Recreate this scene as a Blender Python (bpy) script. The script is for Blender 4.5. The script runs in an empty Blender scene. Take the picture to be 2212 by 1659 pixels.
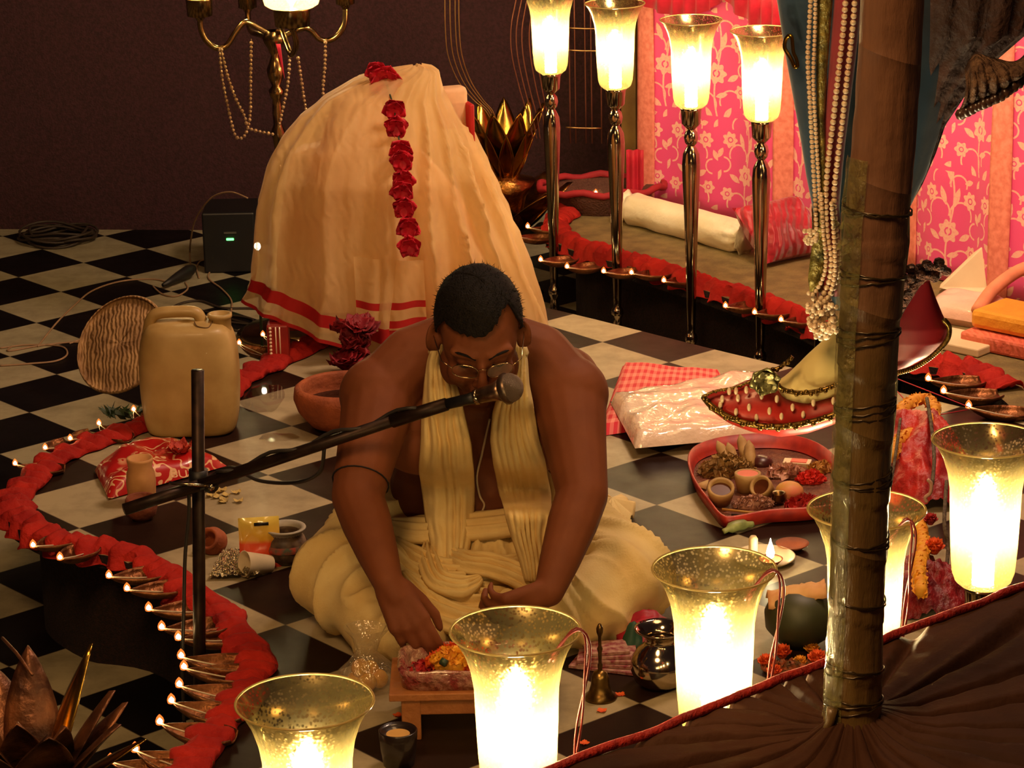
import bpy, bmesh, math, random
from mathutils import Vector, Matrix, noise, bvhtree
random.seed(7)
PI = math.pi
scene = bpy.context.scene
COL = scene.collection
# ---------------------------------------------------------------- camera
HC = 2.3943                       # camera height above the hall floor
FP = 6128.63                      # focal length in pixels of the 2212 px wide frame
TILT = math.radians(17.4446)
ROLL = math.radians(-1.1724)
def cray(px, py):
    u = (px - 1106.0) / FP; v = -(py - 829.5) / FP
    a = math.cos(ROLL) * u - math.sin(ROLL) * v
    b = math.sin(ROLL) * u + math.cos(ROLL) * v
    return Vector((a, math.cos(TILT) + b * math.sin(TILT), -math.sin(TILT) + b * math.cos(TILT)))
def at(px, py, z=0.0):            # the point of the horizontal plane z that the photo shows there
    d = cray(px, py); return Vector((0, 0, HC)) + d * ((z - HC) / d.z)
def atY(px, py, Y):               # the point at distance Y from the camera
    d = cray(px, py); return Vector((0, 0, HC)) + d * (Y / d.y)
cam = bpy.data.cameras.new('camera'); camo = bpy.data.objects.new('camera', cam)
COL.objects.link(camo); scene.camera = camo
cam.sensor_width = 36.0; cam.lens = FP * 36.0 / 2212.0; cam.clip_end = 100
fw = Vector((0, math.cos(TILT), -math.sin(TILT))); rt = Vector((1, 0, 0)); up = rt.cross(fw)
rr = math.cos(ROLL) * rt + math.sin(ROLL) * up; uu = -math.sin(ROLL) * rt + math.cos(ROLL) * up
camo.matrix_world = Matrix(((rr.x, uu.x, -fw.x, 0), (rr.y, uu.y, -fw.y, 0), (rr.z, uu.z, -fw.z, HC), (0, 0, 0, 1)))
# ---------------------------------------------------------------- world, lights, exposure
scene.view_settings.view_transform = 'Standard'
scene.view_settings.look = 'None'
scene.view_settings.gamma = 1.0
scene.view_settings.use_curve_mapping = False
scene.view_settings.exposure = 0.3
scene.cycles.use_denoising = True
scene.cycles.max_bounces = 8
scene.cycles.transparent_max_bounces = 12
scene.cycles.sample_clamp_indirect = 4.0
w = bpy.data.worlds.new('hall_air'); scene.world = w; w.use_nodes = True
w.node_tree.nodes['Background'].inputs[0].default_value = (1.0, 0.52, 0.46, 1)
w.node_tree.nodes['Background'].inputs[1].default_value = 0.019
def area(name, loc, target, size, power, color):
    l = bpy.data.lights.new(name, 'AREA'); l.shape = 'DISK'; l.size = size; l.energy = power; l.color = color
    o = bpy.data.objects.new(name, l); COL.objects.link(o); o.location = loc
    o.rotation_euler = (Vector(target) - Vector(loc)).to_track_quat('-Z', 'Y').to_euler(); return o
area('added_front_fill', (-0.9, 1.6, 4.2), (-0.1, 5.0, 0.4), 1.2, 74, (1.0, 0.56, 0.23))  # unseen light, added behind the camera to brighten man, pole and doll
area('added_overhead_fill', (0.9, 4.6, 4.6), (0.2, 5.8, 0.3), 1.4, 24, (1.0, 0.56, 0.24))  # unseen overhead light, added to raise the general room level
area('added_curtain_fill', (1.2, 6.2, 3.4), (0.95, 8.1, 0.7), 0.8, 75, (1.0, 0.66, 0.46))  # unseen light, added to brighten the curtain and bolster
# ---------------------------------------------------------------- helpers
def lin(c):
    if isinstance(c, str): c = tuple(int(c[i:i + 2], 16) for i in (0, 2, 4))
    return tuple((x / 255 / 12.92 if x / 255 <= 0.04045 else ((x / 255 + 0.055) / 1.055) ** 2.4) for x in c[:3]) + (1.0,)
class NT:
    def __init__(s, m): s.t = m.node_tree; s.t.nodes.clear(); s.out = s.t.nodes.new('ShaderNodeOutputMaterial')
    def n(s, kind, ins=None, **kw):
        nd = s.t.nodes.new('ShaderNode' + kind)
        for k, v in kw.items(): setattr(nd, k, v)
        for k, v in (ins or {}).items():
            if isinstance(v, bpy.types.NodeSocket): s.t.links.new(v, nd.inputs[k])
            else: nd.inputs[k].default_value = v
        return nd
    def math(s, op, a, b=0.0, c=None):
        d = {0: a, 1: b}
        if c is not None: d[2] = c
        return s.n('Math', d, operation=op).outputs[0]
    def mixc(s, f, a, b):
        nd = s.t.nodes.new('ShaderNodeMix'); nd.data_type = 'RGBA'
        for k, v in ((0, f), (6, a), (7, b)):
            if isinstance(v, bpy.types.NodeSocket): s.t.links.new(v, nd.inputs[k])
            else: nd.inputs[k].default_value = v
        return nd.outputs[2]
    def ramp(s, f, stops):
        nd = s.n('ValToRGB', {0: f}); e = nd.color_ramp.elements
        while len(e) < len(stops): e.new(0.5)
        for q, (p, c) in zip(e, stops): q.position = p; q.color = c if len(c) == 4 else (*c, 1)
        return nd.outputs[0]
    def fin(s, sh): s.t.links.new(sh, s.out.inputs[0])
MATS = {}
def newmat(name):
    m = bpy.data.materials.new(name); m.use_nodes = True; MATS[name] = m; return m, NT(m)
def mat(name, col, rough=0.6, metal=0.0, col2=None, nscale=20.0, bump=0.0, bscale=60.0, trans=0.0, sheen=0.0, alpha=0.0, coat=0.0, dist=0.02, spec=0.5, wave=None):
    """a procedural surface: two tones mixed by noise, noise bump, optional translucence / see-through"""
    if name in MATS: return MATS[name]
    m, t = newmat(name)
    pos = t.n('TexCoord').outputs['Object']
    c1 = lin(col); c2 = lin(col2) if col2 else tuple(x * 0.8 for x in c1[:3]) + (1,)
    nz = t.n('TexNoise', {'Vector': pos, 'Scale': nscale, 'Detail': 5.0}).outputs[0]
    base = t.mixc(t.ramp(nz, [(0.35, (0, 0, 0)), (0.65, (1, 1, 1))]), c1, c2)
    p = t.n('BsdfPrincipled', {'Base Color': base, 'Roughness': rough, 'Metallic': metal, 'Specular IOR Level': spec})
    if sheen: p.inputs['Sheen Weight'].default_value = sheen
    if coat: p.inputs['Coat Weight'].default_value = coat
    if bump:
        b = t.n('TexNoise', {'Vector': pos, 'Scale': bscale, 'Detail': 4.0}).outputs[0]
        if wave:
            wv = t.n('TexWave', {'Vector': pos, 'Scale': wave, 'Distortion': 6.0, 'Detail': 2.0}).outputs[0]
            b = t.math('ADD', b, wv)
        bn = t.n('Bump', {'Strength': bump, 'Distance': dist, 'Height': b}).outputs[0]
        t.t.links.new(bn, p.inputs['Normal'])
    sh = p.outputs[0]
    if trans:
        tr = t.n('BsdfTranslucent', {'Color': base}).outputs[0]
        sh = t.n('MixShader', {0: trans, 1: sh, 2: tr}).outputs[0]
    if alpha:
        sh = t.n('MixShader', {0: alpha, 1: sh, 2: t.n('BsdfTransparent').outputs[0]}).outputs[0]
    t.fin(sh); return m
def emat(name, color, strength):
    if name in MATS: return MATS[name]
    m, t = newmat(name); t.fin(t.n('Emission', {0: (*color, 1), 1: strength}).outputs[0]); return m
class G:
    """collects geometry in world coordinates for ONE mesh"""
    def __init__(s): s.v = []; s.f = []; s.m = []
    def add(s, v, f, mi=0):
        o = len(s.v); s.v += [Vector(q) for q in v]; s.f += [tuple(i + o for i in q) for q in f]; s.m += [mi] * len(f); return s
    def box(s, c, size, rz=0.0, mi=0, R=None):
        x, y, z = [q / 2 for q in size]; M = R if R is not None else Matrix.Rotation(rz, 3, 'Z'); c = Vector(c)
        v = [c + M @ Vector((a * x, b * y, d * z)) for a in (-1, 1) for b in (-1, 1) for d in (-1, 1)]
        return s.add(v, [(0, 1, 3, 2), (4, 6, 7, 5), (0, 4, 5, 1), (2, 3, 7, 6), (0, 2, 6, 4), (1, 5, 7, 3)], mi)
    def lathe(s, c, prof, n=32, mi=0, cap0=False, cap1=False, M=None, sx=1.0, sy=1.0):
        c = Vector(c); v = []
        for r, z in prof:
            for k in range(n):
                a = 2 * PI * k / n; q = Vector((r * math.cos(a) * sx, r * math.sin(a) * sy, z)); v.append(c + (M @ q if M is not None else q))
        f = []
        for i in range(len(prof) - 1):
            for k in range(n):
                k2 = (k + 1) % n; f.append((i * n + k, i * n + k2, (i + 1) * n + k2, (i + 1) * n + k))
        if cap0: f.append(tuple(range(n - 1, -1, -1)))
        if cap1: f.append(tuple((len(prof) - 1) * n + k for k in range(n)))
        return s.add(v, f, mi)
    def tube(s, pts, r, n=8, mi=0, caps=True, closed=False, flat=1.0):
        pts = [Vector(p) for p in pts]; N = len(pts); rs = r if isinstance(r, (list, tuple)) else [r] * N
        v = []; nrm = None
        for i, p in enumerate(pts):
            if closed: t = (pts[(i + 1) % N] - pts[i - 1])
            else: t = (pts[min(i + 1, N - 1)] - pts[max(i - 1, 0)])
            if t.length < 1e-9: t = Vector((0, 0, 1))
            t.normalize()
            if nrm is None: nrm = t.orthogonal().normalized()
            else:
                nrm = nrm - t * nrm.dot(t)
                nrm = nrm.normalized() if nrm.length > 1e-6 else t.orthogonal().normalized()
            b = t.cross(nrm)
            for k in range(n):
                a = 2 * PI * k / n; v.append(p + (nrm * math.cos(a) + b * math.sin(a) * flat) * rs[i])
        f = []
        for i in range(N if closed else N - 1):
            j = (i + 1) % N
            for k in range(n):
                k2 = (k + 1) % n; f.append((i * n + k, i * n + k2, j * n + k2, j * n + k))
        if caps and not closed: f.append(tuple(range(n - 1, -1, -1))); f.append(tuple((N - 1) * n + k for k in range(n)))
        return s.add(v, f, mi)
    def ball(s, c, r, n=10, mi=0, M=None, squash=(1, 1, 1)):
        m = max(4, n // 2 + 1); prof = []; c = Vector(c); v = []; f = []
        for i in range(1, m):
            ph = PI * i / m
            for k in range(n):
                a = 2 * PI * k / n; q = Vector((math.sin(ph) * math.cos(a) * squash[0], math.sin(ph) * math.sin(a) * squash[1], math.cos(ph) * squash[2])) * r
                v.append(c + (M @ q if M is not None else q))
        tp = Vector((0, 0, r * squash[2])); v.append(c + (M @ tp if M is not None else tp)); v.append(c - (M @ tp if M is not None else tp))
        T_ = len(v) - 2
        for i in range(m - 2):
            for k in range(n):
                k2 = (k + 1) % n; f.append((i * n + k, (i + 1) * n + k, (i + 1) * n + k2, i * n + k2))
        for k in range(n):
            k2 = (k + 1) % n; f.append((T_, k, k2)); f.append((T_ + 1, (m - 2) * n + k2, (m - 2) * n + k))
        return s.add(v, f, mi)
    def grid(s, fn, nu, nv, mi=0, closeu=False, mfn=None):
        v = [fn(i / (nu if closeu else nu - 1), j / (nv - 1)) for j in range(nv) for i in range(nu)]
        o = len(s.v); s.v += [Vector(q) for q in v]
        for j in range(nv - 1):
            for i in range(nu if closeu else nu - 1):
                i2 = (i + 1) % nu
                s.f.append((o + j * nu + i, o + j * nu + i2, o + (j + 1) * nu + i2, o + (j + 1) * nu + i)); s.m.append(mfn(i / nu, (j + .5) / nv) if mfn else mi)
        return s
    def prism(s, poly, z0, z1, mi=0, side=0):
        n = len(poly); v = [(p[0], p[1], z0) for p in poly] + [(p[0], p[1], z1) for p in poly]
        s.add(v, [(i, (i + 1) % n, n + (i + 1) % n, n + i) for i in range(n)], side)
        o = len(s.v) - 2 * n; s.f += [tuple(o + n + i for i in range(n)), tuple(o + i for i in range(n - 1, -1, -1))]; s.m += [mi, mi]; return s
ORG = {}
def link(name, me, mats, parent=None, loc=None, smooth=True):
    for m in (mats if isinstance(mats, (list, tuple)) else [mats]): me.materials.append(m)
    o = bpy.data.objects.new(name, me); COL.objects.link(o)
    if smooth:
        me.polygons.foreach_set('use_smooth', [True] * len(me.polygons))
    if parent is not None: o.parent = parent; ORG[o.name] = ORG[parent.name]
    else:
        L = Vector(loc) if loc is not None else Vector((0, 0, 0)); o.location = L; ORG[o.name] = L
    return o
def mesh(name, g, mats, parent=None, loc=None, smooth=True, sharp=None, solid=0.0, sub=0, bevel=0.0, fixn=False):
    L = ORG[parent.name] if parent is not None else (Vector(loc) if loc is not None else Vector((0, 0, 0)))
    me = bpy.data.meshes.new(name); me.from_pydata([v - L for v in g.v], [], g.f); me.validate()
    if len(me.polygons) == len(g.m): me.polygons.foreach_set('material_index', g.m)
    bm = bmesh.new(); bm.from_mesh(me)
    bmesh.ops.recalc_face_normals(bm, faces=bm.faces)
    if smooth and sharp is not None:
        for e in bm.edges:
            if len(e.link_faces) == 2 and e.calc_face_angle(0) > math.radians(sharp): e.smooth = False
    bm.to_mesh(me); bm.free()
    o = link(name, me, mats, parent, L, smooth)
    if solid:
        md = o.modifiers.new('solid', 'SOLIDIFY'); md.thickness = solid; md.offset = 0
    if bevel:
        md = o.modifiers.new('bevel', 'BEVEL'); md.width = bevel; md.segments = 2; md.limit_method = 'ANGLE'
    if sub:
        md = o.modifiers.new('sub', 'SUBSURF'); md.levels = sub; md.render_levels = sub
    return o
def tag(o, label=None, cat=None, group=None, kind=None):
    if label: o['label'] = label
    if cat: o['category'] = cat
    if group: o['group'] = group
    if kind: o['kind'] = kind
    return o
def thing(name, label, cat, loc, group=None, rz=0.0):
    o = bpy.data.objects.new(name, None); COL.objects.link(o); o.location = Vector(loc); o.empty_display_size = 0.05
    ORG[o.name] = Vector(loc); return tag(o, label, cat, group)
def copy_tree(o, parent=None):
    c = o.copy(); COL.objects.link(c); c.parent = parent
    for ch in list(o.children): copy_tree(ch, c)
    return c
def lerp(a, b, t): return a + (b - a) * t
def interp(xs, ys, x):
    if x <= xs[0]: return ys[0]
    for i in range(len(xs) - 1):
        if x <= xs[i + 1]:
            t = (x - xs[i]) / (xs[i + 1] - xs[i]); return ys[i] * (1 - t) + ys[i + 1] * t
    return ys[-1]
def catmull(P, n=8, closed=False):
    P = [Vector(p) for p in P]; out = []; N = len(P)
    for i in range(N if closed else N - 1):
        p0 = P[(i - 1) % N] if closed or i > 0 else P[0]; p1 = P[i]; p2 = P[(i + 1) % N]; p3 = P[(i + 2) % N] if closed or i + 2 < N else P[-1]
        for k in range(n):
            t = k / n
            out.append(0.5 * ((2 * p1) + (p2 - p0) * t + (2 * p0 - 5 * p1 + 4 * p2 - p3) * t * t + (-p0 + 3 * p1 - 3 * p2 + p3) * t ** 3))
    if not closed: out.append(P[-1])
    return out
def nz(x, y, z, s=1.0): return noise.noise(Vector((x * s, y * s, z * s)))
# ---------------------------------------------------------------- materials
def checker(name, O, I, J, odd_white, white, black):
    m, t = newmat(name); P = t.n('NewGeometry').outputs['Position']; T2 = I[0] ** 2 + I[1] ** 2
    def coord(A):
        d = t.n('VectorMath', {0: P, 1: (A[0] / T2, A[1] / T2, 0)}, operation='DOT_PRODUCT').outputs['Value']
        return t.math('SUBTRACT', d, (O[0] * A[0] + O[1] * A[1]) / T2)
    a = coord(I); b = coord(J)
    fa = t.math('FLOOR', a); fb = t.math('FLOOR', b)
    par = t.math('FLOORED_MODULO', t.math('ADD', fa, fb), 2.0)
    if not odd_white: par = t.math('SUBTRACT', 1.0, par)
    n1 = t.n('TexNoise', {'Vector': P, 'Scale': 9.0, 'Detail': 8.0, 'Roughness': 0.65}).outputs[0]
    n2 = t.n('TexNoise', {'Vector': P, 'Scale': 3.0, 'Detail': 4.0, 'Distortion': 2.0}).outputs[0]
    W = t.mixc(t.ramp(n1, [(0.42, (0, 0, 0)), (0.72, (1, 1, 1))]), lin(white), tuple(x * 0.62 for x in lin(white)[:3]) + (1,))
    B = t.mixc(t.ramp(n2, [(0.4, (0, 0, 0)), (0.7, (1, 1, 1))]), lin(black), tuple(x * 1.7 for x in lin(black)[:3]) + (1,))
    base = t.mixc(par, B, W)
    # grout lines
    ga = t.math('ABSOLUTE', t.math('SUBTRACT', t.math('FRACT', t.math('ADD', a, 0.5)), 0.5))
    gb = t.math('ABSOLUTE', t.math('SUBTRACT', t.math('FRACT', t.math('ADD', b, 0.5)), 0.5))
    g = t.math('LESS_THAN', t.math('MINIMUM', ga, gb), 0.006)
    base = t.mixc(t.math('MULTIPLY', g, 0.6), base, lin('4a4038'))
    p = t.n('BsdfPrincipled', {'Base Color': base, 'Roughness': t.math('ADD', t.math('MULTIPLY', n1, 0.35), 0.26), 'Specular IOR Level': 0.09})
    bn = t.n('Bump', {'Strength': 0.12, 'Distance': 0.004, 'Height': n2}).outputs[0]; t.t.links.new(bn, p.inputs['Normal'])
    t.fin(p.outputs[0]); return m
GO = (-1.4737386 / .235 * .25, 8.6813852 / .235 * .25); GI = (.15477625 / .235 * .25, -.17683131 / .235 * .25); GJ = (-.17683131 / .235 * .25, -.15477625 / .235 * .25)
PO = (-.46707752 / .235 * .25, 6.3650250 / .235 * .25); PI_ = (.15166809 / .235 * .25, -.17950429 / .235 * .25); PJ = (-.17950429 / .235 * .25, -.15166809 / .235 * .25)
M_floor = checker('hall_marble_tiles', GO, GI, GJ, True, 'a09678', '0f0c0d')
M_stage = checker('stage_marble_tiles', PO, PI_, PJ, False, 'a89a7a', '20120c')
M_carpet = mat('dark_carpet', '2b1512', 0.95, bump=0.8, bscale=300, col2='150a0a', nscale=140, dist=0.006)
M_wall = mat('dark_wall_cloth', '3d1c22', 0.95, bump=0.5, bscale=160, col2='2a1216', nscale=90, dist=0.006)
M_redcloth = mat('red_ribbon_cloth', 'b8281c', 0.8, col2='981c18', nscale=14, bump=0.3, bscale=90, trans=0.1, spec=0.2)
M_cream = mat('cream_cotton', 'f4dc9a', 0.85, col2='e8c880', nscale=10, bump=0.3, bscale=240, trans=0.18, dist=0.003)
M_brass = mat('dark_brass', '94603a', 0.42, metal=0.85, col2='5c3318', nscale=25, bump=0.2, bscale=70)
M_gold = mat('bright_brass', 'c99a35', 0.22, metal=1.0, col2='8a6a28', nscale=12)
M_silver = mat('silvered_glass_metal', 'b9a890', 0.13, metal=1.0, col2='8d7a64', nscale=9)
M_wick = mat('cotton_wick', 'd8c9a8', 0.9)
M_flame = emat('flame_core', (1.0, 0.72, 0.30), 42.0)
def flame_halo():
    m, t = newmat('flame_glow'); t.fin(t.n('MixShader', {0: 0.30, 1: t.n('BsdfTransparent').outputs[0], 2: t.n('Emission', {0: (1.0, 0.20, 0.03, 1), 1: 2.2}).outputs[0]}).outputs[0]); return m
M_halo = flame_halo()
def mercury():
    m, t = newmat('mercury_glass'); pos = t.n('TexCoord').outputs['Object']
    vo = t.n('TexVoronoi', {'Vector': pos, 'Scale': 210.0, 'Randomness': 1.0}).outputs['Distance']
    n1 = t.n('TexNoise', {'Vector': pos, 'Scale': 80.0, 'Detail': 5.0, 'Roughness': 0.75}).outputs[0]
    n2 = t.n('TexNoise', {'Vector': pos, 'Scale': 9.0, 'Detail': 3.0}).outputs[0]
    spots = t.ramp(t.math('ADD', t.math('MULTIPLY', vo, 0.75), t.math('MULTIPLY', n1, 0.45)), [(0.40, (1, 1, 1)), (0.58, (0, 0, 0))])
    big = t.ramp(n2, [(0.40, (0, 0, 0)), (0.62, (1, 1, 1))])
    tr = t.n('BsdfTranslucent', {'Color': lin('b0a070')}).outputs[0]
    cl = t.n('BsdfTransparent', {'Color': (0.93, 0.87, 0.68, 1)}).outputs[0]
    body = t.n('MixShader', {0: 0.84, 1: tr, 2: cl}).outputs[0]
    gl = t.n('BsdfGlossy', {'Color': lin('d8c58a'), 'Roughness': 0.2}).outputs[0]
    dk = t.n('MixShader', {0: 0.30, 1: gl, 2: t.n('BsdfTranslucent', {'Color': lin('94844c')}).outputs[0]}).outputs[0]
    f = t.math('ADD', t.math('MULTIPLY', t.math('SUBTRACT', 1.0, spots), 0.80), t.math('MULTIPLY', big, 0.12))
    sh = t.n('MixShader', {0: f, 1: body, 2: dk}).outputs[0]
    gl2 = t.n('BsdfGlossy', {'Color': (1, .95, .8, 1), 'Roughness': 0.06}).outputs[0]
    sh = t.n('MixShader', {0: 0.07, 1: sh, 2: gl2}).outputs[0]
    t.fin(sh); return m
M_merc = mercury()
M_bulb = emat('candle_bulb_glow', (1.0, 0.78, 0.46), 760.0)
M_tube = emat('candle_sleeve_glow', (1.0, 0.78, 0.46), 28.0)  # sleeve is no source; glow added to widen the white lamp core
M_wire = mat('red_twisted_wire', '7c1a14', 0.5)
# ================================================================ the setting
HP = 0.2836                        # height of the round stage and of the rear dais
W0 = at(0, 495, 0.0); W1 = at(430, 497, 0.0)
wd = (W1 - W0); wd.z = 0; wd.normalize()
def wpt(s, z): p = W0 + wd * s; return (p.x, p.y, z)
fl = G(); fl.add([(-4, 0.6, 0), (5, 0.6, 0), (5, 10, 0), (-4, 10, 0)], [(0, 1, 2, 3)])
tag(mesh('floor', fl, M_floor, smooth=False), kind='structure')
wl = G(); n_ = Vector((-wd.y, wd.x, 0)) * 0.12
a = Vector(wpt(-2.6, 0)); b = Vector(wpt(7.6, 0)); c_ = (a + b) / 2 + n_ / 2
wl.box((c_.x, c_.y, 1.75), ((b - a).length, 0.12, 3.5), rz=math.atan2(wd.y, wd.x))
tag(mesh('wall_back', wl, M_wall, smooth=False), kind='structure')

# ---- ring stage: outline of the ribbon seen in the photo, lobed like a lotus
def zat(l, z): return [at(x, y, z) for x, y in l]
edgeL = zat([(840, 655), (770, 688), (640, 755), (520, 812), (420, 880), (310, 915), (190, 955), (90, 1000), (12, 1075), (18, 1128), (120, 1185), (250, 1205), (340, 1260), (430, 1325), (500, 1400), (510, 1470), (470, 1540), (395, 1630), (335, 1720)], HP)
rest = [Vector((-0.66, 4.15, HP)), Vector((-0.45, 3.98, HP)), Vector((0.0, 3.95, HP)), Vector((0.6, 4.1, HP)), Vector((1.2, 4.4, HP)), Vector((1.7, 4.9, HP)), Vector((1.9, 5.5, HP)), Vector((1.6, 6.0, HP)), Vector((1.25, 6.3, HP)),
        Vector((0.98, 6.55, HP)), Vector((0.55, 6.95, HP)), Vector((0.15, 7.35, HP)), Vector((-0.1, 7.55, HP))]
poly = catmull(edgeL[:-1] + rest, 5, closed=True)
def inset(P, d):
    out = []; n = len(P); ar = sum(P[i].x * P[(i + 1) % n].y - P[(i + 1) % n].x * P[i].y for i in range(n)); sg = 1 if ar > 0 else -1
    for i in range(n):
        t = (P[(i + 2) % n] - P[i - 2]).normalized(); out.append((P[i].x - t.y * d * sg, P[i].y + t.x * d * sg))
    return out
st = G(); st.prism([(p.x, p.y) for p in poly], HP - 0.03, HP, mi=0, side=1); st.prism(inset(poly, 0.075), 0.0, HP - 0.03, mi=1, side=1)
stage = tag(mesh('stage', st, [M_stage, M_carpet], smooth=False), 'low raised stage with black and white checkered marble top and dark carpeted side', 'stage', kind='structure')
# ---- rear dais
daisL = zat([(1330, 395), (1240, 440), (1178, 492), (1215, 532), (1300, 560), (1400, 588), (1500, 620), (1600, 655), (1700, 690), (1800, 735), (1900, 772), (1990, 790), (2080, 805), (2150, 850), (2240, 930), (2330, 1010)], HP)
dr = [Vector((2.6, 6.6, HP)), Vector((2.8, 8.0, HP)), Vector((1.9, 8.75, HP)), Vector((0.9, 8.9, HP)), Vector((0.5, 8.85, HP))]
dpoly = catmull(daisL + dr, 4, closed=True)
M_mat = mat('woven_mat', '7d6a3e', 0.85, bump=0.3, bscale=120, col2='63522e')
ds = G(); ds.prism([(p.x, p.y) for p in dpoly], HP - 0.04, HP, mi=0, side=1); ds.prism(inset(dpoly, 0.09), 0.0, HP - 0.04, mi=1, side=1)
dais = tag(mesh('rear_dais', ds, [M_mat, M_carpet], smooth=False), 'rear dais with straw coloured top and dark carpeted side behind the stage', 'stage', kind='structure')

# ================================================================ ruffled red ribbons
def ribbon(name, label, path, inward, width, seedv, loc, h=0.016):
    """gathered cloth strip laid along a stage edge: path = outer edge; inward gives the inner side"""
    P = catmull(path, 14); L = [0]
    for i in range(1, len(P)): L.append(L[-1] + (P[i] - P[i - 1]).length)
    N = len(P); nu = 14; g = G(); V = []
    for i in range(N):
        t = (P[min(i + 1, N - 1)] - P[max(i - 1, 0)]).normalized(); nrm = Vector((-t.y, t.x, 0)) * inward
        s = L[i]
        for k in range(nu):
            u = k / (nu - 1)
            ph = s * 150 + 3.0 * nz(s * 5, seedv, u * 0.8) + u * 2.3
            fold = (0.5 + 0.5 * math.sin(ph)) ** 1.3 * (0.6 + 0.8 * abs(nz(s * 9, seedv + 4, 0)))
            edge = math.sin(PI * min(1, u * 1.0)) ** 0.5
            w = width * (1 + 0.18 * nz(s * 7, seedv + 9, 0))
            off = -0.012 * math.sin(ph * 0.5) * (1 - u) + 0.016 * nz(s * 16, u * 3, seedv)
            z = h * 0.2 + edge * (h * 1.15 - h * 1.0 * (1 - abs(math.sin(ph * 0.5))) ** 2.5 + h * 0.45 * fold) + 0.006 * nz(s * 22, u * 4, seedv)
            if u < 0.12: z = -0.018 + 0.014 * nz(s * 30, 0, seedv)
            V.append(P[i] + nrm * (u * w - 0.014 + off) + Vector((0, 0, max(z, -0.03 if u < 0.12 else 0.004))))
    F = [(i * nu + k, i * nu + k + 1, (i + 1) * nu + k + 1, (i + 1) * nu + k) for i in range(N - 1) for k in range(nu - 1)]
    g.add(V, F); o = mesh(name, g, M_redcloth, loc=loc, solid=0.002); tag(o, label, 'ribbon'); return o
def dense(P, n):
    Q = catmull(P, 10); L = [0]
    for i in range(1, len(Q)): L.append(L[-1] + (Q[i] - Q[i - 1]).length)
    return [Vector([interp(L, [q[a] for q in Q], L[-1] * k / n) for a in range(3)]) for k in range(n + 1)]
ribbon('ruffled_ribbon', 'ruffled red cloth ribbon curving around the near left edge of the checkered stage', dense(edgeL, 42), 1, 0.082, 1.0, edgeL[8])
ribbon('ruffled_ribbon', 'ruffled red cloth ribbon along the front edge of the rear dais under the pink curtains', dense(daisL[:14], 34), 1, 0.085, 7.0, daisL[2], h=0.02)

# ================================================================ brass leaf lamps along the edges
def leaf_lamp():
    root = thing('oil_lamp', 'x', 'oil lamp', (0, 0, 0))
    # bowl: open leaf shaped ladle, +x is the wick tip; origin at the bowl's inner end on the edge
    L_ = 0.135
    def bowl(u, v, th):
        x = u * L_; w = 0.046 * (math.sin(PI * min(1, (u * 0.93 + 0.07) ** 0.85)) ** 0.75) * (1 - 0.35 * u) + 0.0015
        a = (v - 0.5) * PI; d = 0.022 * math.sin(PI * (u * 0.9 + 0.1)) ** 0.7 + 0.002
        return (x, math.sin(a) * w, 0.012 + u * u * 0.010 - math.cos(a) * d + th)
    g = G(); g.grid(lambda u, v: bowl(u, v, 0), 16, 11)
    mesh('bowl', g, M_brass, root, solid=0.0025)
    g = G(); g.tube([(0.035, 0.004, 0.000), (0.07, -0.003, 0.004), (0.105, 0.0, 0.014), (0.139, 0.0, 0.0235)], [0.0012, 0.0016, 0.0016, 0.0014], 6)
    mesh('wick', g, M_wick, root)
    fl_ = G(); fl_.lathe((0.139, 0, 0.0225), [(0.0005, 0), (0.0046, 0.0026), (0.0052, 0.0050), (0.0040, 0.0078), (0.0017, 0.0102), (0.0002, 0.012)], 10)
    fo = mesh('flame', fl_, M_flame, root)
    hg = G(); hg.lathe((0.139, 0, 0.0205), [(0.0005, -.001), (0.0070, 0.002), (0.0082, 0.008), (0.0062, 0.014), (0.0028, 0.0185), (0.0003, 0.021)], 10)
    mesh('flame_glow', hg, M_halo, fo)
    return root
lamp0 = leaf_lamp(); used = [False]
def place_lamp(px, py, edge, label, group, s=1.0, wick=True):
    F = at(px, py, HP + 0.02)
    B = min(catmull(edge, 6), key=lambda q: (Vector((q.x, q.y)) - Vector((F.x, F.y))).length)
    d = Vector((F.x - B.x, F.y - B.y, 0))
    if d.length < 0.02: d = Vector((-0.4, -1, 0))
    d.normalize()
    o = lamp0 if not used[0] else copy_tree(lamp0); used[0] = True
    o.location = Vector((F.x, F.y, 0)) - d * 0.139 * s + Vector((0, 0, HP + 0.004)); o.rotation_euler = (0, 0, math.atan2(d.y, d.x)); o.scale = (s, s, s)
    tag(o, label, 'oil lamp', group); return o
lg = 'brass leaf lamps around the checkered stage'
nearL = [((72, 1186), 'near the left frame edge, just below the ribbon corner'), ((130, 1213), 'second below the ribbon corner at the left frame edge'),
         ((236, 1252), 'below the ribbon, left one of the pair above the dark stage side'), ((275, 1280), 'right one of the pair above the dark stage side'),
         ((322, 1325), 'just left of the microphone stand cable, upper one'), ((350, 1366), 'left of the microphone stand cable, lower one'),
         ((386, 1388), 'small flame touching the hanging microphone cable'), ((392, 1428), 'at the foot of the hanging cable, upper of two touching flames'),
         ((398, 1452), 'at the foot of the hanging cable, lower of two touching flames'), ((388, 1490), 'below the microphone stand foot'),
         ((371, 1525), 'with slanted wick between the stand foot and the gilded leaves'), ((346, 1571), 'with long slanted wick beside the red ribbon end'),
         ((293, 1630), 'at the bottom edge right of the gilded leaves'), ((240, 1655), 'lowest one, cut by the bottom frame edge')]
for (x, y), lab in nearL: place_lamp(x, y, edgeL, 'brass leaf lamp ' + lab, lg, 1.0 if y > 1300 else 0.92)
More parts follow.
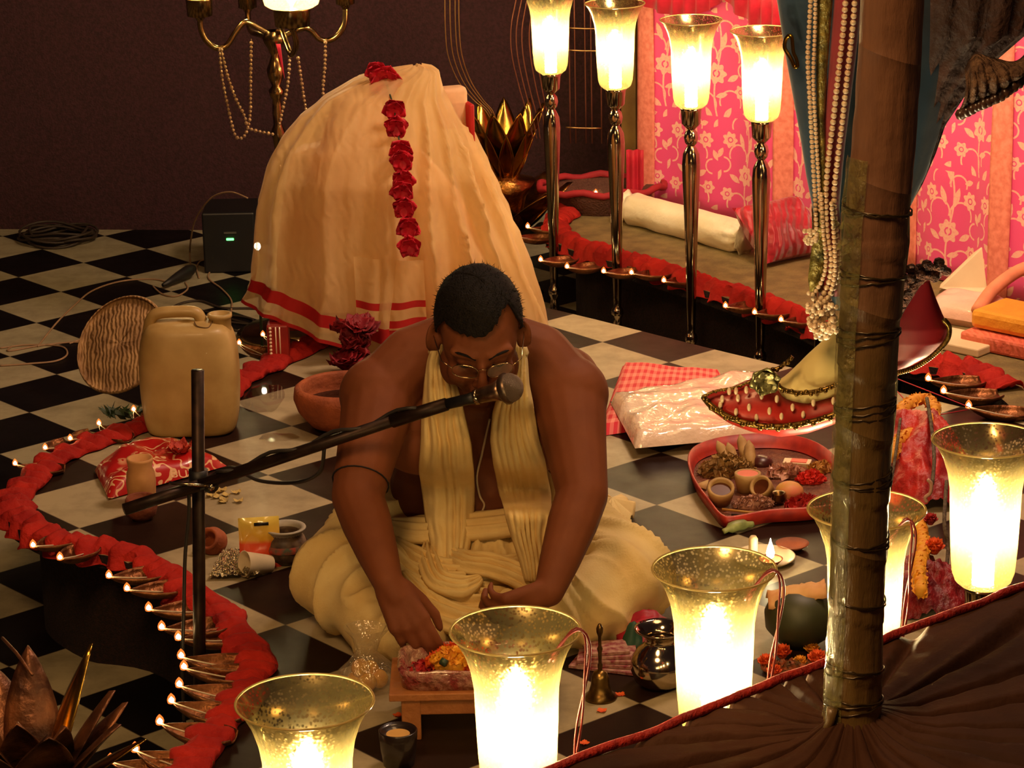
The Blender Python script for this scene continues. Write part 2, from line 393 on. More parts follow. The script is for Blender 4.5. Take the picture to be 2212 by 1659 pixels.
farL = [((33, 1006), 'leftmost behind the ribbon at the left frame edge'), ((98, 972), 'second from the left behind the ribbon'), ((152, 952), 'third from the left behind the ribbon'),
        ((214, 919), 'in front of the leaning cane tray, with upright wick'), ((289, 889), 'beside the green leaves left of the jerrycan'),
        ((517, 745), 'right beside the jerrycan shoulder'), ((568, 727), 'on the ribbon between jerrycan and draped idol'), ((651, 689), 'right of the red pearl trimmed post under the drape')]
for (x, y), lab in farL: place_lamp(x, y, edgeL, 'lit brass leaf lamp ' + lab, lg, 0.8)
lg2 = 'brass leaf lamps along the rear dais'
rearL = [((1107, 513), 'lowest of the two left of the dais corner'), ((1140, 495), 'upper of the two left of the dais corner'), ((1240, 440), 'behind the dais corner between the first two stands, left'),
         ((1287, 422), 'behind the dais corner between the first two stands, right'), ((1168, 567), 'left of the first tall stand'), ((1225, 582), 'right of the first tall stand'),
         ((1304, 592), 'left of the second tall stand'), ((1364, 595), 'right of the second tall stand'), ((1434, 612), 'midway between second and third stand'),
         ((1567, 667), 'between the third and fourth stand'), ((1630, 681), 'left of the fourth tall stand'), ((1687, 697), 'right of the fourth tall stand'),
         ((2005, 828), 'upper left of the three above the right glass lamp'), ((2038, 855), 'middle of the three above the right glass lamp'), ((2092, 887), 'lower right of the three above the right glass lamp')]
for (x, y), lab in rearL: place_lamp(x, y, daisL, 'lit brass leaf lamp ' + lab, lg2, 1.05 if x > 1900 else 0.9)

# ================================================================ tall silvered stands with glass shades
ZR = 0.965 * 1.0638                # rim height
def tall_lamp():
    root = thing('glass_lamp_stand', 'x', 'lamp', (0, 0, 0))
    R = 0.0825
    g = G(); g.lathe((0, 0, 0), [(0.0, 0.0), (0.078, 0.0), (0.084, 0.006), (0.080, 0.015), (0.058, 0.022), (0.040, 0.030), (0.026, 0.044), (0.019, 0.056)], 32)
    mesh('base', g, M_silver, root)
    g = G(); g.lathe((0, 0, 0), [(0.019, 0.056), (0.024, 0.066), (0.026, 0.078), (0.022, 0.09), (0.015, 0.10), (0.013, 0.118), (0.011, 0.138), (0.0165, 0.148), (0.018, 0.157), (0.0155, 0.167), (0.0105, 0.174),
                                 (0.0118, 0.20), (0.0145, 0.33), (0.0185, 0.48), (0.0235, 0.60), (0.0245, 0.64), (0.022, 0.668), (0.014, 0.684), (0.010, 0.69)], 28)
    mesh('stem', g, M_silver, root)
    g = G(); g.lathe((0, 0, 0), [(0.010, 0.69), (0.0165, 0.698), (0.0195, 0.712), (0.0165, 0.726), (0.010, 0.734)], 24)
    mesh('knob', g, M_silver, root)
    g = G(); g.lathe((0, 0, 0), [(0.010, 0.734), (0.018, 0.742), (0.025, 0.75), (0.0275, 0.786), (0.031, 0.793), (0.0, 0.7935)], 28)
    mesh('socket', g, M_silver, root)
    zb = 0.7945
    prof = [(0.0, zb), (0.034, zb), (0.043, zb + 0.008), (0.0475, zb + 0.022), (0.0505, zb + 0.06), (0.0525, zb + 0.11), (0.054, zb + 0.155), (0.058, zb + 0.18), (0.0655, zb + 0.204), (0.075, zb + 0.222), (0.0805, zb + 0.229), (R, ZR)]
    g = G(); g.lathe((0, 0, 0), prof, 48)
    sh = mesh('glass_shade', g, M_merc, root)
    g = G(); g.tube([(R * math.cos(a), R * math.sin(a), ZR) for a in [2 * PI * k / 48 for k in range(48)]], 0.0016, 6, closed=True)
    mesh('rim', g, mat('glass_rim', 'cbb77a', 0.12, trans=0.4, coat=0.6), sh)
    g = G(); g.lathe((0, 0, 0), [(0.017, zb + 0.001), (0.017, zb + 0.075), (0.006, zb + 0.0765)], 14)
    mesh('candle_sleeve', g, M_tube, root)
    g = G(); g.lathe((0, 0, 0), [(0.006, zb + 0.077), (0.014, zb + 0.09), (0.016, zb + 0.105), (0.012, zb + 0.122), (0.005, zb + 0.14), (0.0003, zb + 0.15)], 14)
    mesh('bulb', g, M_bulb, root)
    return root
T0 = tall_lamp(); first = [True]
def put_stand(P, label, group):
    o = T0 if first[0] else copy_tree(T0); first[0] = False
    o.location = (P.x, P.y, 0); o.scale = (1, 1, 1); tag(o, label, 'lamp', group); return o
gb_ = 'tall glass lamp stands behind the stage'
for (x, y), lab in [((1191, 211), 'tall silvered lamp stand with clear glass shade, leftmost of the four in the back'), ((1330, 245), 'second tall silvered lamp stand from the left behind the stage'),
                    ((1493, 287), 'third tall silvered lamp stand, in front of the pink curtain'), ((1645, 316), 'fourth tall silvered lamp stand, beside the blue garment')]:
    P = at(x, y, 0.712); k_ = (P.y - 0.115) / P.y; o = put_stand(Vector((P.x * k_, P.y * k_, 0)), lab, gb_); o.scale = (1.01, 1.01, 1.018)
put_stand(at(1767, 958, 0.01), 'silvered lamp stand hidden behind the pearl strands, only its chrome foot showing', gb_)
put_stand(at(1932, 1030, 0.0), 'silvered lamp stand mostly hidden by the pole, thin stem under the rear shoe', gb_)
gf_ = 'large glowing glass lamps in the foreground'
FGS = []
for (x, y), lab in [((658, 1515), 'glowing mercury glass lamp at the bottom left of the foreground row, cut by the frame'), ((1113, 1362), 'glowing mercury glass lamp in the bottom centre, in front of the seated man'),
                    ((1543, 1228), 'glowing mercury glass lamp left of the wrapped pole'), ((1872, 1100), 'glowing mercury glass lamp behind the wrapped pole'), ((2133, 950), 'glowing mercury glass lamp at the right frame edge')]:
    P = at(x, y, ZR); FGS.append(P); put_stand(P, lab, gf_)
# ---- twisted wires that run out over the rims
def twist(path, r=0.0022, amp=0.0028, turns=60):
    g = G(); Q = catmull(path, 14)
    L = [0]
    for i in range(1, len(Q)): L.append(L[-1] + (Q[i] - Q[i - 1]).length)
    n = 150
    for s_ in (0, PI):
        pts = []
        for k in range(n + 1):
            l = L[-1] * k / n; c = Vector([interp(L, [q[a] for q in Q], l) for a in range(3)]); a = k / n * turns * 0.5 + s_
            pts.append(c + Vector((math.cos(a), math.sin(a), 0)) * amp)
        g.tube(pts, r * 0.8, 5)
    return g
for i, (a0, lab) in enumerate([(None, None), (-0.2, 'twisted red wire hanging over the rim of the centre glass lamp'), (-0.35, 'twisted red wire hanging over the rim of the glass lamp left of the pole'), (-0.9, 'twisted red wire over the rim of the glass lamp behind the pole')]):
    if a0 is None: continue
    P = FGS[i]; d = Vector((math.cos(a0), math.sin(a0), 0)); e = Vector((-d.y, d.x, 0))
    path = [P + d * 0.045 + Vector((0, 0, -0.04)), P + d * 0.066 + Vector((0, 0, -0.004)), P + d * 0.083 + Vector((0, 0, 0.007)), P + d * 0.093 + e * -.002 + Vector((0, 0, -0.012)), P + d * 0.090 + e * -.004 + Vector((0, 0, -0.06)), P + d * 0.078 + Vector((0, 0, -0.14)), P + d * 0.066 + Vector((0, 0, -0.24)), P + d * 0.04 + Vector((0, 0, -0.36)), P + d * 0.028 + Vector((0, 0, -0.6)), P + d * 0.03 + Vector((0, 0, -0.9))]
    tag(mesh('twisted_wire', twist(path), M_wire, loc=P + d * 0.03 + Vector((0, 0, -0.9))), lab, 'wire', 'twisted wires of the glass lamps')
# ================================================================ brocade curtain on the rear dais
def brocade(name, base, base2, motif):
    m, t = newmat(name); uv = t.n('UVMap', uv_map='UVMap').outputs[0]
    sp = t.n('SeparateXYZ', {0: uv}); U, V = sp.outputs[0], sp.outputs[1]
    CW, CH = 0.215, 0.30
    rowi = t.math('FLOOR', t.math('DIVIDE', V, CH))
    U2 = t.math('ADD', U, t.math('MULTIPLY', t.math('FLOORED_MODULO', rowi, 2.0), CW * 0.5))
    x = t.math('SUBTRACT', t.math('FLOORED_MODULO', U2, CW), CW / 2); y = t.math('SUBTRACT', t.math('FLOORED_MODULO', V, CH), CH / 2)
    acc = None
    def add(mask):
        nonlocal acc; acc = mask if acc is None else t.math('MAXIMUM', acc, mask)
    def dist(cx, cy):
        dx = t.math('SUBTRACT', x, cx); dy = t.math('SUBTRACT', y, cy)
        return dx, dy, t.math('SQRT', t.math('ADD', t.math('MULTIPLY', dx, dx), t.math('MULTIPLY', dy, dy)))
    def flower(cx, cy, R, n=7):
        dx, dy, r = dist(cx, cy); th = t.math('ARCTAN2', dy, dx)
        rim = t.math('MULTIPLY_ADD', t.math('COSINE', t.math('MULTIPLY', th, float(n))), R * 0.13, R * 0.87)
        f = t.math('LESS_THAN', r, rim); hole = t.math('GREATER_THAN', t.math('ABSOLUTE', t.math('SUBTRACT', r, R * 0.28)), R * 0.07); add(t.math('MULTIPLY', f, hole))
    def ring(cx, cy, R, wd_, sy, sx=0):
        dx, dy, r = dist(cx, cy); k = t.math('LESS_THAN', t.math('ABSOLUTE', t.math('SUBTRACT', r, R)), wd_)
        if sy: k = t.math('MULTIPLY', k, t.math('GREATER_THAN', t.math('MULTIPLY', dy, float(sy)), -R * 0.35))
        if sx: k = t.math('MULTIPLY', k, t.math('GREATER_THAN', t.math('MULTIPLY', dx, float(sx)), 0.0))
        add(k)
    def leaf(cx, cy, a, l, w_):
        dx, dy, r = dist(cx, cy); ca, sa = math.cos(a), math.sin(a)
        p = t.math('ADD', t.math('MULTIPLY', dx, ca), t.math('MULTIPLY', dy, sa)); q = t.math('SUBTRACT', t.math('MULTIPLY', dy, ca), t.math('MULTIPLY', dx, sa))
        e = t.math('ADD', t.math('POWER', t.math('ABSOLUTE', t.math('DIVIDE', p, l)), 2.0), t.math('ABSOLUTE', t.math('DIVIDE', q, w_)))
        add(t.math('LESS_THAN', e, 1.0))
    flower(-0.005, -0.02, 0.034); flower(0.066, 0.075, 0.027); flower(-0.068, 0.082, 0.026); flower(-0.078, -0.085, 0.022, 6); flower(0.076, -0.07, 0.022, 6)
    stem = t.math('LESS_THAN', t.math('ABSOLUTE', t.math('SUBTRACT', x, t.math('MULTIPLY', t.math('SINE', t.math('MULTIPLY', y, 19.0)), 0.012))), 0.0028)
    add(stem)
    for cx, cy, R, sy, sx in [(0.036, 0.03, 0.036, 1, 0), (-0.036, 0.036, 0.034, 1, 0), (0.042, -0.105, 0.036, 1, 0), (-0.042, -0.115, 0.036, 1, 0), (0.026, 0.115, 0.026, 1, 0), (-0.03, 0.125, 0.03, 1, 0), (0.09, -0.005, 0.022, 0, -1), (-0.09, 0.005, 0.022, 0, 1)]: ring(cx, cy, R, 0.0026, sy, sx)
    for cx, cy, a, l, w_ in [(0.02, 0.078, 1.3, 0.03, 0.009), (-0.022, 0.08, 1.9, 0.028, 0.009), (0.05, -0.03, 0.5, 0.022, 0.009), (-0.052, -0.035, 2.6, 0.022, 0.009), (0.03, -0.14, 1.0, 0.024, 0.009), (-0.03, -0.145, 2.1, 0.024, 0.009), (0.1, 0.03, 2.0, 0.018, 0.008), (-0.1, 0.04, 1.1, 0.018, 0.008), (0.0, 0.145, 1.57, 0.02, 0.01), (0.105, 0.13, 0.9, 0.018, 0.008), (-0.105, -0.03, 1.2, 0.02, 0.007), (0.105, -0.13, 0.2, 0.02, 0.008), (0.06, 0.125, 0.3, 0.016, 0.008), (0.012, -0.085, 0.3, 0.02, 0.008)]: leaf(cx, cy, a, l, w_)
    nn = t.n('TexNoise', {'Vector': uv, 'Scale': 150.0, 'Detail': 2.0}).outputs[0]
    acc = t.math('MULTIPLY', acc, t.ramp(nn, [(0.3, (0.6, 0.6, 0.6)), (0.5, (1, 1, 1))]))
    big = t.n('TexNoise', {'Vector': uv, 'Scale': 3.0}).outputs[0]
    b_ = t.mixc(big, lin(base), lin(base2)); col = t.mixc(acc, b_, lin(motif))
    p = t.n('BsdfPrincipled', {'Base Color': col, 'Roughness': 0.55, 'Sheen Weight': 0.2})
    sh = t.n('MixShader', {0: 0.2, 1: p.outputs[0], 2: t.n('BsdfTranslucent', {'Color': col}).outputs[0]}).outputs[0]
    t.fin(sh); return m
M_broc = brocade('pink_floral_brocade', 'f45aa0', 'ee4a86', 'ffc4b4')
M_band = mat('salmon_border_band', 'f49484', 0.6, col2='e07868', nscale=60, trans=0.15)
cb = [at(x, y, HP) for x, y in [(1386, 436), (1470, 455), (1560, 474), (1700, 508), (1850, 548), (1960, 582), (2080, 620), (2212, 662), (2400, 725)]]
CB = catmull(cb, 10); CL = [0]
for i in range(1, len(CB)): CL.append(CL[-1] + (CB[i] - CB[i - 1]).length)
def curt(name, s0, s1, mt, label, parent=None, off=0.0, z1=1.62, wave=0.012, n=40):
    g = G(); nv = 24; V = []; UVs = []
    for j in range(nv + 1):
        z = HP + 0.004 + (z1 - HP) * j / nv
        for i in range(n + 1):
            s = s0 + (s1 - s0) * i / n; p = Vector([interp(CL, [q[a] for q in CB], s) for a in range(2)] + [0])
            q2 = Vector([interp(CL, [q[a] for q in CB], s + 0.01) for a in range(2)] + [0]); t = (q2 - p).normalized(); nn = Vector((t.y, -t.x, 0))
            wv = wave * math.sin(s * 26 + 0.8 * math.sin(z * 3)) + wave * 0.5 * nz(s * 8, z * 1.5, 3)
            V.append(p + nn * (wv + off) + Vector((0, 0, z))); UVs.append((s, z))
    F = [(j * (n + 1) + i, j * (n + 1) + i + 1, (j + 1) * (n + 1) + i + 1, (j + 1) * (n + 1) + i) for j in range(nv) for i in range(n)]
    g.add(V, F); o = mesh(name, g, mt, parent, loc=None if parent else cb[2], solid=0.003)
    uvl = o.data.uv_layers.new(name='UVMap')
    for lp in o.data.loops: uvl.data[lp.index].uv = UVs[lp.vertex_index]
    return o
sB = [0.0, 0.075]
def s_of(px, py):
    P = at(px, py, HP); k = min(range(len(CB)), key=lambda i: (CB[i] - P).length); return CL[k]
s2 = s_of(1690, 505); s3 = s_of(1965, 583); s4 = s_of(2140, 640)
cr = thing('brocade_curtain', 'pink brocade curtain with pale flowers and vines hanging behind the white bolster', 'curtain', cb[2])
curt('panel', 0.0, CL[-1], M_broc, None, cr, n=150)
for a_, b_ in ((0.0, 0.07), (s2 - .02, s2 + .045), (s3 - .03, s3 + .03), (s4, s4 + .07)): curt('border_band', a_, b_, M_band, None, cr, off=0.006, n=8)
# scalloped valance
g = G(); n = 90; nv = 8; V = []
M_val = mat('crimson_satin', 'f0254c', 0.5, col2='d0183c', trans=0.25, sheen=0.3)
vz = atY(1500, 0, 8.2).z + 0.02
for j in range(nv + 1):
    for i in range(n + 1):
        s = -0.02 + (s2 + 0.25) * i / n; p = Vector([interp(CL, [q[a] for q in CB], max(s, 0)) for a in range(2)] + [0])
        q2 = Vector([interp(CL, [q[a] for q in CB], max(s, 0) + 0.01) for a in range(2)] + [0]); t = (q2 - p).normalized(); nn = Vector((t.y, -t.x, 0))
        zb = vz - 0.02 - 0.085 * (abs(math.sin(s / 0.42 * PI + 0.35)) ** 0.6) ; zz = 1.62 + (zb - 1.62) * j / nv
        V.append(p + t * min(s, 0) + nn * (0.035 + 0.011 * math.sin(s * 120 + 2 * nz(s * 9, 0, 0))) + Vector((0, 0, zz)))
g.add(V, [(j * (n + 1) + i, j * (n + 1) + i + 1, (j + 1) * (n + 1) + i + 1, (j + 1) * (n + 1) + i) for j in range(nv) for i in range(n)])
tag(mesh('valance', g, M_val, loc=(cb[0].x, cb[0].y, vz), solid=0.002), 'crimson gathered valance with scalloped lower edge across the top of the pink curtain', 'valance')
# wooden post and red drape left of the curtain
pb = at(1364, 418, HP); g = G(); g.box((pb.x, pb.y + 0.03, 0.85 + HP), (0.052, 0.03, 1.7), rz=-0.5)
tag(mesh('wooden_post', g, mat('olive_wood', '8a6a35', 0.6, col2='6b4d28', nscale=8), loc=(pb.x, pb.y + .03, HP), smooth=False, bevel=0.003), 'flat olive brown wooden post at the left end of the pink curtain', 'post')
g = G(); pr = at(1372, 440, HP)
g.grid(lambda u, v: pr + Vector(((u - .5) * 0.06 + .004, -0.01 + 0.008 * math.sin(u * 14), 0.003 + 0.17 * v)), 20, 6)
tag(mesh('red_drape', g, mat('crimson_drape', 'c01c34', 0.7), loc=pr, solid=0.003), 'short red cloth strip at the foot of the wooden post beside the curtain', 'cloth')
# bolster
M_white = mat('white_satin', 'fbf0d2', 0.55, col2='efe0b8', nscale=8, trans=0.1, bump=0.2, bscale=30, sheen=0.2)
def bolster(name, a, b, r, mt, label, cat, flare=True):
    a = Vector(a); b = Vector(b); d = (b - a); L = d.length; d.normalize(); e = Vector((-d.y, d.x, 0)); g = G(); nu, nv = 40, 60; V = []
    for j in range(nv):
        v = j / (nv - 1); s = v * L
        k = min(v, 1 - v) * L
        rad = r * min(1, 0.35 + (k / 0.06) ** 0.5 * 0.75) if k < 0.06 else r
        if flare and k < 0.022: rad = r * (0.45 + 0.55 * (1 - k / 0.022))
        for i in range(nu):
            th = 2 * PI * i / nu
            rr_ = rad * (1 + 0.09 * math.sin(th * 9 + 2) * max(0, 1 - k / 0.09) + 0.10 * nz(math.cos(th) * 1.5, math.sin(th) * 1.5, s * 14))
            V.append(a + d * s + e * math.cos(th) * rr_ + Vector((0, 0, max(math.sin(th) * rr_, -r * 0.93))))
    g.add(V, [(j * nu + i, j * nu + (i + 1) % nu, (j + 1) * nu + (i + 1) % nu, (j + 1) * nu + i) for j in range(nv - 1) for i in range(nu)] + [tuple(range(nu)), tuple((nv - 1) * nu + i for i in range(nu))])
    return tag(mesh(name, g, mt, loc=a), label, cat)
ba = at(1352, 478, HP) + Vector((0, 0, .045)); bb = at(1612, 548, HP) + Vector((0, 0, .045))
bolster('bolster', ba, bb, 0.048, M_white, 'long white satin bolster with gathered ends at the foot of the pink curtain', 'pillow')
# red cushion
def cushion(name, c, size, rz, rx, mt, label, cat='cushion', puff=1.0):
    g = G(); n = 18; R = Matrix.Rotation(rz, 3, 'Z') @ Matrix.Rotation(rx, 3, 'X'); c = Vector(c)
    for sg in (1, -1):
        def fn(u, v):
            x = 2 * u - 1; y = 2 * v - 1; h = ((1 - x ** 4) * (1 - y ** 4)) ** 0.6 if abs(x) < 1 and abs(y) < 1 else 0
            pin = 1 - 0.10 * (x * x * (1 - y * y) + y * y * (1 - x * x))
            return c + R @ Vector((x * size[0] / 2 * pin, y * size[1] / 2 * pin, sg * h * size[2] / 2 * puff * (1 + 0.25 * nz(x * 2, y * 2, 1))))
        g.grid(fn, n, n)
    return tag(mesh(name, g, mt, loc=c), label, cat)
M_redsat = mat('red_striped_satin', 'bc1830', 0.45, col2='8a0f20', nscale=6, bump=0.5, bscale=8, wave=14, sheen=0.3, trans=0.08)
cu = at(1690, 570, HP) + Vector((0.0, 0.06, .085))
cushion('red_cushion', cu, (0.24, 0.2, 0.11), 0.6, 0.75, M_redsat, 'red satin cushion with wavy stripes leaning between the fourth stand and the pearl strands')
# ---- things on the right side of the dais
M_paper = mat('pale_paper', 'e9d3ad', 0.6, col2='d7bd96', nscale=5)
M_pinkw = mat('pinkish_white_plastic', 'f0c8b4', 0.3, col2='e2b39b', nscale=6, bump=0.3, bscale=25, coat=0.5)
P0 = at(2125, 640, HP)
g = G(); th_ = [Vector((-0.12, 0.02, 0.02)), Vector((0.02, 0.03, 0.155)), Vector((0.13, -0.02, 0.02)), Vector((0.0, -0.05, 0.01))]
g.add([P0 + q for q in th_] + [P0 + q + Vector((0.01, 0.05, -0.005)) for q in th_], [(0, 1, 2), (0, 2, 3), (4, 6, 5), (4, 7, 6), (0, 4, 5, 1), (1, 5, 6, 2), (2, 6, 7, 3), (3, 7, 4, 0)])
tag(mesh('folded_sheet', g, M_paper, loc=P0, smooth=False, bevel=0.004), 'pale folded sheet standing as a pointed triangle before the curtain at right', 'cloth')
P1 = at(2082, 690, HP) + Vector((0, 0, .03)); cushion('plastic_packet', P1, (0.20, 0.16, 0.07), -0.6, 0.15, M_pinkw, 'pinkish white puffed packet in clear plastic below the pointed sheet', 'packet')
P2 = at(2065, 745, HP); g = G(); g.box(P2 + Vector((0, 0, .012)), (0.22, 0.13, 0.022), rz=-0.75)
tag(mesh('flat_carton', g, M_paper, loc=P2, smooth=False, bevel=0.004), 'flat pale carton lying on the dais edge right of the rear red shoe', 'box')
P3 = at(2185, 745, HP) + Vector((0.02, 0, .0)); g = G(); g.box(P3 + Vector((0, 0, .07)), (0.2, 0.16, 0.05), rz=-0.75)
tag(mesh('folded_saree', g, mat('mustard_silk', 'e09a2a', 0.5, col2='c77e1e', nscale=5, bump=0.2), loc=P3, smooth=False, bevel=0.014), 'folded mustard yellow cloth at the right frame edge', 'cloth')
g = G(); g.box(P3 + Vector((-0.01, -0.03, .022)), (0.24, 0.17, 0.042), rz=-0.75)
tag(mesh('folded_saree', g, mat('salmon_stripe', 'e07a5a', 0.6, col2='c24a3c', nscale=4, wave=20, bump=.3), loc=P3, smooth=False, bevel=0.008), 'folded salmon striped cloth under the mustard one at the right frame edge', 'cloth')
pc = [at(2110, 712, HP) + Vector((0, 0, .05)), at(2150, 690, HP) + Vector((0, 0, .09)), at(2220, 672, HP) + Vector((0, 0, .12)), at(2290, 690, HP) + Vector((0, 0, .1))]
g = G(); g.tube(catmull(pc, 6), 0.018, 10); tag(mesh('rolled_cloth', g, mat('salmon_cloth', 'e58f68', 0.7), loc=pc[0]), 'salmon rolled cloth arching over the mustard folded cloth', 'cloth')

# ================================================================ draped idol on its stool
YI = 7.12
rows = [(142, 885, 915), (147, 868, 938), (158, 820, 952), (172, 765, 954), (205, 700, 960), (250, 652, 986), (300, 614, 1012), (360, 584, 1038), (430, 563, 1070), (520, 555, 1108), (590, 549, 1130), (630, 530, 1144), (680, 522, 1160), (735, 520, 1172), (790, 520, 1180)]
zs_ = [atY(850, r[0], YI).z for r in rows][::-1]; xl = [atY(r[1], r[0], YI).x for r in rows][::-1]; xr = [atY(r[2], r[0], YI).x for r in rows][::-1]
hem = [(520, 640), (600, 655), (700, 678), (760, 700), (800, 712), (850, 722), (900, 715), (950, 740), (1000, 760), (1100, 775), (1180, 770)]
hx = [atY(h[0], h[1], YI).x for h in hem]; hz = [atY(h[0], h[1], YI).z for h in hem]
ztop = zs_[-1]
def drape_fn(shrink=1.0, seedk=0.0, hemup=0.0):
    def fn(u, v):
        th = 2 * PI * u; cx0 = (xl[2] + xr[2]) / 2; hw0 = (xr[2] - xl[2]) / 2
        xb = cx0 + hw0 * math.cos(th); zh = max(interp(hx, hz, xb), HP + 0.004) + hemup
        if math.sin(th) > 0.1: zh = max(HP + 0.004, zh)
        vv = v ** 1.15; z = ztop + (zh - ztop) * vv
        a = interp(zs_, xl, z); b = interp(zs_, xr, z); cx = (a + b) / 2; hw = (b - a) / 2 * shrink
        dp = min(hw * 0.78, 0.205 + 0.02 * v)
        cs, sn = math.cos(th), math.sin(th)
        x = cx + hw * (abs(cs) ** 0.9) * (1 if cs > 0 else -1); y = YI - dp * -sn * (abs(sn) ** -0.15 if abs(sn) > 1e-3 else 1)
        # folds: fans that start at the two peaks
        k = u * 40 + 2.2 * nz(u * 6, v * 1.3, seedk); fold = (0.5 + 0.5 * math.sin(k * 2 * PI / 2.3)) ** 2
        k2 = u * 25 + 4.2 * nz(u * 3, v * 0.9, seedk + 5); fold2 = (0.5 + 0.5 * math.sin(k2 * 2 * PI / 1.7))
        amp = min(1.0, v * 3.0) * (0.022 * fold + 0.085 * (1 - abs(math.sin(k2 * PI / 1.7))) ** 1.3)
        right = 1.0 if x > -0.12 else 0.5
        n_x, n_y = cs, sn
        x += n_x * (amp * right - 0.012) * 0.35; y += n_y * (amp * right - 0.01)
        y += -0.03 * math.exp(-((x + 0.235) / 0.035) ** 2) * (1 if sn < 0 else 0) * min(1, v * 2) * -1
        z += 0.010 * nz(u * 14, v * 8, seedk)
        return Vector((x, y, max(z, HP + 0.003)))
    return fn
def sheer(name, col, col2, a_, tr_):
    m, t = newmat(name); pos = t.n('TexCoord').outputs['Object']
    nn = t.n('TexNoise', {'Vector': pos, 'Scale': 5.0, 'Detail': 4.0}).outputs[0]
    wv = t.n('TexWave', {'Vector': pos, 'Scale': 12.0, 'Distortion': 9.0, 'Detail': 3.0}).outputs[0]
    base = t.mixc(nn, lin(col), lin(col2))
    d = t.n('BsdfPrincipled', {'Base Color': base, 'Roughness': 0.6, 'Sheen Weight': 0.4})
    t.t.links.new(t.n('Bump', {'Strength': 0.15, 'Distance': 0.01, 'Height': wv}).outputs[0], d.inputs['Normal'])
    s1 = t.n('MixShader', {0: tr_, 1: d.outputs[0], 2: t.n('BsdfTranslucent', {'Color': base}).outputs[0]}).outputs[0]
    f = t.math('MULTIPLY', t.ramp(nn, [(0.35, (0.5, 0.5, 0.5)), (0.7, (1, 1, 1))]), a_)
    t.fin(t.n('MixShader', {0: f, 1: s1, 2: t.n('BsdfTransparent').outputs[0]}).outputs[0]); return m
M_sheer = sheer('sheer_cream_silk', 'f6dea0', 'eec07c', 0.46, 0.4)
M_hem = mat('red_border_stripe', 'c01c1c', 0.6, trans=0.2)
idol = thing('draped_idol', 'tall idol draped in sheer cream saree with red striped hem behind the seated man', 'statue', (at(870, 745, HP).x, YI, HP))
g = G(); g.grid(drape_fn(), 220, 70, closeu=True, mfn=lambda u, v: 1 if (0.885 < v < 0.925 or v > 0.972) and 0.5 < u < 0.93 else 0)
mesh('saree', g, [M_sheer, M_hem], idol)
g = G(); irows = [(186, 760, 830), (205, 722, 845), (300, 695, 860), (316, 690, 870), (324, 630, 905), (420, 612, 985), (560, 600, 1040), (690, 610, 1050)]
def innerf(u, v):
    py = irows[0][0] + (irows[-1][0] - irows[0][0]) * v; a = atY(interp([r[0] for r in irows], [r[1] for r in irows], py), py, YI); b = atY(interp([r[0] for r in irows], [r[2] for r in irows], py), py, YI); th = 2 * PI * u
    hw = (b.x - a.x) / 2; k = 1 + 0.07 * math.sin(u * 60 + 3 * nz(u * 4, v * 3, 2)) * v; return Vector(((a.x + b.x) / 2 + math.cos(th) * hw * k, YI + math.sin(th) * min(hw * .75, .15) * k, a.z))
g.grid(innerf, 110, 60, closeu=True)
mesh('underskirt', g, mat('pale_inner_silk', 'f6dca4', 0.4, col2='e8a866', nscale=4, trans=0.2, bump=0.3, bscale=12), idol)
def yfront(px, py):
    z = atY(px, py, YI - .2).z; best_ = YI
    a_, b_ = interp(zs_, xl, z), interp(zs_, xr, z); hw = (b_ - a_) / 2; cx = (a_ + b_) / 2; x = atY(px, py, YI - .2).x
    q = max(0, 1 - ((x - cx) / max(hw, .02)) ** 2) ** 0.5; return YI - min(hw * 0.78, 0.215) * q - 0.035
def flapf(u, v):
    px = 765 + 150 * u + 8 * v; py = lerp(548 + 10 * u, 706 - 22 * abs(u - .35), v); q = atY(px, py, YI - 0.2)
    return Vector((q.x, yfront(px, py) + 0.015 - 0.012 * v + 0.006 * math.sin(u * 15 + v * 2), q.z))
bp = atY(985, 235, YI + .05); g = G(); g.box(bp + Vector((-.01, 0.02, 0)), (0.075, 0.05, 0.11), rz=0.3)
mesh('bundle', g, mat('cream_bundle', 'e8b98a', 0.7, trans=.1), idol, bevel=0.014)
g = G(); g.box(bp + Vector((0.034, 0.0, -0.035)), (0.014, 0.052, 0.10), rz=0.3); mesh('red_edge', g, M_hem, idol, bevel=0.004)
g = G(); g.grid(flapf, 40, 40, mfn=lambda u, v: 1 if 0.60 < v < 0.70 or 0.86 < v < 0.95 else 0); mesh('front_flap', g, [M_sheer, M_hem], idol)
# stool that carries it
seat = thing('idol_stool', 'low red stool with pearl trimmed legs under the draped idol', 'stool', (atY(800, 700, YI).x, YI, HP))
M_redlac = mat('red_lacquer', 'a3231c', 0.45, col2='7e1a16', nscale=12)
M_pearl = mat('cream_pearl', 'ecd7b4', 0.25, coat=0.6, col2='e0bf98')
for px, dy in ((600, -0.16), (960, -0.1), (640, 0.13), (1000, 0.13)):
    c = atY(px, 700, YI + dy); g = G(); g.box((c.x, YI + dy, HP + 0.05), (0.055, 0.055, 0.10)); leg = mesh('leg', g, M_redlac, seat, smooth=False, bevel=0.004)
    if px == 600:
        g = G()
        for k in range(10): g.ball((c.x - 0.018, YI + dy - 0.029, HP + 0.008 + k * 0.0095), 0.0042, 8)
        for dx_ in (-0.004, 0.006): g.box((c.x + dx_, YI + dy - 0.0285, HP + 0.05), (0.003, 0.002, 0.094))
        mesh('pearl_trim', g, M_pearl, leg)
c0 = atY(600, 700, YI); c1 = atY(980, 700, YI); g = G(); g.box(((c0.x + c1.x) / 2, YI + 0.0, HP + 0.108), (c1.x - c0.x + 0.02, 0.30, 0.016)); mesh('seat', g, M_redlac, seat, smooth=False, bevel=0.004)
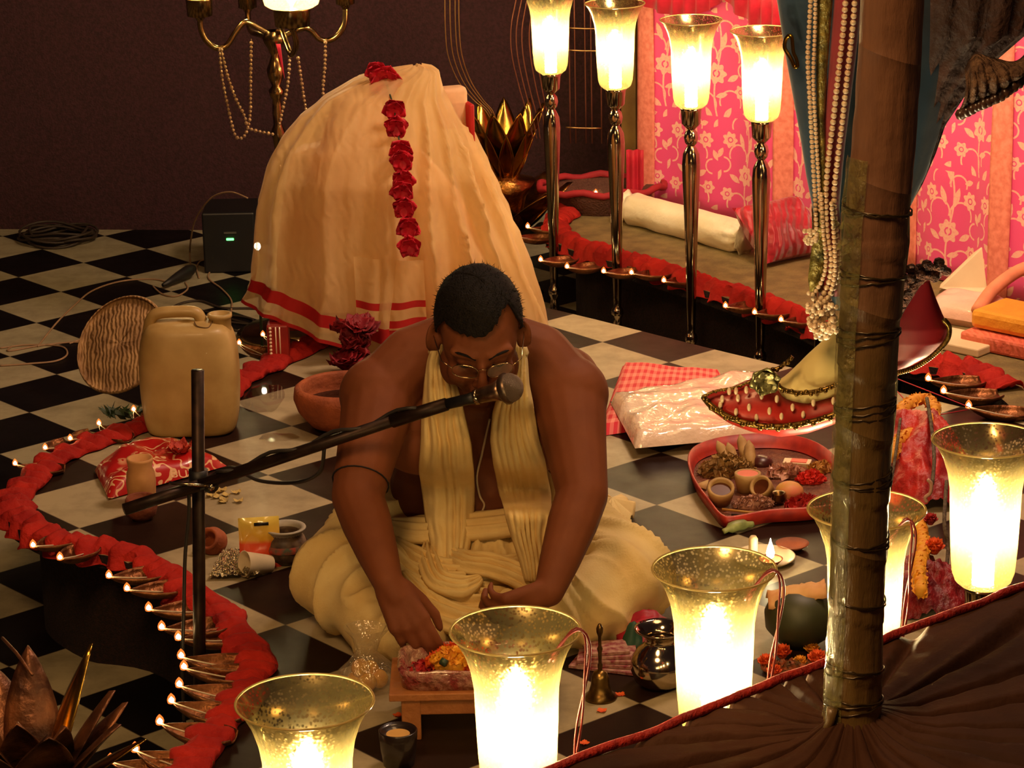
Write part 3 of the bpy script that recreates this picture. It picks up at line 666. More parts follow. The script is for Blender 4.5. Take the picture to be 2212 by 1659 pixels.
# ================================================================ flowers
def bloom(c, r, n=5, layers=1, tilt=None, cup=0.5, seedv=0, ruff=0.2):
    g = G(); R = tilt if tilt is not None else Matrix.Identity(3); c = Vector(c)
    for l in range(layers):
        rl = r * (1 - 0.25 * l)
        for k in range(n):
            a = 2 * PI * (k + 0.5 * l) / n + seedv
            def fn(u, v):
                wdt = math.sin(PI * min(1, v * 0.9 + 0.08)) ** 0.7 * rl * 0.55 * (2 * u - 1)
                rad = v * rl; h = cup * rl * v * v + ruff * rl * nz(u * 3 + k, v * 3, seedv + l) * v + 0.25 * rl * l * v
                return c + R @ Vector((math.cos(a) * rad - math.sin(a) * wdt, math.sin(a) * rad + math.cos(a) * wdt, h))
            g.grid(fn, 5, 5)
    return g
M_hib = mat('hibiscus_red', 'e81838', 0.6, col2='c01030', nscale=30, trans=0.2)
M_stalk = mat('dark_green_stalk', '2c3a1c', 0.7)
gar = thing('flower_garland', 'string of red hibiscus blossoms hanging down the front of the draped idol', 'garland', atY(885, 540, YI - 0.25))
gp = [(832, 172), (852, 235), (856, 272), (866, 322), (868, 345), (872, 388), (868, 412), (874, 447), (882, 490), (884, 530)]
FR = Matrix.Rotation(PI / 2 + 0.2, 3, 'X')
g = G(); g.tube([atY(x, y, yfront(x, y)) for x, y in gp], 0.0022, 5); mesh('string', g, M_stalk, gar)
for k, (x, y) in enumerate(gp):
    big = 0.046 if k == 0 else 0.032
    P = atY(x, y, yfront(x, y) - 0.006); g = bloom(P, big, 5, 2, FR @ Matrix.Rotation(k * 1.3, 3, 'Z'), 0.35, k * 0.7, 0.5)
    if k in (0,): 
        g2 = bloom(P + Vector((-0.022, 0, 0.024)), 0.03, 5, 2, FR, 0.4, 2.1, 0.5); g.add(g2.v, g2.f)
    mesh('blossom', g, M_hib, gar, solid=0.0008)
# red flower heap right of the ribbon end, near the man's shoulder
rp = at(770, 815, HP)
g = G()
for k in range(16):
    a = random.uniform(0, 2 * PI); r_ = random.uniform(0, 0.04); q = bloom(rp + Vector((math.cos(a) * r_, math.sin(a) * r_ * 0.8, 0.02 + 0.115 * k / 15)), 0.038, 5, 2, Matrix.Rotation(random.uniform(-1, 1), 3, 'X') @ Matrix.Rotation(random.uniform(-1, 1), 3, 'Y'), 0.4, k, 0.5); g.add(q.v, q.f)
tag(mesh('hibiscus_heap', g, mat('deep_red_petals', '9c1224', 0.65, col2='6b0a1a', trans=.15), loc=rp, solid=0.0008), 'heap of deep red hibiscus flowers on the stage at the foot of the draped idol', 'flowers', kind='stuff')
# pale crumpled cloth left of the dais
pcx = at(1105, 500, 0.0)
g = G(); g.grid(lambda u, v: pcx + Vector(((u - .5) * 0.26, (v - .5) * 0.2, 0.13 + 0.03 * nz(u * 5, v * 4, 2) + 0.02 * math.sin(u * 16) - 0.26 * max(0, 0.35 - v))), 36, 16)
g.box(pcx + Vector((0.0, 0.03, 0.05)), (0.24, 0.13, 0.10))
tag(mesh('covered_box', g, mat('grey_white_cloth', 'b7b09a', 0.7, col2='7c775f', nscale=18), loc=pcx, solid=0.002), 'box under a crumpled greyish white cloth between draped idol and rear dais', 'box')

# ================================================================ brass lotus with long curved wires
M_brz = mat('aged_brass_leaf', 'b07a3a', 0.3, metal=1.0, col2='5e3a22', nscale=14, bump=0.3, bscale=40)
M_lotus = mat('shiny_brass_leaf', 'd0a040', 0.22, metal=1.0, col2='7a5a30', nscale=10)
def petal(base, a, lean, L_, w_, curl, mtfold=0.25):
    g = G(); d = Vector((math.cos(a), math.sin(a), 0)); e = Vector((-d.y, d.x, 0))
    def fn(u, v):
        wd_ = w_ * (math.sin(PI * (v ** 0.8)) ** 0.8) * (2 * u - 1) if 0 < v < 1 else 0
        out = lean * v + curl * v * v; up_ = math.sqrt(max(0.05, 1 - min(0.9, lean * 0.8) ** 2)) * v - 0.3 * abs(curl) * v ** 3
        return Vector(base) + d * (L_ * out - abs(2 * u - 1) ** 2 * w_ * mtfold * -1) + e * wd_ + Vector((0, 0, L_ * up_))
    g.grid(fn, 9, 14); return g
lb = at(1095, 440, HP); lb = Vector((lb.x, 8.5, 0.0))
lot = thing('brass_lotus', 'large brass lotus of upright pointed petals behind the idol at the top centre', 'ornament', lb)
g = G(); g.lathe(lb, [(0.02, 0), (0.09, 0.0), (0.11, 0.02), (0.05, 0.10), (0.035, 0.22), (0.06, 0.33), (0.09, 0.38), (0.02, 0.40)], 28); mesh('base', g, M_brz, lot)
for k in range(9):
    a = 2 * PI * k / 9 + 0.2; mesh('petal', petal(lb + Vector((0, 0, 0.36)), a, 0.38, 0.27, 0.045, 0.05), M_lotus, lot, solid=0.002)
for k in range(7):
    a = 2 * PI * k / 7; mesh('petal', petal(lb + Vector((0, 0, 0.20)), a, 0.75, 0.22, 0.07, 0.1), M_brz, lot, solid=0.002)
M_wirec = mat('brass_wire', 'b08a55', 0.35, metal=1.0)
def wirepx(name, pts, Y, r, mt, parent, n=8):
    g = G(); g.tube(catmull([atY(x, y, Y if not isinstance(Y, (list, tuple)) else Y[i]) for i, (x, y) in enumerate(pts)], n), r, 6); return mesh(name, g, mt, parent)
for k, dx in enumerate((0, 11, 22, 30)):
    wirepx('curved_wire', [(961 + dx, -15), (962 + dx, 60), (968 + dx, 120), (990 + dx * 0.9, 175), (1022 + dx * 0.7, 215), (1048 + dx * 0.5, 238), (1062 + dx * .35, 262)], 8.5, 0.0018, M_wirec, lot)
for k, dx in enumerate((0, 12, 24, 40, 54)):
    wirepx('curved_wire', [(1118 + dx, -15), (1104 + dx * 1.0, 60), (1106 + dx, 120), (1122 + dx * 0.9, 190), (1140 + dx * 0.8, 250), (1152 + dx * .6, 300)], 8.45, 0.0020, mat('dull_copper_wire', '7a4a38', 0.5, metal=0.8), lot)
# wire rack seen between the first two stands
rk = atY(1262, 300, 8.62); rack = thing('wire_rack', 'dim brass wire rack standing between the first and second lamp stand', 'rack', (rk.x, 8.62, HP))
for x in (1228, 1240, 1262, 1275, 1296): wirepx('rod', [(x, -15), (x + 2, 130), (x + 4, 310)], 8.62, 0.0022, mat('dull_copper_wire', '7a4a38', 0.5), rack, 2)
for y in (60, 108, 275): wirepx('crossbar', [(1222, y), (1262, y + 2), (1300, y + 2)], 8.62, 0.003, M_wirec, rack, 2)
# low red edged basket on the dais behind the second stand
bk = Vector((at(1290, 380, HP).x, 8.5, HP)); g = G(); g.lathe(bk, [(0.10, 0), (0.13, 0.05), (0.135, 0.07), (0.12, 0.068), (0.095, 0.02), (0.0, 0.018)], 32, sx=1.2)
tag(mesh('cane_basket', g, mat('dark_cane', '5a3424', 0.8, bump=.6, bscale=140), loc=bk), 'shallow dark cane basket on the dais behind the second lamp stand', 'basket')
g = G(); g.tube([bk + Vector((0.16 * math.cos(a) * 1.2, 0.13 * math.sin(a), 0.075 + 0.006 * math.sin(a * 9))) for a in [2 * PI * k / 40 for k in range(40)]], 0.011, 8, closed=True)
tag(mesh('red_cloth_rim', g, mat('dim_red_roll', '9c1a24', 0.8), loc=bk), 'red cloth roll around the rim of the cane basket', 'cloth')

# ================================================================ candelabra at the top left
YC = 8.15
cx_ = atY(597, 200, YC).x
can = thing('candelabra', 'tall branched candelabra with hanging crystal bead chains at the top left', 'candelabra', (cx_, YC, 0))
M_smoke = mat('aged_silver', 'a8885a', 0.22, metal=1.0, col2='6e563a', nscale=9)
def Cz(py): return atY(597, py, YC).z
g = G(); zt = Cz(85)
g.lathe((cx_, YC, 0), [(0.0, 0), (0.14, 0), (0.15, 0.012), (0.12, 0.03), (0.05, 0.05), (0.022, 0.09), (0.016, 0.14)], 32); mesh('base', g, M_smoke, can)
g = G(); prof = [(0.016, 0.14), (0.014, 0.5)]
for py, r in ((400, 10), (330, 9), (300, 12), (285, 16), (268, 9), (245, 11), (228, 10), (215, 9), (205, 15), (195, 17), (185, 9), (165, 17), (150, 19), (135, 13), (120, 8), (105, 14), (92, 22), (80, 26), (66, 18)): prof.append((r / 745, Cz(py)))
g.lathe((cx_, YC, 0), prof, 24); mesh('stem', g, M_smoke, can)
M_cry = mat('crystal_bead', 'cfae84', 0.12, metal=0.6, col2='8a6848', nscale=200)
def arm(ptsxy, dy, shade_px, shade_w, full):
    pts = [atY(x, y, YC + dy * k / (len(ptsxy) - 1)) for k, (x, y) in enumerate(ptsxy)]
    g = G(); g.tube(catmull(pts, 8), 0.0085, 10); mesh('arm', g, M_smoke, can)
    b = pts[-1]; g = G(); r = shade_w / 2 / 745
    g.lathe(b, [(0.009, -0.01), (0.014, 0.0), (r * 0.62, 0.006), (r * 0.66, 0.052), (r * 0.7, 0.058), (0, 0.058)], 24); mesh('socket', g, M_smoke, can)
    z0 = 0.0585
    g = G(); g.lathe(b, [(0.0, z0), (r * 0.8, z0), (r * 0.95, z0 + 0.008), (r, z0 + 0.022), (r * 1.04, z0 + 0.1), (r * 1.1, z0 + 0.16), (r * 1.5, z0 + 0.22)], 36); mesh('glass_shade', g, M_merc, can)
    g = G(); g.lathe(b, [(0.002, z0 + 0.002), (0.013, z0 + 0.02), (0.014, z0 + 0.06), (0.008, z0 + 0.09), (0.0003, z0 + 0.11)], 14); mesh('bulb', g, M_bulb, can)
    return pts
A1 = arm([(590, 80), (558, 60), (530, 48), (510, 68), (490, 98), (468, 104), (446, 88), (434, 62), (432, 38)], -0.05, 0, 88, 1)
A2 = arm([(598, 80), (606, 62), (618, 92), (630, 118), (640, 96), (632, 60)], -0.28, 0, 118, 1)
A3 = arm([(604, 84), (650, 62), (672, 66), (690, 84), (708, 88), (730, 76), (744, 50), (746, 12)], 0.03, 0, 66, 1)
A4 = arm([(592, 84), (560, 74), (545, 70), (538, 56), (535, 20)], 0.22, 0, 66, 1)
def beads(path, r=0.0052, step=0.0125):
    Q = catmull(path, 12); L = [0]
    for i in range(1, len(Q)): L.append(L[-1] + (Q[i] - Q[i - 1]).length)
    g = G(); n = int(L[-1] / step)
    for k in range(n + 1):
        l = min(L[-1], k * step); g.ball([interp(L, [q[a] for q in Q], l) for a in range(3)], r * (1 if k % 3 else 1.2), 8)
    g.tube(Q, r * 0.2, 4); return g
def chain(pts, dY=-0.08, parent=can, r=0.0052):
    mesh('bead_chain', beads([atY(x, y, YC + dY) for x, y in pts], r), M_cry, parent)
chain([(474, 108), (480, 170), (492, 230), (505, 285), (516, 299), (530, 290), (540, 250), (541, 180), (543, 84)])
chain([(478, 108), (492, 165), (510, 215), (528, 250), (536, 275), (560, 284), (590, 290)])
chain([(626, 122), (622, 180), (612, 230), (602, 275)]); chain([(644, 126), (652, 180), (657, 215), (665, 260)]); chain([(703, 92), (702, 140), (698, 190), (700, 240)])
g = G(); g.grid(lambda u, v: atY(597 + 4 + v * 14 + (u - .5) * 10 * (1 - v), 95 + v * 75, YC - 0.04), 4, 8); mesh('red_ribbon', g, M_val, can, solid=0.002)
tag(can, 'tall branched candelabra with hanging crystal bead chains and glowing glass shades at the top left', 'candelabra')

# ================================================================ inverter box, cables, tools on the hall floor
bx = at(495, 590, 0.0); bw = 0.16
box = thing('amplifier', 'black equipment box with green lit display standing behind the draped idol', 'speaker', bx + Vector((0.02, .09, 0)))
zt_ = atY(490, 460, bx.y).z
g = G(); g.box((bx.x + 0.005, bx.y + 0.1, zt_ / 2), (0.17, 0.2, zt_)); body = mesh('housing', g, mat('black_plastic', '0f0e10', 0.5), box, smooth=False, bevel=0.006)
pd = atY(497, 517, bx.y - 0.002); g = G(); g.box(pd, (0.024, 0.003, 0.008)); mesh('display', g, emat('green_display', (0.08, 1.0, 0.12), 5.0), box, smooth=False, bevel=0.002)
pd2 = atY(497, 503, bx.y - 0.002); g = G(); g.box(pd2, (0.04, 0.003, 0.006)); mesh('label_strip', g, mat('grey_strip', '4a4a44', 0.6), box, smooth=False)
wl_ = atY(556, 532, 7.35); lampw = thing('small_bulb', 'small bare white bulb shining beside the left edge of the draped idol', 'light bulb', (wl_.x, wl_.y, 0))
g = G(); g.ball(wl_, 0.0085, 14, squash=(1, 1, 1.3)); mesh('bulb', g, emat('white_bulb', (1.0, 0.86, 0.62), 60.0), lampw)
g = G(); g.tube([(wl_.x, wl_.y, 0.0), (wl_.x, wl_.y, wl_.z - 0.01)], 0.004, 8); mesh('stem', g, M_stalk, lampw)
M_cab = mat('beige_cable', '9a7a5a', 0.6); M_cabd = mat('dark_cable', '35291e', 0.6)
def cable(pts, lab, r=0.003, mt=None, z=0.0, zz=None):
    P = [at(x, y, z + r + (zz[i] if zz else 0)) for i, (x, y) in enumerate(pts)]
    g = G(); g.tube(catmull(P, 8), r, 6); return tag(mesh('cable', g, mt or M_cab, loc=P[0]), lab, 'cable', 'loose cables on the hall floor')
cable([(0, 752), (60, 745), (130, 748), (145, 765), (120, 780), (60, 786), (0, 790)], 'beige cable bending back in a hairpin at the left frame edge')
cable([(82, 748), (120, 700), (160, 660), (200, 628), (260, 608), (330, 603), (370, 612)], 'long beige cable arching from the hairpin up to the black tool')
cable([(25, 748), (20, 758), (90, 746), (180, 740), (260, 765), (310, 768)], 'thin beige cable running towards the jerrycan')
cable([(150, 742), (200, 725), (250, 710), (330, 706), (380, 700)], 'beige cable crossing the white tile left of the jerrycan')
cable([(330, 618), (350, 635), (380, 640), (405, 625), (400, 610)], 'small beige cable loop under the black tool')
cable([(240, 672), (280, 690), (330, 700), (300, 705), (230, 705), (222, 690), (260, 682), (320, 690)], 'beige cable coil left behind the jerrycan')
cable([(295, 730), (275, 710), (278, 680), (300, 668), (330, 676), (345, 690)], 'round beige cable loop above the jerrycan handle')
cable([(430, 600), (425, 580), (432, 565), (448, 562), (460, 575), (450, 600), (480, 625), (500, 650), (498, 680)], 'thin cable curling in front of the black equipment box')
cable([(345, 690), (380, 660), (430, 650), (480, 665), (560, 668), (620, 690)], 'dark cable behind the jerrycan spout', 0.004, M_cabd)
cable([(350, 690), (420, 670), (500, 690), (560, 710), (520, 735), (450, 715), (360, 700), (420, 688), (540, 700), (580, 690)], 'tangled dark cable under the drape hem', 0.004, M_cabd)
cable([(360, 705), (440, 695), (520, 715), (545, 690), (470, 680), (400, 690)], 'second tangled dark cable under the drape hem', 0.004, M_cabd)
P = [at(412, 575, 0.003), at(410, 545, 0.02), atY(412, 520, 8.9), atY(420, 480, 8.8), atY(440, 445, 8.7), atY(465, 422, 8.65), atY(500, 415, 8.6), atY(535, 428, 8.55)]
g = G(); g.tube(catmull(P, 8), 0.0028, 6); tag(mesh('cable', g, M_cab, loc=P[0]), 'beige cable rising in an arch to the top of the black equipment box', 'cable')
# coil at the wall
cc = at(140, 497, 0.0); g = G(); pts = []
for k in range(150):
    a = k / 150 * 2 * PI * 6; r_ = 0.115 + 0.022 * math.sin(a * 1.7); pts.append(cc + Vector((math.cos(a) * r_, -0.14 + math.sin(a) * r_ * 0.9, 0.008 + 0.003 * k / 15 + 0.008 * math.sin(a * 2.3))))
g.tube(pts, 0.0045, 6); tag(mesh('cable_coil', g, M_cabd, loc=cc + Vector((0, -.14, 0))), 'coil of cable lying on the floor against the dark back wall', 'cable')
# black hand tool
ta = at(352, 616, 0.018); tb = at(417, 580, 0.03); g = G(); g.tube([ta, ta.lerp(tb, 0.25), ta.lerp(tb, 0.5), ta.lerp(tb, 0.85), tb], [0.006, 0.011, 0.016, 0.02, 0.014], 14)
tag(mesh('torch', g, mat('black_rubber', '1b1816', 0.5), loc=(ta + tb) / 2 - Vector((0, 0, .024))), 'tapered black torch lying on the white floor tile left of the equipment box', 'torch')
# ================================================================ the seated man
def cap(g, a, b, ra, rb, n=14, m=5):
    """tapered capsule"""
    a = Vector(a); b = Vector(b); d = b - a; L = d.length
    if L < 1e-6: g.ball(a, ra, n); return
    d.normalize(); q = d.to_track_quat('Z', 'Y').to_matrix(); prof = []
    for k in range(m + 1):
        t = -PI / 2 + PI / 2 * k / m; prof.append((max(1e-4, ra * math.cos(t)), ra * math.sin(t)))
    for k in range(m + 1):
        t = PI / 2 * k / m; prof.append((max(1e-4, rb * math.cos(t)), L + rb * math.sin(t)))
    g.lathe(a, prof, n, M=q, cap0=True, cap1=True)
def chainc(g, pts, rs, n=14):
    for i in range(len(pts) - 1): cap(g, pts[i], pts[i + 1], rs[i], rs[i + 1], n)
def ell(g, c, r3, R=None, n=22):
    g.ball(c, 1.0, n, M=(R or Matrix.Identity(3)) @ Matrix.Diagonal(Vector(r3)))
def remeshed(name, g, mats, parent, voxel, smooth=4, fac=0.5, disp=None):
    L = ORG[parent.name]
    me = bpy.data.meshes.new('t'); me.from_pydata([v - L for v in g.v], [], g.f)
    o = bpy.data.objects.new('t', me); COL.objects.link(o)
    md = o.modifiers.new('r', 'REMESH'); md.mode = 'VOXEL'; md.voxel_size = voxel; md.adaptivity = 0
    sm = o.modifiers.new('s', 'SMOOTH'); sm.iterations = smooth; sm.factor = fac
    dg = bpy.context.evaluated_depsgraph_get(); ev = o.evaluated_get(dg); m2 = bpy.data.meshes.new_from_object(ev, depsgraph=dg)
    bpy.data.objects.remove(o); bpy.data.meshes.remove(me)
    m2.name = name; m2.materials.clear()
    if disp:
        nr = [v.normal.copy() for v in m2.vertices]
        for v, q in zip(m2.vertices, nr): v.co += q * disp(v.co + L, q)
        m2.update()
    return link(name, m2, mats, parent)
M_skin = None
def skin():
    m, t = newmat('brown_skin'); pos = t.n('TexCoord').outputs['Object']
    nn = t.n('TexNoise', {'Vector': pos, 'Scale': 14.0, 'Detail': 4.0}).outputs[0]
    base = t.mixc(nn, lin('804829'), lin('64341a'))
    p = t.n('BsdfPrincipled', {'Base Color': base, 'Roughness': 0.68, 'Subsurface Weight': 0.06, 'Specular IOR Level': 0.25})
    p.inputs['Subsurface Radius'].default_value = (0.02, 0.008, 0.004)
    b = t.n('TexNoise', {'Vector': pos, 'Scale': 400.0}).outputs[0]
    t.t.links.new(t.n('Bump', {'Strength': 0.08, 'Distance': 0.002, 'Height': b}).outputs[0], p.inputs['Normal'])
    t.fin(p.outputs[0]); return m
M_skin = skin()
XM = atY(1035, 1000, 5.35).x
man = thing('person', 'x', 'person', (XM, 5.5, HP))
tag(man, 'bare chested man in cream dhoti sitting cross legged and bending over the microphone', 'person')
g = G()
# joints anchored on the photo, with depth
shL = atY(820, 858, 5.15); shR = atY(1228, 856, 5.15)
elL = atY(772, 1072, 4.97); elR = atY(1258, 1068, 4.98)
wrL = atY(838, 1258, 4.80); wrR = atY(1186, 1278, 4.84)
neck = atY(1033, 815, 5.16)
def at3(px, py, Y): return atY(px, py, Y)
# torso
ell(g, (XM, 5.50, 0.43), (0.185, 0.15, 0.15)); ell(g, (XM, 5.37, 0.50), (0.182, 0.165, 0.135)); ell(g, (XM, 5.36, 0.60), (0.175, 0.14, 0.13))
ell(g, (XM, 5.30, 0.70), (0.180, 0.12, 0.13)); ell(g, (XM, 5.25, 0.775), (0.175, 0.095, 0.09))
for s, sh in ((-1, shL), (1, shR)):
    ell(g, (XM + s * 0.105, 5.165, 0.655), (0.082, 0.055, 0.062)); ell(g, (XM + s * 0.11, 5.175, 0.70), (0.085, 0.06, 0.07))
    chainc(g, [(XM + s * 0.04, 5.20, 0.845), (XM + s * 0.12, 5.19, 0.815), sh], [0.062, 0.066, 0.070])       # trapezius
    cap(g, (XM + s * .15, 5.27, .66), (XM + s * .17, 5.21, .76), .07, .07)
chainc(g, [(XM, 5.22, 0.80), (XM, 5.13, 0.86), (XM, 5.09, 0.905)], [0.085, 0.066, 0.062])
# arms
for sh, el, wr in ((shL, elL, wrL), (shR, elR, wrR)):
    m1 = sh.lerp(el, 0.45) + Vector((0, -0.004, 0)); chainc(g, [sh, m1, el], [0.074, 0.061, 0.049])
    s = -1 if sh.x < XM else 1
    m2 = el.lerp(wr, 0.3); chainc(g, [el, m2, el.lerp(wr, .7), wr], [0.049, 0.0475, 0.038, 0.0285])
    ell(g, sh + Vector((s * 0.004, 0, 0.004)), (0.074, 0.072, 0.074))
# hands -----------------------------------------------------------
def hand(g, wr, dirv, side, palmn, curl, S=1.0, thumbout=0.7):
    """dirv: wrist to knuckles; side: towards the thumb; palmn: out of the palm"""
    d = Vector(dirv).normalized(); sd = (Vector(side) - d * Vector(side).dot(d)).normalized(); pn = d.cross(sd); pn = pn if pn.dot(Vector(palmn)) > 0 else -pn
    for k, off in enumerate((0.028, 0.010, -0.009, -0.027)):
        kn = wr + d * (0.088, 0.092, 0.088, 0.080)[k] * S + sd * off * S
        cap(g, wr + sd * off * 0.55 * S + d * 0.012 * S, kn, 0.0165 * S, 0.0125 * S, 10)
        ln = (0.074, 0.082, 0.076, 0.060)[k] * S; r = (0.0092, 0.0094, 0.009, 0.0082)[k] * S; p = kn; a = curl[k][0]
        for j, fr in enumerate((0.44, 0.31, 0.25)):
            dd = (d * math.cos(a) + pn * math.sin(a) + sd * (off * 1.6)).normalized(); q = p + dd * ln * fr
            cap(g, p, q, r * (1.08 - 0.1 * j), r * (1.0 - 0.1 * j), 10); p = q; a += curl[k][1]
    b = wr + d * 0.022 * S + sd * 0.022 * S + pn * 0.006 * S; c = b + (d * 0.6 + sd * thumbout + pn * 0.45).normalized() * 0.045 * S
    e = c + (d * 0.85 + sd * 0.25 + pn * 0.45).normalized() * 0.032 * S; f = e + (d * 0.9 - sd * 0.15 + pn * 0.4).normalized() * 0.026 * S
    cap(g, b, c, 0.0165 * S, 0.0125 * S, 10); cap(g, c, e, 0.0115 * S, 0.0102 * S, 10); cap(g, e, f, 0.0100 * S, 0.0082 * S, 10)
    cap(g, wr, wr + d * 0.03, 0.027 * S, 0.024 * S, 12)
knL = atY(866, 1312, 4.775)
hand(g, wrL, knL - wrL, (1, 0.12, 0.35), (0.25, 0.9, -0.5), [(0.25, 0.35), (0.35, 0.38), (0.5, 0.42), (0.65, 0.45)], 1.02, 0.3)
knR = atY(1122, 1306, 4.83)
hand(g, wrR, knR - wrR, (0.0, 0.3, -1.0), (-0.1, 0.9, -0.3), [(0.7, 0.6), (0.75, 0.6), (0.8, 0.6), (0.85, 0.6)], 0.98, 0.2)
# head -------------------------------------------------------------
HCt = atY(1034, 722, 5.02)
HT = Matrix.Rotation(math.radians(-2), 3, 'Y') @ Matrix.Rotation(math.radians(4), 3, 'Z') @ Matrix.Rotation(math.radians(24), 3, 'X')
HT = Matrix.Rotation(math.radians(4), 3, 'Z') @ Matrix.Rotation(math.radians(24), 3, 'X')
def hp(x, y, z): return HCt + HT @ Vector((x, y, z))      # head frame: -y is the face, z up; metres
def hell(c, r, R=None): ell(g, hp(*c), r, HT @ (R or Matrix.Identity(3)), 24)
hell((0, 0.018, 0.035), (0.077, 0.095, 0.083)); hell((0, -0.018, 0.012), (0.070, 0.075, 0.085)); hell((0, -0.03, -0.045), (0.058, 0.055, 0.062))
hell((0, -0.052, -0.088), (0.034, 0.030, 0.026)); hell((0, -0.012, -0.075), (0.055, 0.05, 0.035))      # chin, jaw
for s in (-1, 1):
    hell((s * 0.036, -0.062, -0.034), (0.027, 0.024, 0.026)); hell((s * 0.052, -0.02, -0.055), (0.022, 0.04, 0.035))      # cheeks
    cap(g, hp(s * 0.014, -0.0905, 0.024), hp(s * 0.050, -0.076, 0.026), 0.0085, 0.0095)                                          # brow ridge
    hell((s * 0.011, -0.098, -0.037), (0.009, 0.010, 0.008))                                                                  # nostril wing
    hell((s * 0.0325, -0.0785, 0.006), (0.0145, 0.011, 0.0085))                                                                 # closed lids
    # ear
    hell((s * 0.086, 0.010, -0.010), (0.0075, 0.022, 0.033), Matrix.Rotation(s * 0.55, 3, 'Z')); hell((s * 0.079, 0.002, -0.018), (0.009, 0.013, 0.02))
cap(g, hp(0, -0.087, 0.016), hp(0, -0.113, -0.027), 0.0075, 0.0105); hell((0, -0.112, -0.031), (0.0125, 0.012, 0.0105))
cap(g, hp(-0.018, -0.088, -0.060), hp(0.018, -0.088, -0.060), 0.0058, 0.0058); cap(g, hp(-0.015, -0.085, -0.070), hp(0.015, -0.085, -0.070), 0.0066, 0.0066)
cap(g, hp(0, 0.04, -0.06), neck + Vector((0, 0.02, 0)), 0.058, 0.066)
body = remeshed('body', g, M_skin, man, 0.0042, 8, 0.5)
# hair: follows the skull, short, ragged hairline
hg = G(); nu, nv = 72, 34
def hairfn(u, v):
    th = 2 * PI * u; fx = math.sin(th); fy = -math.cos(th)          # th=0 faces front
    front = max(0.0, math.cos(th)); side = abs(math.sin(th))
    lowz = 0.068 - 0.012 * fx * 1.0 if math.cos(th) > 0.45 else lerp(0.06, -0.045 if math.cos(th) < -0.2 else -0.018, min(1, (0.45 - math.cos(th)) / 0.5))
    if math.cos(th) > 0.45: lowz = 0.064 + 0.030 * max(0, min(1, (fx - 0.05) / 0.6)) + 0.002 * math.sin(th * 40)
    ztop_ = 0.124; z = ztop_ + (lowz - ztop_) * v ** 1.25
    zz = (z - 0.035) / 0.089; rad = math.sqrt(max(0.0, 1 - min(1, zz * zz)))
    rx, ry = 0.0795, 0.1005
    if z < 0.035: rad = 1.0 - 0.10 * ((0.035 - z) / 0.08) ** 2
    rag = 0.0022 * nz(fx * 30, fy * 30, z * 120) + 0.0012 * nz(fx * 80, fy * 80, z * 60)
    k = 1 + rag / 0.09 + (0.03 if v < 0.99 else -0.02)
    return hp(fx * rx * rad * k, 0.014 + fy * ry * rad * k - 0.004 * front, z + 0.004 * nz(fx * 12, fy * 12, 2) * (1 - v))
hg.grid(hairfn, nu, nv, closeu=True)
M_hair = mat('black_hair', '0b0807', 0.75, col2='16100c', nscale=200, bump=0.8, bscale=350, dist=0.004, spec=0.2)
hair = mesh('hair', hg, M_hair, man)
sp = G()
for k in range(700):
    u = random.random(); v = random.uniform(0.0, 1.0) ** 0.8; a = hairfn(u, v); n_ = (a - hp(0, 0.01, 0.03)).normalized(); d = (n_ + Vector((random.uniform(-.6, .6), random.uniform(-1.0, .2), random.uniform(-.6, .2)))).normalized()
    l = random.uniform(0.003, 0.008); e = n_.orthogonal().normalized() * 0.0009; tip = a + n_ * l * 0.3 + d * l
    sp.add([a - e, a + e, tip], [(0, 1, 2)])
mesh('hair_tuft', sp, M_hair, hair)
# eyebrows
for s in (-1, 1):
    g = G(); g.tube(catmull([hp(s * 0.012, -0.0975, 0.021), hp(s * 0.028, -0.0935, 0.029), hp(s * 0.044, -0.0865, 0.031), hp(s * 0.056, -0.076, 0.027)], 5), [0.0018] * 5 + [0.0026] * 6 + [0.0014] * 5, 6, flat=0.6); mesh('eyebrow', g, M_hair, man)
    g = G(); g.tube(catmull([hp(s * 0.019, -0.0885, 0.002), hp(s * 0.032, -0.0905, -0.001), hp(s * 0.046, -0.0845, 0.003)], 5), 0.0013, 5); mesh('eyelash', g, M_hair, man)
g = G(); g.tube(catmull([hp(-0.022, -0.0905, -0.0655), hp(0, -0.0965, -0.0645), hp(0.022, -0.0905, -0.0655)], 6), 0.0015, 5); mesh('mouth_line', g, mat('dark_lip', '3a1812', 0.6), man)
# spectacles
sg_ = G()
for s in (-1, 1):
    c = Vector((s * 0.032, -0.103, 0.000)); pts = []
    for k in range(28):
        a = 2 * PI * k / 28; x = 0.0235 * abs(math.cos(a)) ** 0.8 * (1 if math.cos(a) > 0 else -1); z = 0.0145 * abs(math.sin(a)) ** 0.8 * (1 if math.sin(a) > 0 else -1)
        pts.append(hp(c.x + x, c.y + 0.006 * (x * s / 0.0235), c.z + z))
    sg_.tube(pts, 0.0009, 6, closed=True)
    sg_.tube([hp(s * 0.0555, -0.098, 0.006), hp(s * 0.073, -0.080, 0.007), hp(s * 0.083, -0.01, 0.004), hp(s * 0.084, 0.01, 0.0)], 0.001, 6)
sg_.tube(catmull([hp(-0.0085, -0.106, 0.004), hp(0, -0.109, 0.008), hp(0.0085, -0.106, 0.004)], 4), 0.0009, 6)
spec = mesh('spectacles', sg_, mat('gold_wire_frame', 'd8c090', 0.15, metal=1.0), man)
def lensmat():
    m, t = newmat('lens_glass'); t.fin(t.n('MixShader', {0: 0.08, 1: t.n('BsdfTransparent').outputs[0], 2: t.n('BsdfGlossy', {'Roughness': 0.03}).outputs[0]}).outputs[0]); return m
ML = lensmat()
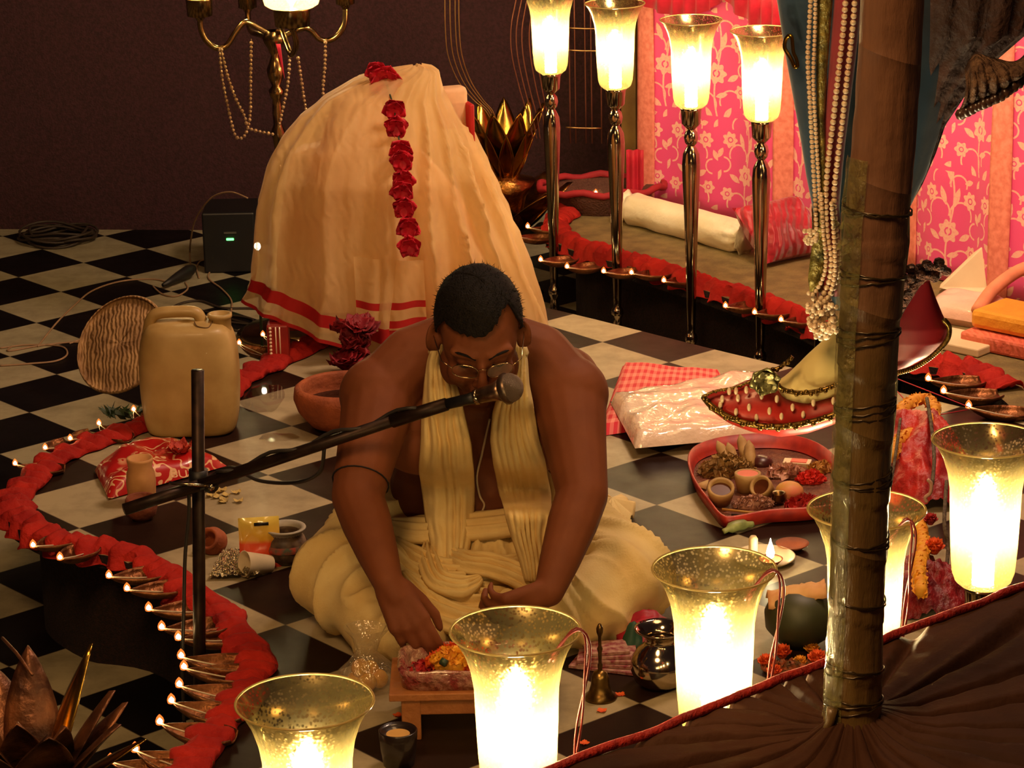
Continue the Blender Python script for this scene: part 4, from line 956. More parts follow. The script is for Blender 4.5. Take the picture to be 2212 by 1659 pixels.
for s in (-1, 1):
    g = G(); pts = []
    for k in range(28):
        a = 2 * PI * k / 28; x = 0.0235 * abs(math.cos(a)) ** 0.8 * (1 if math.cos(a) > 0 else -1); z = 0.0145 * abs(math.sin(a)) ** 0.8 * (1 if math.sin(a) > 0 else -1)
        pts.append(hp(s * 0.032 + x, -0.103 + 0.006 * (x * s / 0.0235), z))
    g.add(pts, [tuple(range(28))]); mesh('lens', g, ML, spec, solid=0.0012, smooth=False)

# ---- dhoti: thighs, shins and cloth as one draped volume
g = G()
knL_ = atY(722, 1238, 5.20); knR_ = atY(1352, 1252, 5.16); hipL = Vector((XM - 0.10, 5.46, 0.40)); hipR = Vector((XM + 0.10, 5.46, 0.40))
chainc(g, [hipL, knL_ + Vector((0, 0, .0))], [0.118, 0.085], 20); chainc(g, [hipR, knR_], [0.118, 0.09], 20)
ell(g, (XM, 5.47, 0.395), (0.20, 0.165, 0.115)); ell(g, (XM, 5.25, 0.385), (0.21, 0.13, 0.085))
anL = atY(842, 1405, 4.985); anL.z = HP + 0.052; anR = Vector((XM + 0.06, 5.02, HP + 0.055))
chainc(g, [knL_, anL], [0.084, 0.056], 18); chainc(g, [anL, anL + Vector((0.06, -0.02, -0.005))], [0.056, 0.05], 14)
chainc(g, [knR_, Vector((XM + 0.2, 5.05, HP + 0.07)), anR], [0.088, 0.070, 0.056], 18)
ell(g, (XM, 5.12, HP + 0.06), (0.20, 0.12, 0.055)); ell(g, (XM + 0.16, 5.09, HP + 0.05), (0.16, 0.09, 0.05))
ell(g, (XM - 0.16, 5.20, HP + 0.06), (0.12, 0.12, 0.06))
def dfold(p, n_):
    q = p - Vector((XM, 5.3, HP)); ang = math.atan2(q.x, -q.y); r_ = q.length
    s1 = nz(ang * 3.0, r_ * 3.5, q.z * 3) * 2.4
    f = 1 - abs(math.sin(ang * 9 + s1 * 2.0 + r_ * 5)); f2 = 1 - abs(math.sin(r_ * 26 + s1 * 3 + ang * 2))
    k = math.exp(-((q.x) / 0.19) ** 2)
    amp = 0.018 * f ** 2 * min(1, r_ / 0.2) + k * 0.022 * f2 ** 2 + 0.016 * nz(q.x * 9, q.y * 9, q.z * 9)
    return amp if p.z > HP + 0.012 else 0.0
dh = remeshed('dhoti', g, M_cream, man, 0.006, 7, 0.5, dfold)
for v in dh.data.vertices:
    if v.co.z < 0.002: v.co.z = 0.002
# bunched cloth over the lap and waist
def lapfold(name, pts, w_, amp, sd, taper=0.3):
    P = catmull(pts, 8); N = len(P); g = G(); nu = 22; V = []
    for i, p in enumerate(P):
        t = (P[min(i + 1, N - 1)] - P[max(i - 1, 0)]).normalized(); b = t.cross(Vector((0, -0.55, 0.83))).normalized(); n_ = b.cross(t).normalized()
        if n_.y > 0: n_ = -n_
        k = min(1, i / (N * taper) + 0.25, (N - 1 - i) / (N * taper) + 0.25)
        for j in range(nu):
            u = j / (nu - 1) * 2 - 1
            h = (1 - u * u) ** 0.5 * w_ * 0.55 * k + amp * math.sin(u * 13 + i * 0.13 + 2 * nz(i * .12, u * 2, sd)) * (1 - abs(u) ** 3)
            V.append(p + b * u * w_ * k + n_ * h)
    g.add(V, [(i * nu + j, i * nu + j + 1, (i + 1) * nu + j + 1, (i + 1) * nu + j) for i in range(N - 1) for j in range(nu - 1)]); return mesh(name, g, M_cream, man, solid=0.002)
def A(px, py, Y): return atY(px, py, Y)
lapfold('waist_cloth', [A(835, 1128, 5.26), A(900, 1145, 5.20), A(1000, 1140, 5.18), A(1110, 1128, 5.18), A(1215, 1100, 5.26)], 0.034, 0.004, 1)
lapfold('lap_fold', [A(815, 1150, 5.22), A(850, 1215, 5.13), A(910, 1265, 5.07), A(1010, 1290, 5.03), A(1110, 1285, 5.03)], 0.036, 0.010, 2)
lapfold('lap_fold', [A(960, 1190, 5.15), A(1010, 1215, 5.08), A(1070, 1225, 5.05), A(1130, 1250, 5.03), A(1170, 1290, 5.02)], 0.028, 0.009, 7)
lapfold('lap_fold', [A(925, 1170, 5.18), A(930, 1215, 5.10), A(950, 1255, 5.04), A(1000, 1268, 5.02), A(1040, 1250, 5.03)], 0.026, 0.008, 8)
lapfold('lap_fold', [A(850, 1170, 5.2), A(905, 1215, 5.12), A(980, 1240, 5.08), A(1080, 1235, 5.08), A(1160, 1200, 5.12)], 0.034, 0.010, 3)
lapfold('lap_fold', [A(870, 1240, 5.07), A(930, 1310, 5.01), A(1010, 1345, 4.98), A(1120, 1350, 4.98), A(1210, 1335, 5.0)], 0.036, 0.010, 4)
lapfold('side_bunch', [A(1175, 1010, 5.30), A(1195, 1060, 5.28), A(1190, 1110, 5.26), A(1170, 1150, 5.2)], 0.035, 0.005, 5)
# cloth tail spread on the floor behind the right hip
g = G(); tl = [at(x, y, HP + 0.02) for x, y in [(1275, 1060), (1330, 1075), (1370, 1088), (1368, 1110), (1352, 1140), (1300, 1165), (1265, 1130)]]
c = sum(tl, Vector()) / len(tl); g.grid(lambda u, v: c.lerp(catmull(tl, 4, True)[int(u * 27.99)], v) + Vector((0, 0, 0.035 * (1 - v) + 0.012 * math.sin(u * 40) * v)), 28, 8, closeu=False)
mesh('cloth_tail', g, M_cream, man, solid=0.003)

# ---- shoulder cloth: two pleated strips hanging from the neck
dg = bpy.context.evaluated_depsgraph_get()
def bvh_of(o):
    L = ORG[o.name]; me = o.data; return bvhtree.BVHTree.FromPolygons([v.co + L for v in me.vertices], [tuple(p.vertices) for p in me.polygons])
BV = bvh_of(body); BD = bvh_of(dh)
def hit(px, py):
    d = cray(px, py).normalized(); o = Vector((0, 0, HC)); best_ = 99
    for b in (BV, BD):
        h = b.ray_cast(o, d)
        if h[0] is not None: best_ = min(best_, h[0].y)
    return best_
def strip(name, rowsp, sd, npl, bias=None):
    ys = [r[0] for r in rowsp]; g = G(); nu, nv = 44, 70; D = []
    for j in range(nv):
        py = ys[0] + (ys[-1] - ys[0]) * j / (nv - 1); a = interp(ys, [r[1] for r in rowsp], py); b = interp(ys, [r[2] for r in rowsp], py)
        D.append(min(hit(a + (b - a) * k / 6, py) for k in range(7)))
    D = [d if d < 50 else 5.1 for d in D]
    for j in range(nv):
        py = ys[0] + (ys[-1] - ys[0]) * j / (nv - 1)
        if py < 880: D[j] = 5.135 - 0.0004 * (py - 742)
        D[j] = max(D[j], 5.015)
    for it in range(6): D = [min(D[j], (D[max(j - 1, 0)] + D[min(j + 1, nv - 1)]) / 2 ) if it < 3 else (D[max(j - 1, 0)] + D[j] + D[min(j + 1, nv - 1)]) / 3 for j in range(nv)]
    V = []
    for j in range(nv):
        py = ys[0] + (ys[-1] - ys[0]) * j / (nv - 1); a = interp(ys, [r[1] for r in rowsp], py); b = interp(ys, [r[2] for r in rowsp], py)
        for i in range(nu):
            u = i / (nu - 1); x = a + (b - a) * u + 3 * nz(py * 0.012, u, sd)
            pl = (0.5 + 0.5 * math.sin(u * npl * 2 * PI + 4.5 * nz(py * 0.007, u * 2, sd) + 1.5 * math.sin(u * 7 + sd))) ** 1.5 * (0.6 + 0.8 * abs(nz(u * 5, py * .004, sd + 7)))
            edge = 1 - (2 * u - 1) ** 4
            Y = D[j] - 0.010 - 0.020 * edge - 0.011 * pl * edge + 0.004 * nz(u * 9, py * 0.03, sd + 3)
            V.append(atY(x, py, Y))
    g.add(V, [(j * nu + i, j * nu + i + 1, (j + 1) * nu + i + 1, (j + 1) * nu + i) for j in range(nv - 1) for i in range(nu - 1)]); return mesh(name, g, M_cream, man, solid=0.004)
strip('shoulder_cloth', [(742, 935, 965), (780, 925, 972), (830, 917, 985), (900, 912, 1003), (960, 908, 1018), (1020, 906, 1022), (1080, 915, 1024), (1140, 925, 1022), (1200, 935, 1010), (1245, 950, 990)], 1.0, 5)
strip('shoulder_cloth', [(748, 1108, 1132), (780, 1098, 1138), (830, 1085, 1142), (890, 1066, 1152), (950, 1060, 1165), (1010, 1068, 1180), (1070, 1080, 1190), (1130, 1098, 1192), (1190, 1115, 1188), (1255, 1135, 1180)], 4.0, 7)
g = G(); pts = [A(948, 755, 5.10), A(942, 735, 5.19), Vector((XM - 0.03, 5.27, 0.925)), Vector((XM + 0.03, 5.27, 0.925)), A(1122, 735, 5.19), A(1120, 758, 5.10)]
g.tube(catmull(pts, 6), 0.02, 10, flat=0.6); mesh('neck_cloth', g, M_cream, man)
# sacred thread
g = G(); tp = [(1058, 905), (1050, 940), (1040, 985), (1030, 1030), (1036, 1070), (1046, 1090), (1040, 1108)]; tw = [atY(x, y, hit(x, y) - 0.006) for x, y in tp]
g.tube(catmull(tw, 6), 0.0022, 6); mesh('sacred_thread', g, mat('white_thread', 'd9c39a', 0.8), man)
# black thread on the upper arm
g = G(); ax = (elL - shL).normalized(); ac = shL.lerp(elL, 0.86); e1 = ax.orthogonal().normalized(); e2 = ax.cross(e1)
g.tube([ac + (e1 * math.cos(a) + e2 * math.sin(a)) * 0.0535 for a in [2 * PI * k / 24 for k in range(24)]], 0.0016, 5, closed=True); mesh('arm_thread', g, mat('black_thread', '160c0a', 0.8), man)

# ================================================================ microphone and stand
pf = at(431, 1410, HP); pf.z = 0.0; YP = pf.y
mst = thing('microphone_stand', 'dark metal microphone stand with a long slanting boom in front of the stage at left', 'stand', pf)
M_iron = mat('dark_iron', '3c2a20', 0.45, metal=0.7, col2='241812', nscale=30)
ptop = atY(427, 800, YP)
g = G(); pm = at(431, 1410, HP); dz_ = (pm - ptop) / (pm.z - ptop.z); pf2 = ptop + dz_ * (0.012 - ptop.z); g.tube([pf2, ptop], 0.0122, 16); mesh('pole', g, M_iron, mst)
g = G(); g.lathe((pf2.x, pf2.y, 0), [(0, 0), (0.06, 0), (0.065, 0.006), (0.058, 0.014), (0.02, 0.018), (0.016, 0.03)], 28); mesh('base', g, M_iron, mst)
clp = atY(430, 1048, YP - 0.03); g = G(); pk_ = ptop + dz_ * (clp.z - ptop.z); g.tube([pk_ + dz_ * -0.016, pk_ + dz_ * 0.020], 0.0185, 14); g.ball(clp + Vector((0.022, 0.0, 0)), 0.016, 14); cl = mesh('clamp', g, mat('black_plastic', '0f0e10', 0.5), mst)
g = G(); g.tube([clp + Vector((0.022, -0.012, 0.002)), atY(365, 1043, YP - 0.05)], 0.0035, 8); g.ball(clp + Vector((0.024, -0.015, 0.001)), 0.0075, 10); mesh('clamp_lever', g, mat('steel', 'b8a88c', 0.2, metal=1.0), cl)
b0 = atY(268, 1101, YP - 0.09); b1 = atY(900, 892, 4.93); b2 = atY(965, 873, 4.915); mh = atY(1012, 862, 4.905)
g = G(); g.tube([b0, clp.lerp(b0, .0) + Vector((0.0, -.0, 0))], 0.0115, 12); g.tube([clp, b1], [0.0115, 0.0105], 12); g.tube([b1 - (b1 - clp).normalized() * .05, b2], [0.013, 0.012], 12); mesh('boom', g, M_iron, mst)
g = G(); pts = [b1.lerp(clp, k / 24) + Vector((0, -0.006 * math.cos(k * 0.9), 0.0115 + 0.006 * math.sin(k * 0.9))) for k in range(23)]; g.tube(pts, 0.0038, 6)
g.tube(catmull([b1.lerp(clp, .42) + Vector((0, 0, -.01)), atY(690, 1020, 4.99), atY(640, 1042, 5.05), atY(560, 1038, 5.1), atY(500, 1010, 5.15), atY(455, 1030, 5.2)], 8), 0.0038, 6)
g.tube(catmull([clp + Vector((-.02, 0, -.01)), atY(408, 1110, YP - .03), atY(400, 1200, YP - .03), atY(397, 1320, YP - .03), atY(394, 1440, YP - .03), atY(398, 1560, YP - .02)], 8), 0.0038, 6)
mesh('cable', g, mat('grey_black_cable', '2a2420', 0.5), mst)
mic = thing('microphone', 'silver and dark handheld microphone clipped to the boom in front of the man mouth', 'microphone', mh)
me_ = atY(1085, 842, 4.885); hd = atY(1108, 846, 4.88)
dv = (me_ - b2).normalized()
g = G(); g.tube([b2, mh, mh.lerp(me_, 0.25)], [0.010, 0.0105, 0.012], 14); mesh('grip', g, mat('black_plastic', '0f0e10', 0.5), mic)
M_chr = mat('steel', 'b8a88c', 0.2, metal=1.0)
g = G(); g.tube([mh.lerp(me_, 0.2), mh.lerp(me_, 0.3)], 0.0145, 14); mesh('switch_ring', g, M_chr, mic)
g = G(); g.tube([mh.lerp(me_, 0.3), mh.lerp(me_, 0.8), me_], [0.0135, 0.017, 0.022], 18); mesh('handle', g, mat('champagne_metal', 'd0ac88', 0.3, metal=0.9, col2='6e5444'), mic)
g = G(); q = dv.to_track_quat('Z', 'Y').to_matrix(); g.lathe(me_, [(0.022, -0.002), (0.0285, 0.004), (0.0295, 0.010), (0.0275, 0.014)], 24, M=q); mesh('collar', g, mat('grey_metal', '776556', 0.35, metal=0.9), mic)
g = G(); g.ball(me_ + dv * 0.014, 0.0272, 20, M=q, squash=(1, 1, 0.95)); mesh('grille', g, mat('grille_mesh', '8c7a68', 0.5, metal=0.7, bump=1.0, bscale=900, dist=0.004), mic)
# ================================================================ cloth covered round table and wrapped pole in the foreground
ZT = 0.92
pc_ = at(1840, 1575, ZT)
edge_px = [(1060, 1725), (1190, 1668), (1300, 1624), (1400, 1590), (1500, 1548), (1600, 1508), (1700, 1468), (1850, 1412), (2000, 1350), (2100, 1315), (2212, 1272), (2380, 1215)]
far = [at(x, y, ZT) for x, y in edge_px]
nearp = [Vector((far[-1].x + .12, 3.55, ZT)), Vector((far[-1].x + .18, 3.2, ZT)), Vector((0.75, 2.85, ZT)), Vector((0.45, 2.7, ZT)), Vector((0.1, 2.75, ZT)), Vector((-0.06, 2.95, ZT))]
TP = catmull(far + nearp, 24, closed=True)
M_dark = mat('dark_brown_satin', '523424', 0.7, col2='2e1a12', nscale=3, bump=0.25, bscale=30, spec=0.15)
tb_ = thing('draped_table', 'round table under dark brown pleated satin with a red piped edge at the bottom right', 'table', (pc_.x, pc_.y, 0))
g = G(); nN = len(TP); nv = 26
def tcloth(i, v):
    p = TP[i % nN]; q = Vector((pc_.x, pc_.y, ZT)).lerp(p, v)
    a = math.atan2(p.y - pc_.y, p.x - pc_.x); r_ = (p - pc_).length * v
    f = math.sin(a * 22 + 2.5 * nz(a * 2.2, v * 1.2, 3)); f2 = nz(a * 9, v * 2.0, 8)
    h = -0.022 * max(0, f) ** 4 * min(1, v * 4) * (1.0 - 0.35 * v) + 0.009 * f2 * min(1, v * 2) * (1 - v * 0.6)
    crest = 0.035 * math.exp(-(v / 0.10) ** 2)
    return Vector((q.x, q.y, ZT + h + crest + 0.004 * nz(q.x * 30, q.y * 30, 1)))
V = [tcloth(i, (j / nv) ** 0.8) for j in range(nv + 1) for i in range(nN)]
F = [(j * nN + i, j * nN + (i + 1) % nN, (j + 1) * nN + (i + 1) % nN, (j + 1) * nN + i) for j in range(nv) for i in range(nN)]
# skirt
o0 = nv * nN
for j in range(1, 7):
    for i in range(nN):
        p = TP[i]; n_ = Vector((p.x - pc_.x, p.y - pc_.y, 0)).normalized(); V.append(Vector((p.x, p.y, 0)) - n_ * (0.05 + 0.006 * math.sin(i * 0.9)) * min(1, j / 2) + Vector((0, 0, ZT - (ZT - 0.01) * j / 6)))
    F += [(o0 + (j - 1) * nN + i, o0 + (j - 1) * nN + (i + 1) % nN, o0 + j * nN + (i + 1) % nN, o0 + j * nN + i) for i in range(nN)]
g.add(V, F); mesh('cloth', g, M_dark, tb_)
g = G(); g.tube([p + Vector((0, 0, 0.004 + 0.003 * nz(p.x * 20, p.y * 20, 0))) for p in TP], 0.0062, 8, closed=True); mesh('red_piping', g, mat('red_piping_cord', 'b5271a', 0.6, col2='8f1d16', nscale=60, bump=.4, bscale=150), tb_)
# pole
def polemat():
    m, t = newmat('wrapped_bark'); pos = t.n('NewGeometry').outputs['Position']; sp = t.n('SeparateXYZ', {0: pos})
    st = t.n('Mapping', {'Vector': pos, 'Scale': (1, 1, 0.18)}).outputs[0]
    n1 = t.n('TexNoise', {'Vector': st, 'Scale': 60.0, 'Detail': 6.0, 'Roughness': 0.7}).outputs[0]
    n2 = t.n('TexNoise', {'Vector': pos, 'Scale': 16.0, 'Detail': 3.0}).outputs[0]
    bark = t.mixc(n1, lin('5c3a24'), lin('8c6040')); tape = t.mixc(n2, lin('7c6834'), lin('54401e'))
    z = sp.outputs[2]; up_ = t.ramp(t.math('SUBTRACT', z, 0.9), [(0.50, (0, 0, 0)), (0.62, (1, 1, 1))])
    base = t.mixc(up_, t.mixc(t.math('MULTIPLY', n1, 0.5), tape, bark), bark)
    tilt = t.math('ADD', z, t.math('MULTIPLY', sp.outputs[0], 0.35))
    wv = t.math('PINGPONG', t.math('MULTIPLY', tilt, 13.0), 1.0)
    rough = t.math('ADD', t.math('MULTIPLY', up_, 0.45), 0.28)
    p = t.n('BsdfPrincipled', {'Base Color': base, 'Roughness': rough, 'Coat Weight': 0.35, 'Coat Roughness': 0.22})
    h = t.math('ADD', t.math('MULTIPLY', n1, 0.5), t.math('ADD', t.math('MULTIPLY', n2, 0.8), t.math('MULTIPLY', t.math('POWER', wv, 8.0), 0.5)))
    b = t.n('Bump', {'Strength': 0.9, 'Distance': 0.006, 'Height': h}).outputs[0]; t.t.links.new(b, p.inputs['Normal']); t.t.links.new(b, p.inputs['Coat Normal'])
    t.fin(p.outputs[0]); return m
M_pole = polemat()
YPL = pc_.y
pl = thing('wrapped_pole', 'rough wooden pole wrapped in shiny plastic tape standing on the dark draped table', 'pole', (pc_.x, pc_.y, ZT))
cl_ = [(1838, 1592, 60), (1843, 1540, 54), (1845, 1480, 54), (1848, 1400, 52), (1852, 1300, 51), (1857, 1180, 52), (1861, 1060, 53), (1866, 940, 54), (1871, 820, 55), (1878, 700, 57), (1888, 580, 60), (1893, 480, 61), (1902, 380, 60), (1910, 280, 58), (1918, 160, 56), (1924, 60, 55), (1928, -60, 55)]
cps = [(atY(x, y, YPL), r / 1590) for x, y, r in cl_]
zs2 = [c[0].z for c in cps]
g = G(); nrow = 260; nu = 40; V = []
z0, z1 = zs2[0] - 0.02, zs2[-1] + 0.1
for j in range(nrow + 1):
    z = z0 + (z1 - z0) * j / nrow; cx = interp(zs2, [c[0].x for c in cps], z); r_ = interp(zs2, [c[1] for c in cps], z)
    for i in range(nu):
        a = 2 * PI * i / nu; zt2 = z + 0.012 * math.cos(a + 0.6); ph = (zt2 / 0.077) % 1.0
        band = 0.0018 * (1 - ph) if z < 1.55 else 0
        bk_ = 0.0020 * nz(math.cos(a) * 3, math.sin(a) * 3, z * 5) + 0.0030 * nz(math.cos(a) * 1.3, math.sin(a) * 1.3, z * 2.2) + 0.0010 * nz(math.cos(a) * 9, math.sin(a) * 9, z * 30)
        k = r_ + band + bk_
        V.append(Vector((cx + math.cos(a) * k, YPL + math.sin(a) * k, z)))
g.add(V, [(j * nu + i, j * nu + (i + 1) % nu, (j + 1) * nu + (i + 1) % nu, (j + 1) * nu + i) for j in range(nrow) for i in range(nu)])
mesh('trunk', g, M_pole, pl)
for k, z in enumerate([0.955, 1.0, 1.09, 1.17, 1.25, 1.34, 1.43, 1.50, 1.58]):
    cx = interp(zs2, [c[0].x for c in cps], z); r_ = interp(zs2, [c[1] for c in cps], z) + 0.0022; g = G()
    for q in range(3): g.tube([(cx + math.cos(a) * r_, YPL + math.sin(a) * r_, z + 0.006 * math.cos(a + q + k) + 0.004 * q + 0.003 * nz(a * 3, q, k)) for a in [2 * PI * i / 36 for i in range(36)]], 0.0012, 5, closed=True)
    mesh('binding_wire', g, mat('dull_binding', '4a3a1c', 0.3, metal=0.5, coat=.5), pl)
M_plas = mat('crinkled_plastic', 'a8a058', 0.15, col2='6e6a34', nscale=30, bump=1.0, bscale=60, alpha=0.55, coat=1.0, trans=0.1)
g = G(); V = []; n1_, n2_ = 90, 14
for j in range(n1_ + 1):
    z = zs2[0] + 0.03 + (1.62 - zs2[0]) * j / n1_; cx = interp(zs2, [c[0].x for c in cps], z); r_ = interp(zs2, [c[1] for c in cps], z)
    for i in range(n2_):
        a = PI * (0.97 + 0.36 * i / (n2_ - 1)); k = r_ + 0.0035 + 0.0022 * nz(i * 0.7, z * 26, 2) + 0.0016 * nz(i * 1.7, z * 70, 5)
        V.append(Vector((cx + math.cos(a) * k, YPL + math.sin(a) * k, z)))
g.add(V, [(j * n2_ + i, j * n2_ + i + 1, (j + 1) * n2_ + i + 1, (j + 1) * n2_ + i) for j in range(n1_) for i in range(n2_ - 1)])
mesh('plastic_wrap', g, M_plas, pl)
for (x, y, s) in ((1800, 510, 1), (1828, 525, 1.2)):
    P = atY(x, y, YPL - 0.02); g = G()
    for k in range(14):
        q = Vector((random.uniform(-1, 1), random.uniform(-.4, .2), random.uniform(-1, 1))) * 0.014 * s; e = Vector((random.uniform(-1, 1), random.uniform(-1, 1), random.uniform(-1, 1))) * 0.012; f = e.cross(Vector((0.3, 1, .2))) * 0.8
        g.add([P + q + Vector((.016, 0, 0)), P + q + e + Vector((.016, 0, 0)), P + q + f + Vector((.016, 0, 0))], [(0, 1, 2)])
    mesh('plastic_knot', g, M_plas, pl, smooth=False)
# broken twig stubs at the foot of the pole
g = G(); a = atY(1776, 1592, YPL - 0.03); b = atY(1798, 1530, YPL - 0.03); g.tube([a, a.lerp(b, 0.5) + Vector((.003, 0, 0)), b], [0.004, 0.006, 0.007], 8); mesh('twig', g, M_pole, pl)

# ================================================================ the dressed doll figure behind the pole
YD = 3.76
doll = thing('doll_figure', 'large doll figure in blue with pearl strands and red beaded shoes behind the pole', 'doll', atY(1830, 940, YD))
M_blue = mat('midnight_blue_satin', '14405c', 0.45, col2='0c2438', nscale=4, bump=0.2, bscale=12, sheen=0.4)
M_brown = mat('dark_brown_velvet', '4a2e26', 0.8, col2='301d18', nscale=10, bump=0.5, bscale=60)
def loft(name, rows_, Y, dep, mt, parent, seedv=0, fold=0.0, nu=48, nv=60, nf=14, Ys=None, sub=0):
    ys = [r[0] for r in rows_]; g = G(); V = []
    for j in range(nv + 1):
        py = ys[0] + (ys[-1] - ys[0]) * j / nv; a = interp(ys, [r[1] for r in rows_], py); b = interp(ys, [r[2] for r in rows_], py)
        YY = interp(ys, Ys, py) if Ys else Y
        A_ = atY(a, py, YY); B_ = atY(b, py, YY); c = (A_ + B_) / 2; hw = (B_ - A_).length / 2
        for i in range(nu):
            th = 2 * PI * i / nu; k = 1 + fold * math.sin(th * nf + 2 * nz(py * 0.006, th, seedv)) * 0.5
            V.append(c + Vector((math.cos(th) * hw, math.sin(th) * hw * dep * k, 0)))
    g.add(V, [(j * nu + i, j * nu + (i + 1) % nu, (j + 1) * nu + (i + 1) % nu, (j + 1) * nu + i) for j in range(nv) for i in range(nu)] + [tuple(range(nu)), tuple(nv * nu + i for i in range(nu))])
    return mesh(name, g, mt, parent)
loft('blue_trousers', [(-60, 1668, 2110), (0, 1679, 2100), (100, 1694, 2085), (200, 1712, 2062), (300, 1730, 2030), (380, 1742, 2000), (470, 1760, 1955), (540, 1778, 1925), (620, 1792, 1890), (668, 1800, 1872)], YD, 0.42, M_blue, doll, 1, 0.12)
loft('brown_coat', [(-60, 1950, 2260), (60, 1955, 2230), (130, 1958, 2150), (190, 1960, 2095), (240, 1962, 2062), (270, 1964, 2042), (330, 1962, 2022), (400, 1958, 1992), (440, 1955, 1968)], YD - 0.0, 0.75, M_brown, doll, 2, 0.3)
# ruffle
g = G(); Pth = catmull([atY(2068, 236, YD - 0.05), atY(2110, 215, YD - 0.06), atY(2155, 195, YD - 0.06), atY(2205, 160, YD - 0.05), atY(2260, 130, YD - .03)], 14)
Pup = catmull([atY(2085, 150, YD - 0.05), atY(2105, 118, YD - 0.06), atY(2145, 125, YD - 0.06), atY(2200, 130, YD - 0.05), atY(2260, 60, YD - .03)], 14)
nn = len(Pth); V = []
for i in range(nn):
    for j in range(10):
        v = j / 9; V.append(Pup[i].lerp(Pth[i], v) + Vector((0, -0.012 * v * (1 + math.sin(i * 0.85)) - 0.03 * math.sin(v * PI), 0.004 * math.sin(i * 0.85) * v)))
g.add(V, [(i * 10 + j, i * 10 + j + 1, (i + 1) * 10 + j + 1, (i + 1) * 10 + j) for i in range(nn - 1) for j in range(9)])
mesh('ruffle', g, mat('dusty_lace', '8a6a50', 0.7, col2='4c3226', nscale=60, bump=0.8, bscale=120, trans=.15), doll, solid=0.002)
g = G()
for i in range(0, nn, 1): g.ball(Pth[i] + Vector((0, -0.022, -0.003)), 0.0065 + 0.002 * math.sin(i * 2.3), 7)
mesh('bead_fringe', g, mat('brown_beads', '5a3a26', 0.35, col2='2c1a12', nscale=90, coat=.5), doll)
# bands and pearls down the front
YF = YD - 0.098
def band(name, rows_, mt, Yo=0.0, bulge=0.006):
    ys = [r[0] for r in rows_]; g = G(); nv, nu = 50, 7; V = []
    for j in range(nv + 1):
        py = ys[0] + (ys[-1] - ys[0]) * j / nv; a = interp(ys, [r[1] for r in rows_], py); b = interp(ys, [r[2] for r in rows_], py); YY = interp([-60, 400, 660], [YF - .035, YF + 0.015, YF + 0.045], py) + Yo
        for i in range(nu): V.append(atY(a + (b - a) * i / (nu - 1), py, YY - bulge * math.sin(PI * i / (nu - 1))))
    g.add(V, [(j * nu + i, j * nu + i + 1, (j + 1) * nu + i + 1, (j + 1) * nu + i) for j in range(nv) for i in range(nu - 1)]); return mesh(name, g, mt, doll, solid=0.002)
M_redv = mat('crimson_velvet', '9c1420', 0.6, col2='7a0e18', nscale=12, sheen=.4)
M_brocg = mat('olive_gold_brocade', 'a89848', 0.4, col2='5e5a2c', nscale=60, bump=.6, bscale=90, metal=0.3)
band('red_sash', [(-60, 1808, 1866), (0, 1802, 1862), (150, 1790, 1845), (300, 1775, 1826), (380, 1768, 1818), (450, 1772, 1812), (560, 1785, 1822), (640, 1770, 1812)], M_redv)
band('gold_strip', [(-60, 1768, 1800), (0, 1766, 1798), (150, 1764, 1786), (260, 1766, 1780), (420, 1770, 1785), (520, 1756, 1784), (600, 1746, 1780), (630, 1750, 1775)], M_brocg, -0.004)
def pearls(name, pts, r, Yo, step=2.05, mt=None):
    P = [atY(x, y, interp([-60, 400, 660, 760], [YF - .035, YF + 0.015, YF + 0.045, YF + .05], y) + Yo) for x, y in pts]; Q = catmull(P, 10); L = [0]
    for i in range(1, len(Q)): L.append(L[-1] + (Q[i] - Q[i - 1]).length)
    g = G(); n = int(L[-1] / (r * step))
    for k in range(n + 1): g.ball([interp(L, [q[a] for q in Q], k * r * step) for a in range(3)], r, 8)
    return mesh(name, g, mt or M_pearl, doll)
pearls('pearl_strand', [(1752, -20), (1748, 60), (1745, 130), (1750, 230), (1755, 330), (1760, 420), (1764, 500)], 0.0034, -0.012)
pearls('pearl_strand', [(1762, -20), (1760, 80), (1757, 170), (1762, 280), (1768, 380), (1772, 460)], 0.0030, -0.014)
pearls('pearl_strand', [(1828, -20), (1822, 60), (1812, 150), (1800, 260), (1790, 340), (1784, 420), (1786, 500), (1795, 560), (1790, 610), (1770, 650)], 0.0042, -0.016)
pearls('pearl_strand', [(1848, -20), (1842, 60), (1832, 150), (1820, 260), (1810, 340), (1802, 420), (1806, 500), (1812, 560), (1806, 610), (1780, 655), (1752, 640)], 0.0042, -0.016)
pearls('pearl_strand', [(1774, 420), (1778, 500), (1784, 560), (1778, 600), (1756, 636), (1742, 628)], 0.0032, -0.02)
pearls('pearl_strand', [(1796, 440), (1802, 520), (1803, 590), (1790, 640), (1762, 662)], 0.0034, -0.024)
g = G()
for k in range(150):
    a = random.uniform(0, 1); x = 1748 + 52 * a + random.uniform(-8, 10); y = 655 + 78 * random.random() * (0.6 + .4 * math.sin(a * PI)) ; P = atY(x, y, YF + 0.03 + random.uniform(-.02, .01)); g.ball(P, random.uniform(0.003, 0.0042), 7)
for k in range(14): g.ball(atY(1790 + k * 3.2, 712 + 6 * math.sin(k * 1.4), YF + .01), 0.0042, 7)
mesh('pearl_tassel', g, M_pearl, doll)
g = G()
for k in range(26): g.ball(atY(1738 + random.uniform(0, 26), 498 + random.uniform(0, 28), YF - 0.005), 0.0036, 7)
mesh('pearl_star', g, M_pearl, doll)
g = G(); pts = [atY(x, y, YF - .012 - (.0)) for x, y in [(1716, 100), (1709, 112), (1708, 128), (1716, 142), (1722, 152), (1728, 166), (1734, 164), (1732, 150), (1726, 136), (1724, 118), (1722, 102)]]
